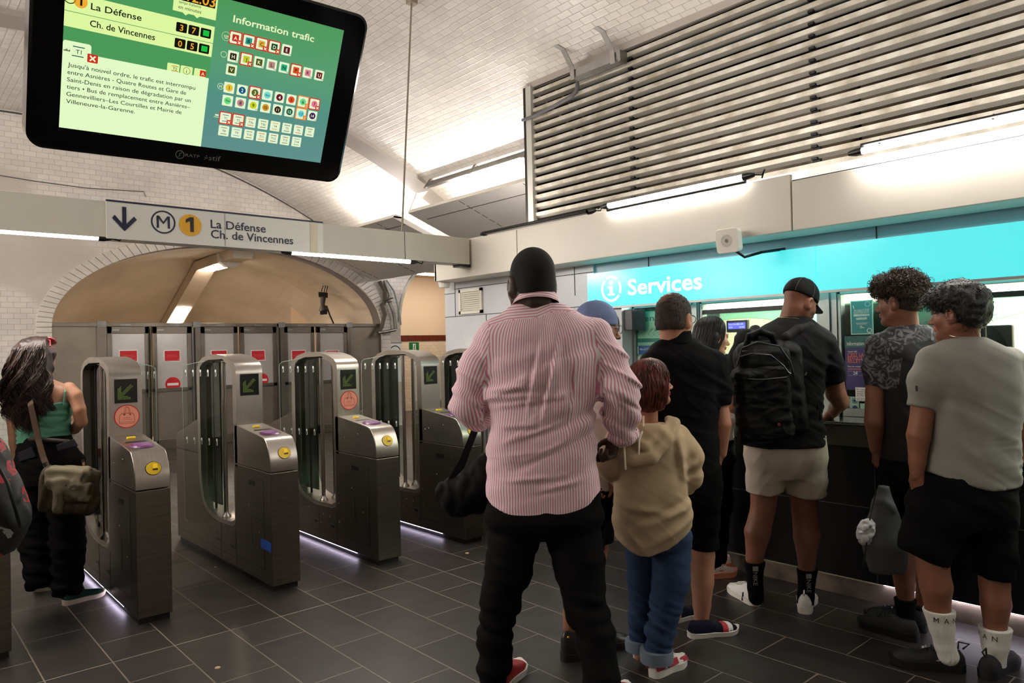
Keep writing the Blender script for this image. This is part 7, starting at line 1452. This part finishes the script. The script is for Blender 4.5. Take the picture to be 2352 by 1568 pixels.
# ---------------------------------------------------------------- woman in the pale blue cap, mostly hidden behind the man in pink
def cap_woman():
    P=Person('person in a pale blue cap and white T-shirt mostly hidden behind the man in pink',3.6,1345,1510,85); A=P.A; m=P.m; s=.98
    hf=nrm(cRh*.97+cFh*.15-ZU*.05); c=A(1371,760); S=Sdf(); T,R=head_ops(S,c,hf,(0,0,1),s,neck=A(1365,835),neck_r=.05); v,F,mi=facemesh(S,T,R,c,s,.006)
    l1=[(1345,1240,26),(1322,1350,22),(1312,1410,19),(1306,1470,13)]; l2=[(1375,1240,26,.12),(1358,1370,20,.14),(1350,1470,13,.16)]; ar=[(1372,860,20,-.12),(1386,950,16,-.13),(1384,985,14,-.1),(1400,1010,11,.05)]
    bd=P.limbs([l1,l2,ar],[(1362,1150,32,.10),(1362,900,32,.10),(1364,830,20,.06)],.011); S4=Sdf(); hand_ops(S4,A(1400,1010,.05),cRh*.8+cFh*.4,ZU,1,.7,.9); hm=S4.mesh(.006)
    P.body([SK_OLIVE,LIP],[(v,F),bd,hm],np.concatenate([mi,np.zeros(len(bd[1])+len(hm[1]),int)]))
    M_C=cloth('pale_blue_denim_cap',(118,134,176),(92,108,152),.85); S=Sdf(); S.ell(T(0,-.008,.052),np.array((.088,.109,.1)),R,.01); S.clip=lambda p:(.03-((p-c)@R[2])); S.disp=lambda p:.002*fold(p,(30,30,30),5); cp=put('cap',[S.mesh(.006)],M_C,P.root)
    b=MB(); b.lathe([(.009,0),(.007,.006)],T(0,-.008,.150),R[2],12); b.build('button',mat('cap_button',(60,62,84),.6),cp)
    S=Sdf(); S.cone(T(0,-.055,-.02),T(0,-.07,-.14),.062,.06,.03); S.cone(T(-.02,-.05,-.14),A(1384,925,-.13),.055,.03,.05); S.disp=lambda p:.004*wob(p,(50,50,14),5); put('hair',[S.mesh(.008)],mat('auburn_hair',(66,38,26),.5,noise=.4,nscale=30,rgb2=(34,20,15)),P.root)
    b=MB(); b.tube([T(.076,-.005,.02),T(.074,.05,.02),T(.06,.1,.018)],.002,5)
    for sg in (-1,1): b.tube([T(sg*(.034+.026*math.cos(t)),.113,.01+.021*math.sin(t)) for t in np.linspace(0,2*PI,16)],.002,5)
    b.build('glasses',M_GALV,P.root)
    P.garment('white_t_shirt',cloth('white_tee_cotton',(216,210,202),(198,192,184)),[(1364,826,24,.09),(1362,845,40,.16),(1362,900,46,.18),(1364,1000,45,.17),(1364,1115,46,.17)],[[(1370,860,26,-.14),(1384,920,22,-.15),(1386,956,20,-.15)]],.009,.035,2.3,wr(A(1365,950),.004,12,18,103))
    P.garment('shorts',M_BSHORT,[(1365,1180,44,.16),(1364,1100,46,.17)],[[(1352,1150,42,-.02),(1350,1262,38,-.02)],[(1372,1150,40,.12),(1374,1262,37,.14)]],.01,.035,2.3,None,P.hem([(1290,1262),(1440,1258)]))
    for hx,hy,dd in ((1290,1516,0),(1335,1492,0)):
        g=onZ(hx,hy); o_,fr=shoe(P.root,(g[0],g[1]),g+nrm(cRh*.95+cFh*.2)*.26,.096,.10,.034,mat('black_boot_leather',(16,15,15),.4),M_SOLEK,.06,.14,'ankle_boot'); H,d,r,L_=fr
        b=MB(); b.lathe([(.006,0),(.004,.003)],H+d*.1*L_+r*.034+ZU*.12,r,10); b.build('gold_eyelet',mat('gold_eyelet',(214,170,60),.3,1),o_)
cap_woman()
# ---------------------------------------------------------------- woman at the left with long wavy hair
def left_woman():
    P=Person('person, woman with long wavy brown hair in a green top and black trousers',4.5,118,1375,8); A=P.A; m=P.m; s=.96
    hf=nrm(cFh*.95+cRh*.2-ZU*.1); c=A(88,826); S=Sdf(); T,R=head_ops(S,c,hf,(0,0,1),s,neck=A(95,885,.02),neck_r=.046); v,F,mi=facemesh(S,T,R,c,s,.006)
    RA=[(158,893,16),(172,908,15.5),(182,940,14,.0),(186,968,13,.02),(172,985,11,.10),(158,972,9,.16)]; LA=[(28,905,14),(30,960,13),(34,1015,12),(40,1065,9)]
    bd=P.limbs([RA,LA,[(78,1150,28),(92,1330,18)],[(152,1150,28),(155,1360,18)]],[(115,1060,60,.10),(102,1000,50,.10),(100,930,58,.11),(100,890,60,.08),(96,872,24,.05)],.009,.009); S4=Sdf(); hand_ops(S4,A(160,975,.16),-cRh*.45+ZU*.85,cRh*.4-cFh*.9,1,1.0,.85); h1=S4.mesh(.005); S4=Sdf(); hand_ops(S4,A(40,1062),-ZU*.97+cRh*.15,-cRh,1,.4,.85); h2=S4.mesh(.005)
    P.body([SK_FAIR,LIP],[(v,F),bd,h1,h2],np.concatenate([mi,np.zeros(len(bd[1])+len(h1[1])+len(h2[1]),int)]))
    # hair: a soft volume with several hundred wavy locks
    S=Sdf(); S.ell(T(0,-.02,.045),np.array((.088,.108,.098)),R,.02); secs=[(A(92,960,-.085),.05,.02),(A(80,930,-.08),.095,.03),(A(77,895,-.065),.105,.04),(A(84,850,-.03),.09,.065),(A(87,815,-.0),.082,.08)]; S.loft(secs,cRh,.04,2.1,.02); S.disp=lambda p:.006*wob(p,(60,60,26),7); S.clip=lambda p: ((p-c)@R[1])-.055
    hv,hF=S.mesh(.009); r=np.random.default_rng(11); n=900; rt=[]; 
    for i in range(n):
        th=r.uniform(-1,1.15); rt.append((th,r.uniform(.0,1),r.uniform(.72,1.08),9*th+r.normal()*.7,r.uniform(.6,1.4),r.uniform(-1,1)))
    def path(i,t):
        th,st,ln,ph,am,dz=rt[i]; th=min(th,1); t=t*ln*(.55+.45*(1-abs(th)**2*.4)); y=774+t*204; 
        w_=np.interp(y,[772,780,800,840,895,940,985],[.04,.07,.098,.112,.152,.145,.075]); dep=np.interp(y,[772,780,800,840,895,940,985],[.03,-.06,-.118,-.142,-.15,-.148,-.13]); cx=np.interp(y,[778,895,985],[87,80,92])
        x=th*w_; d=dep*max(0,1-th*th*.28)-.012*st+.01*(abs(th)); wv=.017*am*min(1,t*2.0)
        p=A(cx,y)+cRh*x+cFh*d; return p+cRh*wv*math.sin(ph+t*21)+cFh*wv*.8*math.cos(ph+t*19)+cRh*.02*dz*max(0,t-.5)
    stv=strands(range(n),path,.0042,.0009,26,4); put('hair',[(hv,hF),stv],M_HAIRB,P.root)
    b=MB(); b.tube([T(sg*.082,.0+y_,.075) for sg,y_ in ((-1,-.02),(-1,.03))],.004,6); b.tube([T(.082,-.02,.075),T(.082,.03,.075)],.004,6)
    for sg in (-1,1): b.lathe([(.03,0),(.032,.004),(.026,.009)],T(sg*.04,.05,.125),R[2]*.8+R[1]*.6,18)
    b.tube([T(-.082,.0,.085),T(-.06,.02,.125),T(0,.04,.14),T(.06,.02,.125),T(.082,.0,.085)],.005,6); b.build('sunglasses',mat('pink_sunglasses',(190,74,84),.3),P.root,smooth=60)
    M_T=cloth('sage_green_rib',(86,138,118),(66,116,98)); tp=P.garment('camisole',M_T,[(101,1016,54,.112),(101,980,54,.115),(101,945,58,.12),(102,925,60,.115)],h=.008,disp=wr(A(100,980),.004,10,30,111,.003),cap=.004)
    b=MB()
    for pts in ([(146,930,-.06),(150,900,-.06),(146,882,0)],[(58,930,-.06),(56,900,-.06),(60,882,0)]): b.tube([A(*p) for p in pts],.005,6)
    b.build('shoulder_strap',M_T,tp)
    tr=P.garment('trousers',M_BTROU,[(114,1110,58,.115),(114,1060,74,.135),(106,1020,58,.118),(102,1000,54,.112)],[[(82,1080,38),(76,1150,36),(85,1250,33),(93,1345,30)],[(145,1080,42),(152,1150,38),(157,1250,34),(156,1372,30)]],.009,.03,2.3,gathers([wr(A(115,1200),.006,10,20,113,.003)],[A(90,1320),A(156,1340),A(85,1240)],.1,.5,.8),lambda p:.045-p[:,2])
    b=MB(); 
    for x0_,x1_,y0_,y1_,dd in ((128,178,1012,1030,-.150),(40,82,1030,1055,-.138)): 
        P4=[A(x0_,y0_+10,dd),A(x1_-10,y0_-4,dd),A(x1_,y1_-6,dd),A(x0_+4,y1_+6,dd)]; b.hull(P4,[p+cFh*.012 for p in P4])
    b.build('pocket_flap',cloth('black_flap',(32,32,36),(24,24,27),.7),tr,bevel=.004)
    S=Sdf(); S.rbox(A(46,1135,-.02),(.035,.05,.075),np.stack([cRh,cFh,ZU]),.03,.02); put('cargo_pocket',[S.mesh(.008)],M_BTROU,tr)
    b=MB(); bt=[A(101+56*math.cos(t),1010+4*math.cos(t),.125*math.sin(t)) for t in np.linspace(0,2*PI,30)]; b.tube(bt,.014,6); b.build('belt',mat('brown_belt',(44,32,26),.6),P.root,smooth=60)
    M_GS=cloth('dark_green_canvas',(34,62,54),(24,48,42)); M_CR=mat('cream_rubber_sole',(206,190,168),.6)
    for hx,hy,tv in ((78,1358,cRh*.85+cFh*.55),(146,1390,cRh*.55+cFh*.8)):
        g=onZ(hx,hy); shoe(P.root,(g[0],g[1]),g+nrm(tv)*.245,.09,.08,.026,M_GS,M_CR,.045,.075,'sneaker')
    ph=empty('mobile_phone',A(155,985,.16),'dark mobile phone in the right hand of the woman at the left','phone'); b=MB(); C=A(155,990,.15); u=nrm(ZU+cFh*.4); r_=nrm(cRh); b.hull([C+r_*x+u*y-np.cross(r_,u)*.004 for x,y in ((-.034,-.07),(.034,-.07),(.034,.07),(-.034,.07))],[C+r_*x+u*y+np.cross(r_,u)*.004 for x,y in ((-.034,-.07),(.034,-.07),(.034,.07),(-.034,.07))]); b.build('phone_case',mat('blue_grey_phone',(70,90,120),.3),ph,bevel=.003)
    # olive messenger bag with its strap
    bx=lambda x,y,dd=0: A(x,y,-.19+dd); g=bx(165,1178); mb_=empty('messenger_bag',(g[0],g[1],g[2]),'olive messenger bag hanging behind the woman in the green top','bag'); M_OL=cloth('olive_nylon',(112,104,84),(84,77,60),.6,8,.6,60); M_OLD=cloth('dark_olive_nylon',(70,63,48),(52,46,35),.6,8,.6,60)
    S=Sdf(); S.rbox(bx(160,1125),(.165,.06,.135),np.stack([nrm(cRh-ZU*.08),cFh,nrm(ZU+cRh*.08)]),.05,.03); S.cone(bx(108,1105),bx(112,1150),.035,.04,.04); S.disp=lambda p:.007*fold(p,(16,16,16),121)+.003*rid(p,(22,22,22),123); put('bag_body',[S.mesh(.0075)],M_OLD,mb_)
    S=Sdf(); S.rbox(bx(160,1100,-.03),(.13,.045,.075),np.stack([nrm(cRh-ZU*.05),cFh,nrm(ZU+cRh*.05)]),.035,.03); S.cone(bx(143,1110,-.06),bx(136,1165,-.06),.03,.034,.04); S.disp=lambda p:.006*fold(p,(18,18,18),125); put('flap',[S.mesh(.007)],M_OL,mb_)
    S=Sdf(); S.rbox(bx(180,1130,-.055),(.085,.025,.06),np.stack([nrm(cRh-ZU*.05),cFh,nrm(ZU+cRh*.05)]),.02,.02); S.disp=lambda p:.004*fold(p,(24,24,24),127); put('front_pocket',[S.mesh(.006)],M_OLD,mb_)
    S=Sdf(); S.ell(bx(102,1128,-.02),(.026,.03,.045),None,.01); S.disp=lambda p:.003*fold(p,(40,40,40),129); put('side_pouch',[S.mesh(.006)],M_OL,mb_)
    b=MB(); 
    def strap(pts,wd,nn):
        L_=[];pts=[np.array(p) for p in pts]
        for i,p in enumerate(pts):
            t=nrm(pts[min(i+1,len(pts)-1)]-pts[max(i-1,0)]); w_=nrm(np.cross(t,nn))*wd/2; L_+=[p-w_,p+w_]
        n=len(pts); nn=np.asarray(nn)*.004; b.add(L_,[(2*i,2*i+1,2*i+3,2*i+2) for i in range(n-1)]); b.add([q+nn for q in L_],[(2*i+2,2*i+3,2*i+1,2*i) for i in range(n-1)])
    strap([A(60,880,-.05),A(70,930,-.17),A(78,965,-.17),A(88,1010,-.165),A(99,1050,-.175),A(108,1072,-.19)],.036,cFh); b.build('strap',cloth('taupe_webbing',(104,84,70),(86,68,56),.7),mb_)
    b=MB(); b.tube([A(103,1062,-.2),A(110,1075,-.2)],.012,8); b.tube([bx(190,1055,.05),bx(196,1080,.05)],.01,6); b.build('buckle',mat('strap_buckle',(60,56,54),.3,.8),mb_)
    b=MB(); b.tube([bx(192,1062,-.02),bx(194,1078,-.02),bx(200,1090,-.02)],.007,7); b.lathe([(.004,-.018),(.014,-.01),(.013,.01),(.005,.018)],bx(201,1090,-.02),(0,0,1),12); b.build('tassel_charm',mat('charm_brown',(150,104,70),.6),mb_)
left_woman()
# ---------------------------------------------------------------- traveller cut off by the left edge, with a patterned backpack
def edge_traveller():
    P=Person('person in dark clothes cut off by the left edge, wearing the patterned backpack',3.0,-170,1640,5); A=P.A; m=P.m; s=1.0
    c=A(-175,700); S=Sdf(); T,R=head_ops(S,c,cFh,(0,0,1),s,neck=A(-175,790),neck_r=.055); hd=S.mesh(.008); bd=P.limbs([[(-220,1200,40),(-220,1600,24)],[(-135,1200,40),(-140,1600,24)],[(-260,850,30),(-275,1000,26),(-265,1130,20)]],[(-175,1200,70,.10),(-175,850,74,.09),(-175,790,34,.06)],.014); P.body(SK_FAIR,[hd,bd]); short_hair(P,T,R,c,s,M_HAIRD)
    P.garment('jacket',M_BTEE,[(-175,792,45,.09),(-175,812,80,.12),(-175,840,98,.14),(-175,900,103,.155),(-175,1000,103,.16),(-175,1110,101,.16),(-175,1215,100,.16)],[[(-260,850,40),(-278,1000,34),(-265,1110,28)]],.01,.045)
    P.garment('trousers',M_BTROU,[(-178,1300,80,.14),(-177,1190,98,.15)],[[(-218,1240,52),(-220,1600,36)],[(-138,1240,52),(-140,1600,36)]],.013,.04,2.4,None,lambda p:.05-p[:,2])
    for hx in (-220,-140): g=A(hx,1625); shoe(P.root,(g[0],g[1]),g+cFh*.28,.1,m_up=M_SHOEK,m_sole=M_SOLEK,name='trainer')
    g=A(-10,1260,-.1); bp=empty('backpack',(g[0],g[1],g[2]),'black backpack printed with red and white graphics at the left edge','backpack'); m2=bpy.data.materials.new('printed_black_nylon'); m2.use_nodes=True; N=m2.node_tree.nodes; L=m2.node_tree.links; b=N['Principled BSDF']; b.inputs['Roughness'].default_value=.6; tc=N.new('ShaderNodeTexCoord'); vo=N.new('ShaderNodeTexVoronoi'); vo.inputs['Scale'].default_value=13; L.new(tc.outputs['Object'],vo.inputs['Vector']); n=N.new('ShaderNodeTexNoise'); n.inputs['Scale'].default_value=30; n.inputs['Detail'].default_value=4; L.new(tc.outputs['Object'],n.inputs['Vector'])
    cr=N.new('ShaderNodeValToRGB'); L.new(vo.outputs['Color'],cr.inputs[0]); cr.color_ramp.interpolation='CONSTANT'; e=cr.color_ramp.elements; e[0].color=lin((20,20,22))+(1,); e[1].position=.62; e[1].color=lin((178,40,48))+(1,); q=e.new(.70); q.color=lin((24,24,26))+(1,); q=e.new(.86); q.color=lin((150,146,142))+(1,)
    r_=N.new('ShaderNodeMapRange'); r_.inputs[1].default_value=.52; r_.inputs[2].default_value=.56; L.new(n.outputs['Fac'],r_.inputs[0]); mx=N.new('ShaderNodeMix'); mx.data_type='RGBA'; mx.inputs[7].default_value=lin((18,18,20))+(1,); L.new(cr.outputs[0],mx.inputs[6]); L.new(r_.outputs[0],mx.inputs[0]); L.new(mx.outputs[2],b.inputs['Base Color'])
    S=Sdf(); Rm=np.stack([cRh,cFh,ZU]); S.loft([(A(-20,1270,-.25),.07,.06),(A(-32,1230,-.25),.135,.10),(A(-42,1150,-.25),.155,.11),(A(-55,1080,-.25),.12,.10),(A(-62,1020,-.24),.10,.09),(A(-70,985,-.23),.06,.06)],cRh,.03,2.5,.03); S.disp=lambda p:.005*fold(p,(14,14,14),141); put('bag_body',[S.mesh(.008)],m2,bp)
    b=MB(); b.tube([A(-10,1060,-.36),A(18,1110,-.36),A(38,1180,-.34),A(46,1210,-.3)],.006,6); b.build('zip',M_BLACK,bp,smooth=60)
edge_traveller()
# ================================================================ KIOSK FITTINGS
GXf=GX-.003
def poster(name,x0,y0,x1,y1,m_,lab,cat='poster',X=GXf,th=.003,pl=None):
    a=onX(x0,y0,X); c=onX(x1,y1,X); o=MB().box(X-th,X,c[1],a[1],c[2],a[2]).build(name,m_); tag(o,lab,cat); P=Plane((X-th,a[1],c[2]),(0,-1,0),(0,0,1)); return o,P,a[1]-c[1],a[2]-c[2]
M_TEAL=mat('poster_teal',(22,124,124),.5); M_DTEAL=mat('poster_dark_teal',(14,84,80),.5); M_PALE=mat('poster_pale_green',(176,214,196),.5); M_PAL2=mat('poster_grey_green',(152,196,180),.5); M_PURB=mat('poster_deep_purple',(36,24,92),.5); M_ORP=mat('poster_salmon_print',(216,110,96),.6); M_WPR=mat('poster_white_print',(222,226,220),.6); M_BLP=mat('poster_blue_print',(60,92,160),.5); M_TPR=mat('teal_print',(20,112,108),.6); M_NVP=mat('navy_print',(30,44,110),.5)
# teal poster about respect
o,P,w_,h_=poster('teal_poster',1953,691,2007,767,M_PALE,'small teal poster with white chalk lettering taped inside the service window'); b=MB(); P.rect(b,.006,.006,w_-.006,h_-.006,h=.001); f=b.build('teal_field',M_TEAL,o)
b=MB()
for i,t in enumerate(('UNE LONGUE JOURNÉE','NE JUSTIFIERA JAMAIS')): P.text(b,t,w_/2,h_*(.68-.065*i),.018,.002,'c',h=.002,width=w_*.68,rot=.03)
for i,(t,q) in enumerate((('LA VIOLENCE ENVERS',.70),('NOS AGENTS',.46))): P.rect(b,w_*(.5-q/2),h_*(.535-.1*i),w_*(.5+q/2),h_*(.60-.1*i),h=.002)
P.line(b,[(w_*.13,h_*.86),(w_*.18,h_*.76)],.004,h=.002); P.ring(b,w_*.78,h_*.88,.014,.016,h=.002,n=16); 
for i in range(3): P.rect(b,w_*(.22+.03*i),h_*(.335-.022*i),w_*(.8-.05*i),h_*(.342-.022*i),h=.002)
P.ring(b,w_*.83,h_*.11,.011,.015,h=.002,n=16); P.line(b,[(w_*.45,h_*.25),(w_*.5,h_*.2),(w_*.62,h_*.19)],.003,h=.002); P.ring(b,w_*.47,h_*.22,.006,.008,h=.002,n=10); b.build('white_print',M_WPR,f)
b=MB(); P.text(b,'LA VIOLENCE ENVERS',w_/2,h_*.55,.016,.002,'c',h=.003,width=w_*.64); P.text(b,'NOS AGENTS',w_/2,h_*.45,.016,.002,'c',h=.003,width=w_*.4); b.build('teal_print',M_TPR,f)
# purple information poster
o,P,w_,h_=poster('information_poster',1940,772,2026,897,M_PURB,'dark purple information poster with a green band, behind the curly-haired man'); b=MB(); P.rect(b,0,h_*.79,w_,h_,h=.001); f=b.build('green_band',M_DTEAL,o)
b=MB(); P.text(b,'Information',w_*.07,h_*.825,.034,.003,h=.002,width=w_*.48); P.text(b,'Pour les voyageurs occasionnels,',w_*.08,h_*.425,.012,.004,h=.002,width=w_*.75)
for i in range(2): P.rect(b,w_*(.07+.31*i),h_*.27,w_*(.07+.31*i+.27),h_*.272,h=.002); P.rect(b,w_*(.07+.31*i),h_*.345,w_*(.07+.31*i+.27),h_*.347,h=.002); P.text(b,('2€','2€50')[i],w_*(.23+.31*i),h_*.285,.026,.004,h=.002)
P.text(b,'décembre 2025',w_*.09,h_*.70,.012,.002,h=.002,width=w_*.26); b.build('white_print',M_WPR,f)
b=MB()
for i,t in enumerate(("C'EST LA","RÉVOLUTION","BILLETTIQUE")): P.text(b,t,w_*.08,h_*(.62-.058*i),.030,.008,h=.002,width=w_*(.46,.68,.74)[i])
for i in range(2): P.rect(b,w_*.08,h_*(.395-.022*i),w_*.8,h_*(.402-.022*i),h=.002)
b.build('salmon_print',M_ORP,f); b=MB(); P.rect(b,w_*.58,h_*.04,w_*.9,h_*.17,h=.0025,r=.01); P.disc(b,w_*.66,h_*.2,.016,1,h=.002,n=14); b.build('red_picture',[mat('print_red',(170,30,56),.5),M_BLP],f)
# white warning sheet and pictogram stickers
o,P,w_,h_=poster('warning_sheet',1965,889,2034,923,M_PAPER,'white torn sheet with bold black warning text at the foot of the window','notice',X=GXf-.004); b=MB()
for i,t in enumerate(("En cas d'agression","envers un agent","jusqu'à 10 ans","et 150 000 € d'amende")): P.text(b,t,.008,h_*(.80-.15*i),.0125,.004,h=.001,width=w_*(.80,.68,.62,.9)[i])
for i,t in enumerate(("(Art 433-3, 222-14 du Code",'Pénal et Art L3-1')): P.text(b,t,.008,h_*(.16-.11*i),.009,.002,h=.001,width=w_*(.85,.6)[i])
b.build('black_print',M_BLACK,o)
o,P,w_,h_=poster('accessibility_sticker',1938,910,1974,947,M_PALE,'square sticker of four blue accessibility pictograms low in the window','sticker'); b=MB()
for i in range(2):
    for j in range(2): P.rect(b,w_*(.04+.5*i),h_*(.05+.5*j),w_*(.46+.5*i),h_*(.46+.5*j),1,h=.001,r=.003)
P.ring(b,w_*.25,h_*.77,.010,.016,0,h=.002,a0=-1,a1=3.6,n=14); P.line(b,[(w_*.08,h_*.58),(w_*.42,h_*.95)],.006,0,h=.002); P.disc(b,w_*.75,h_*.75,.009,0,h=.002,n=14,ry=.007); P.ring(b,w_*.75,h_*.75,.012,.015,0,h=.002,n=16)
for i in range(2): P.disc(b,w_*(.24+.5*i),h_*.28,.015,0,h=.002,n=16); P.poly(b,[(w_*(.16+.5*i),h_*.07),(w_*(.34+.5*i),h_*.07),(w_*(.34+.5*i),h_*.22),(w_*(.16+.5*i),h_*.22)],0,h=.002)
b.build('pictogram',[M_NVP,M_PAL2],o)
o,P,w_,h_=poster('small_sticker',1976,926,2008,948,M_PALE,'small pale sticker with an orange stripe beside the accessibility pictograms','sticker'); b=MB(); P.rect(b,w_*.05,h_*.08,w_*.95,h_*.35,h=.001); P.disc(b,w_*.5,h_*.65,.008,h=.001,n=10); b.build('orange_stripe',mat('sticker_orange',(196,96,60),.5),o)
# big Vente posters behind the glass
def vente(x0,y0,x1,y1,lab,tx,tw,ty,two):
    o,P,w_,h_=poster('sales_poster',x0,y0,x1,y1,M_PALE,lab,X=GX+.016,th=.004); b=MB(); P.rect(b,0,h_*.93,w_,h_,h=.001)
    a=onX(tx,ty,GX+.016); x=0-(a[1]-P.o[1]); z=a[2]-P.o[2]; tw=a[1]-onX(tx+tw,ty,GX+.016)[1]; P.text(b,'Vente',x,z,.062,.008,h=.002,width=tw)
    for i in range(3): P.line(b,[(x+.10+.045*i,z-.10),(x+.15+.045*i,z-.055),(x+.19+.045*i,z-.085),(x+.14+.045*i,z-.125),(x+.10+.045*i,z-.10)],.0022,h=.0022); P.text(b,'10€',x+.125+.045*i,z-.085,.022,.002,h=.0024,rot=.5)
    P.line(b,[(x-.03,z-.10),(x+.02,z-.055),(x+.05,z-.08),(x+.0,z-.12),(x-.03,z-.10)],.002,h=.0022); P.poly(b,[(x-.03,z-.10),(x+.0,z-.07),(x+.012,z-.08),(x-.018,z-.11)],h=.002); P.ring(b,x+.07,z-.07,.010,.012,h=.002,n=14); P.disc(b,x+.07,z-.07,.003,h=.002,n=8); P.ring(b,x+.055,z-.11,.009,.011,h=.002,n=14)
    P.rect(b,0,z-.165,w_,z-.135 if not two else z-.157,h=.0015)
    if two: P.text(b,'SAV',x+.02,z-.225,.055,.008,h=.002,width=tw*.72)
    b.build('teal_print',M_TPR,o)
    if not two:
        b=MB(); P.text(b,'Tarifs',x-.05,z-.158,.022,.002,h=.0022); b.build('pale_print',M_WPR,o)
        b=MB(); P.rect(b,x-.045,z-.26,w_-.03,z-.19,h=.0018); f=b.build('blue_row',M_BLP,o); b=MB(); P.rect(b,x-.035,z-.255,x+.005,z-.195,h=.003); P.text(b,'BILLETS ET TITRES',x+.02,z-.225,.02,.003,h=.003,width=.2); P.rect(b,x-.045,z-.42,w_-.03,z-.275,h=.002); f2=b.build('white_print',M_PAPER,f); b=MB(); P.poly(b,[(x-.03,z-.215),(x-.01,z-.205),(x+.0,z-.22),(x-.012,z-.235),(x-.025,z-.232)],h=.004); b.build('navy_mark',M_NVP,f)
    return o
vente(1462,706,1596,880,'green sales poster reading Vente behind the first window','',.2,0,False) if False else vente(1458,704,1600,890,'pale green sales poster with fares behind the leftmost service window',1465,60,738,False)
vente(2090,696,2172,860,'pale green sales poster behind the glass between the two young men',2098,44,716,True)
# round green plate on the pier, boxy dark display on its bracket
c=onX(1399,745,KX); rs=MB().lathe([(.105,0),(.105,.006)],c,(-1,0,0),44).build('round_plate',mat('dark_green_plate',(22,52,44),.4)); tag(rs,'round dark green plate on the pale pier beneath the turquoise sign','sign')
P=Plane(c-np.array([.006,0,0]),(0,-1,0),(0,0,1)); b=MB(); 
for i,t in enumerate(('Toutes','les infos','et services','ici')): P.text(b,t,.075,.055-.03*i,.016,.004,'r',h=.001)
b.lathe([(.003,0),(.003,.002)],onX(1419,710,KX),(-1,0,0),8); b.build('pale_print',M_WPR,rs)
cb=empty('customer_display',onX(1462,735,4.45),'dark grey boxy display bracketed beside the leftmost window','display')
a=onX(1440,712,4.44); c=onX(1473,757,4.44); b=MB(); y0,y1=c[1],a[1]
b.hull([(4.40,y1,c[2]),(4.40,y1-.08,c[2]-.0),(4.40,y1-.08,a[2]),(4.40,y1,a[2])],[(4.50,y1-.01,c[2]),(4.50,y1-.13,c[2]),(4.50,y1-.13,a[2]),(4.50,y1-.01,a[2])]); b.build('case',mat('slate_grey_plastic',(52,56,62),.4),cb,bevel=.004); MB().box(4.5,4.53,y1-.10,y1-.05,c[2]+.05,c[2]+.09).build('bracket',M_DARKM,cb)
# blue fare displays inside the office
def fare(x0,y0,x1,y1,X,lab):
    a=onX(x0,y0,X); c=onX(x1,y1,X); f=empty('fare_display',(X,(a[1]+c[1])/2,1.03),lab,'display'); MB().box(X,X+.03,c[1],a[1],c[2],a[2]).build('case',M_BLACK,f,bevel=.004); hm_=(a[1]-c[1]); hh=a[2]-c[2]
    b=MB(); P=Plane((X,a[1],c[2]),(0,-1,0),(0,0,1)); P.rect(b,hm_*.09,hh*.28,hm_*.91,hh*.8,h=.001); s_=b.build('blue_screen',mat('blue_lcd',(92,84,232),.3,emit=1.3),f); b=MB(); P.text(b,'Metro-Train-RER 2.50€',hm_*.12,hh*.60,.016,.001,h=.002,width=hm_*.7); P.text(b,'TOTAL',hm_*.12,hh*.36,.016,.001,h=.002,width=hm_*.2); P.text(b,'20.50€',hm_*.62,hh*.36,.016,.001,h=.002,width=hm_*.25); b.build('lcd_digit',mat('lcd_pale',(200,200,255),.4,emit=1.4),s_)
    mY=(a[1]+c[1])/2; MB().tube([(X+.03,mY,c[2]+.02),(X+.03,mY,.87)],.018,10).box(X+.0,X+.1,mY-.06,mY+.06,.851,.87).build('stand',M_BLACK,f)
fare(1668,736,1717,762,4.72,'blue lit fare display on a post behind the window, above the woman in white'); fare(2232,708,2274,736,4.72,'blue lit fare display half hidden behind the man in grey')
# office machines: terminal and monitor silhouettes
for (x,y,X,lab) in ((1685,830,4.95,'black terminal on the office desk behind the woman in white'),(2252,770,4.95,'black terminal on the office desk behind the man in grey')):
    c=onX(x,y,X); e=empty('office_terminal',(X,c[1],.85),lab,'terminal'); MB().box(X,X+.05,c[1]-.16,c[1]+.16,1.14,c[2]+.06).build('monitor_back',M_BLACK,e,bevel=.01); MB().tube([(X+.06,c[1],1.2),(X+.08,c[1],.87)],.025,8).box(X-.0,X+.18,c[1]-.1,c[1]+.1,.85,.87).build('stand',M_BLACK,e)
o=MB().box(4.68,5.19,-1.5,3.6,.80,.85).box(4.7,4.74,-1.4,-1.3,0,.8).box(5.1,5.14,-1.4,-1.3,0,.8).box(4.7,4.74,3.45,3.55,0,.8).box(5.1,5.14,3.45,3.55,0,.8).build('office_desk',mat('office_desk_grey',(150,148,142),.5)); tag(o,'grey office desk running behind the service windows','desk')
# bright scuffs of chewing gum and paper bits on the floor
for x,y,r in ((495,1302,.012),(1073,1270,.016),(500,1533,.014)):
    g=onZ(x,y); o=MB().lathe([(r,0.0),(r*.8,.003),(0.001,.004)],(g[0],g[1],0.0),(0,0,1),9).build('litter_scrap',mat('litter_beige',(190,160,130),.7)); tag(o,{495:'tiny scrap of paper on the floor beside the gate with blue tape',1073:'crumbs of litter on the floor before the fourth full gate',500:'tiny scrap on the dark tiles at the bottom left'}[x],'litter')
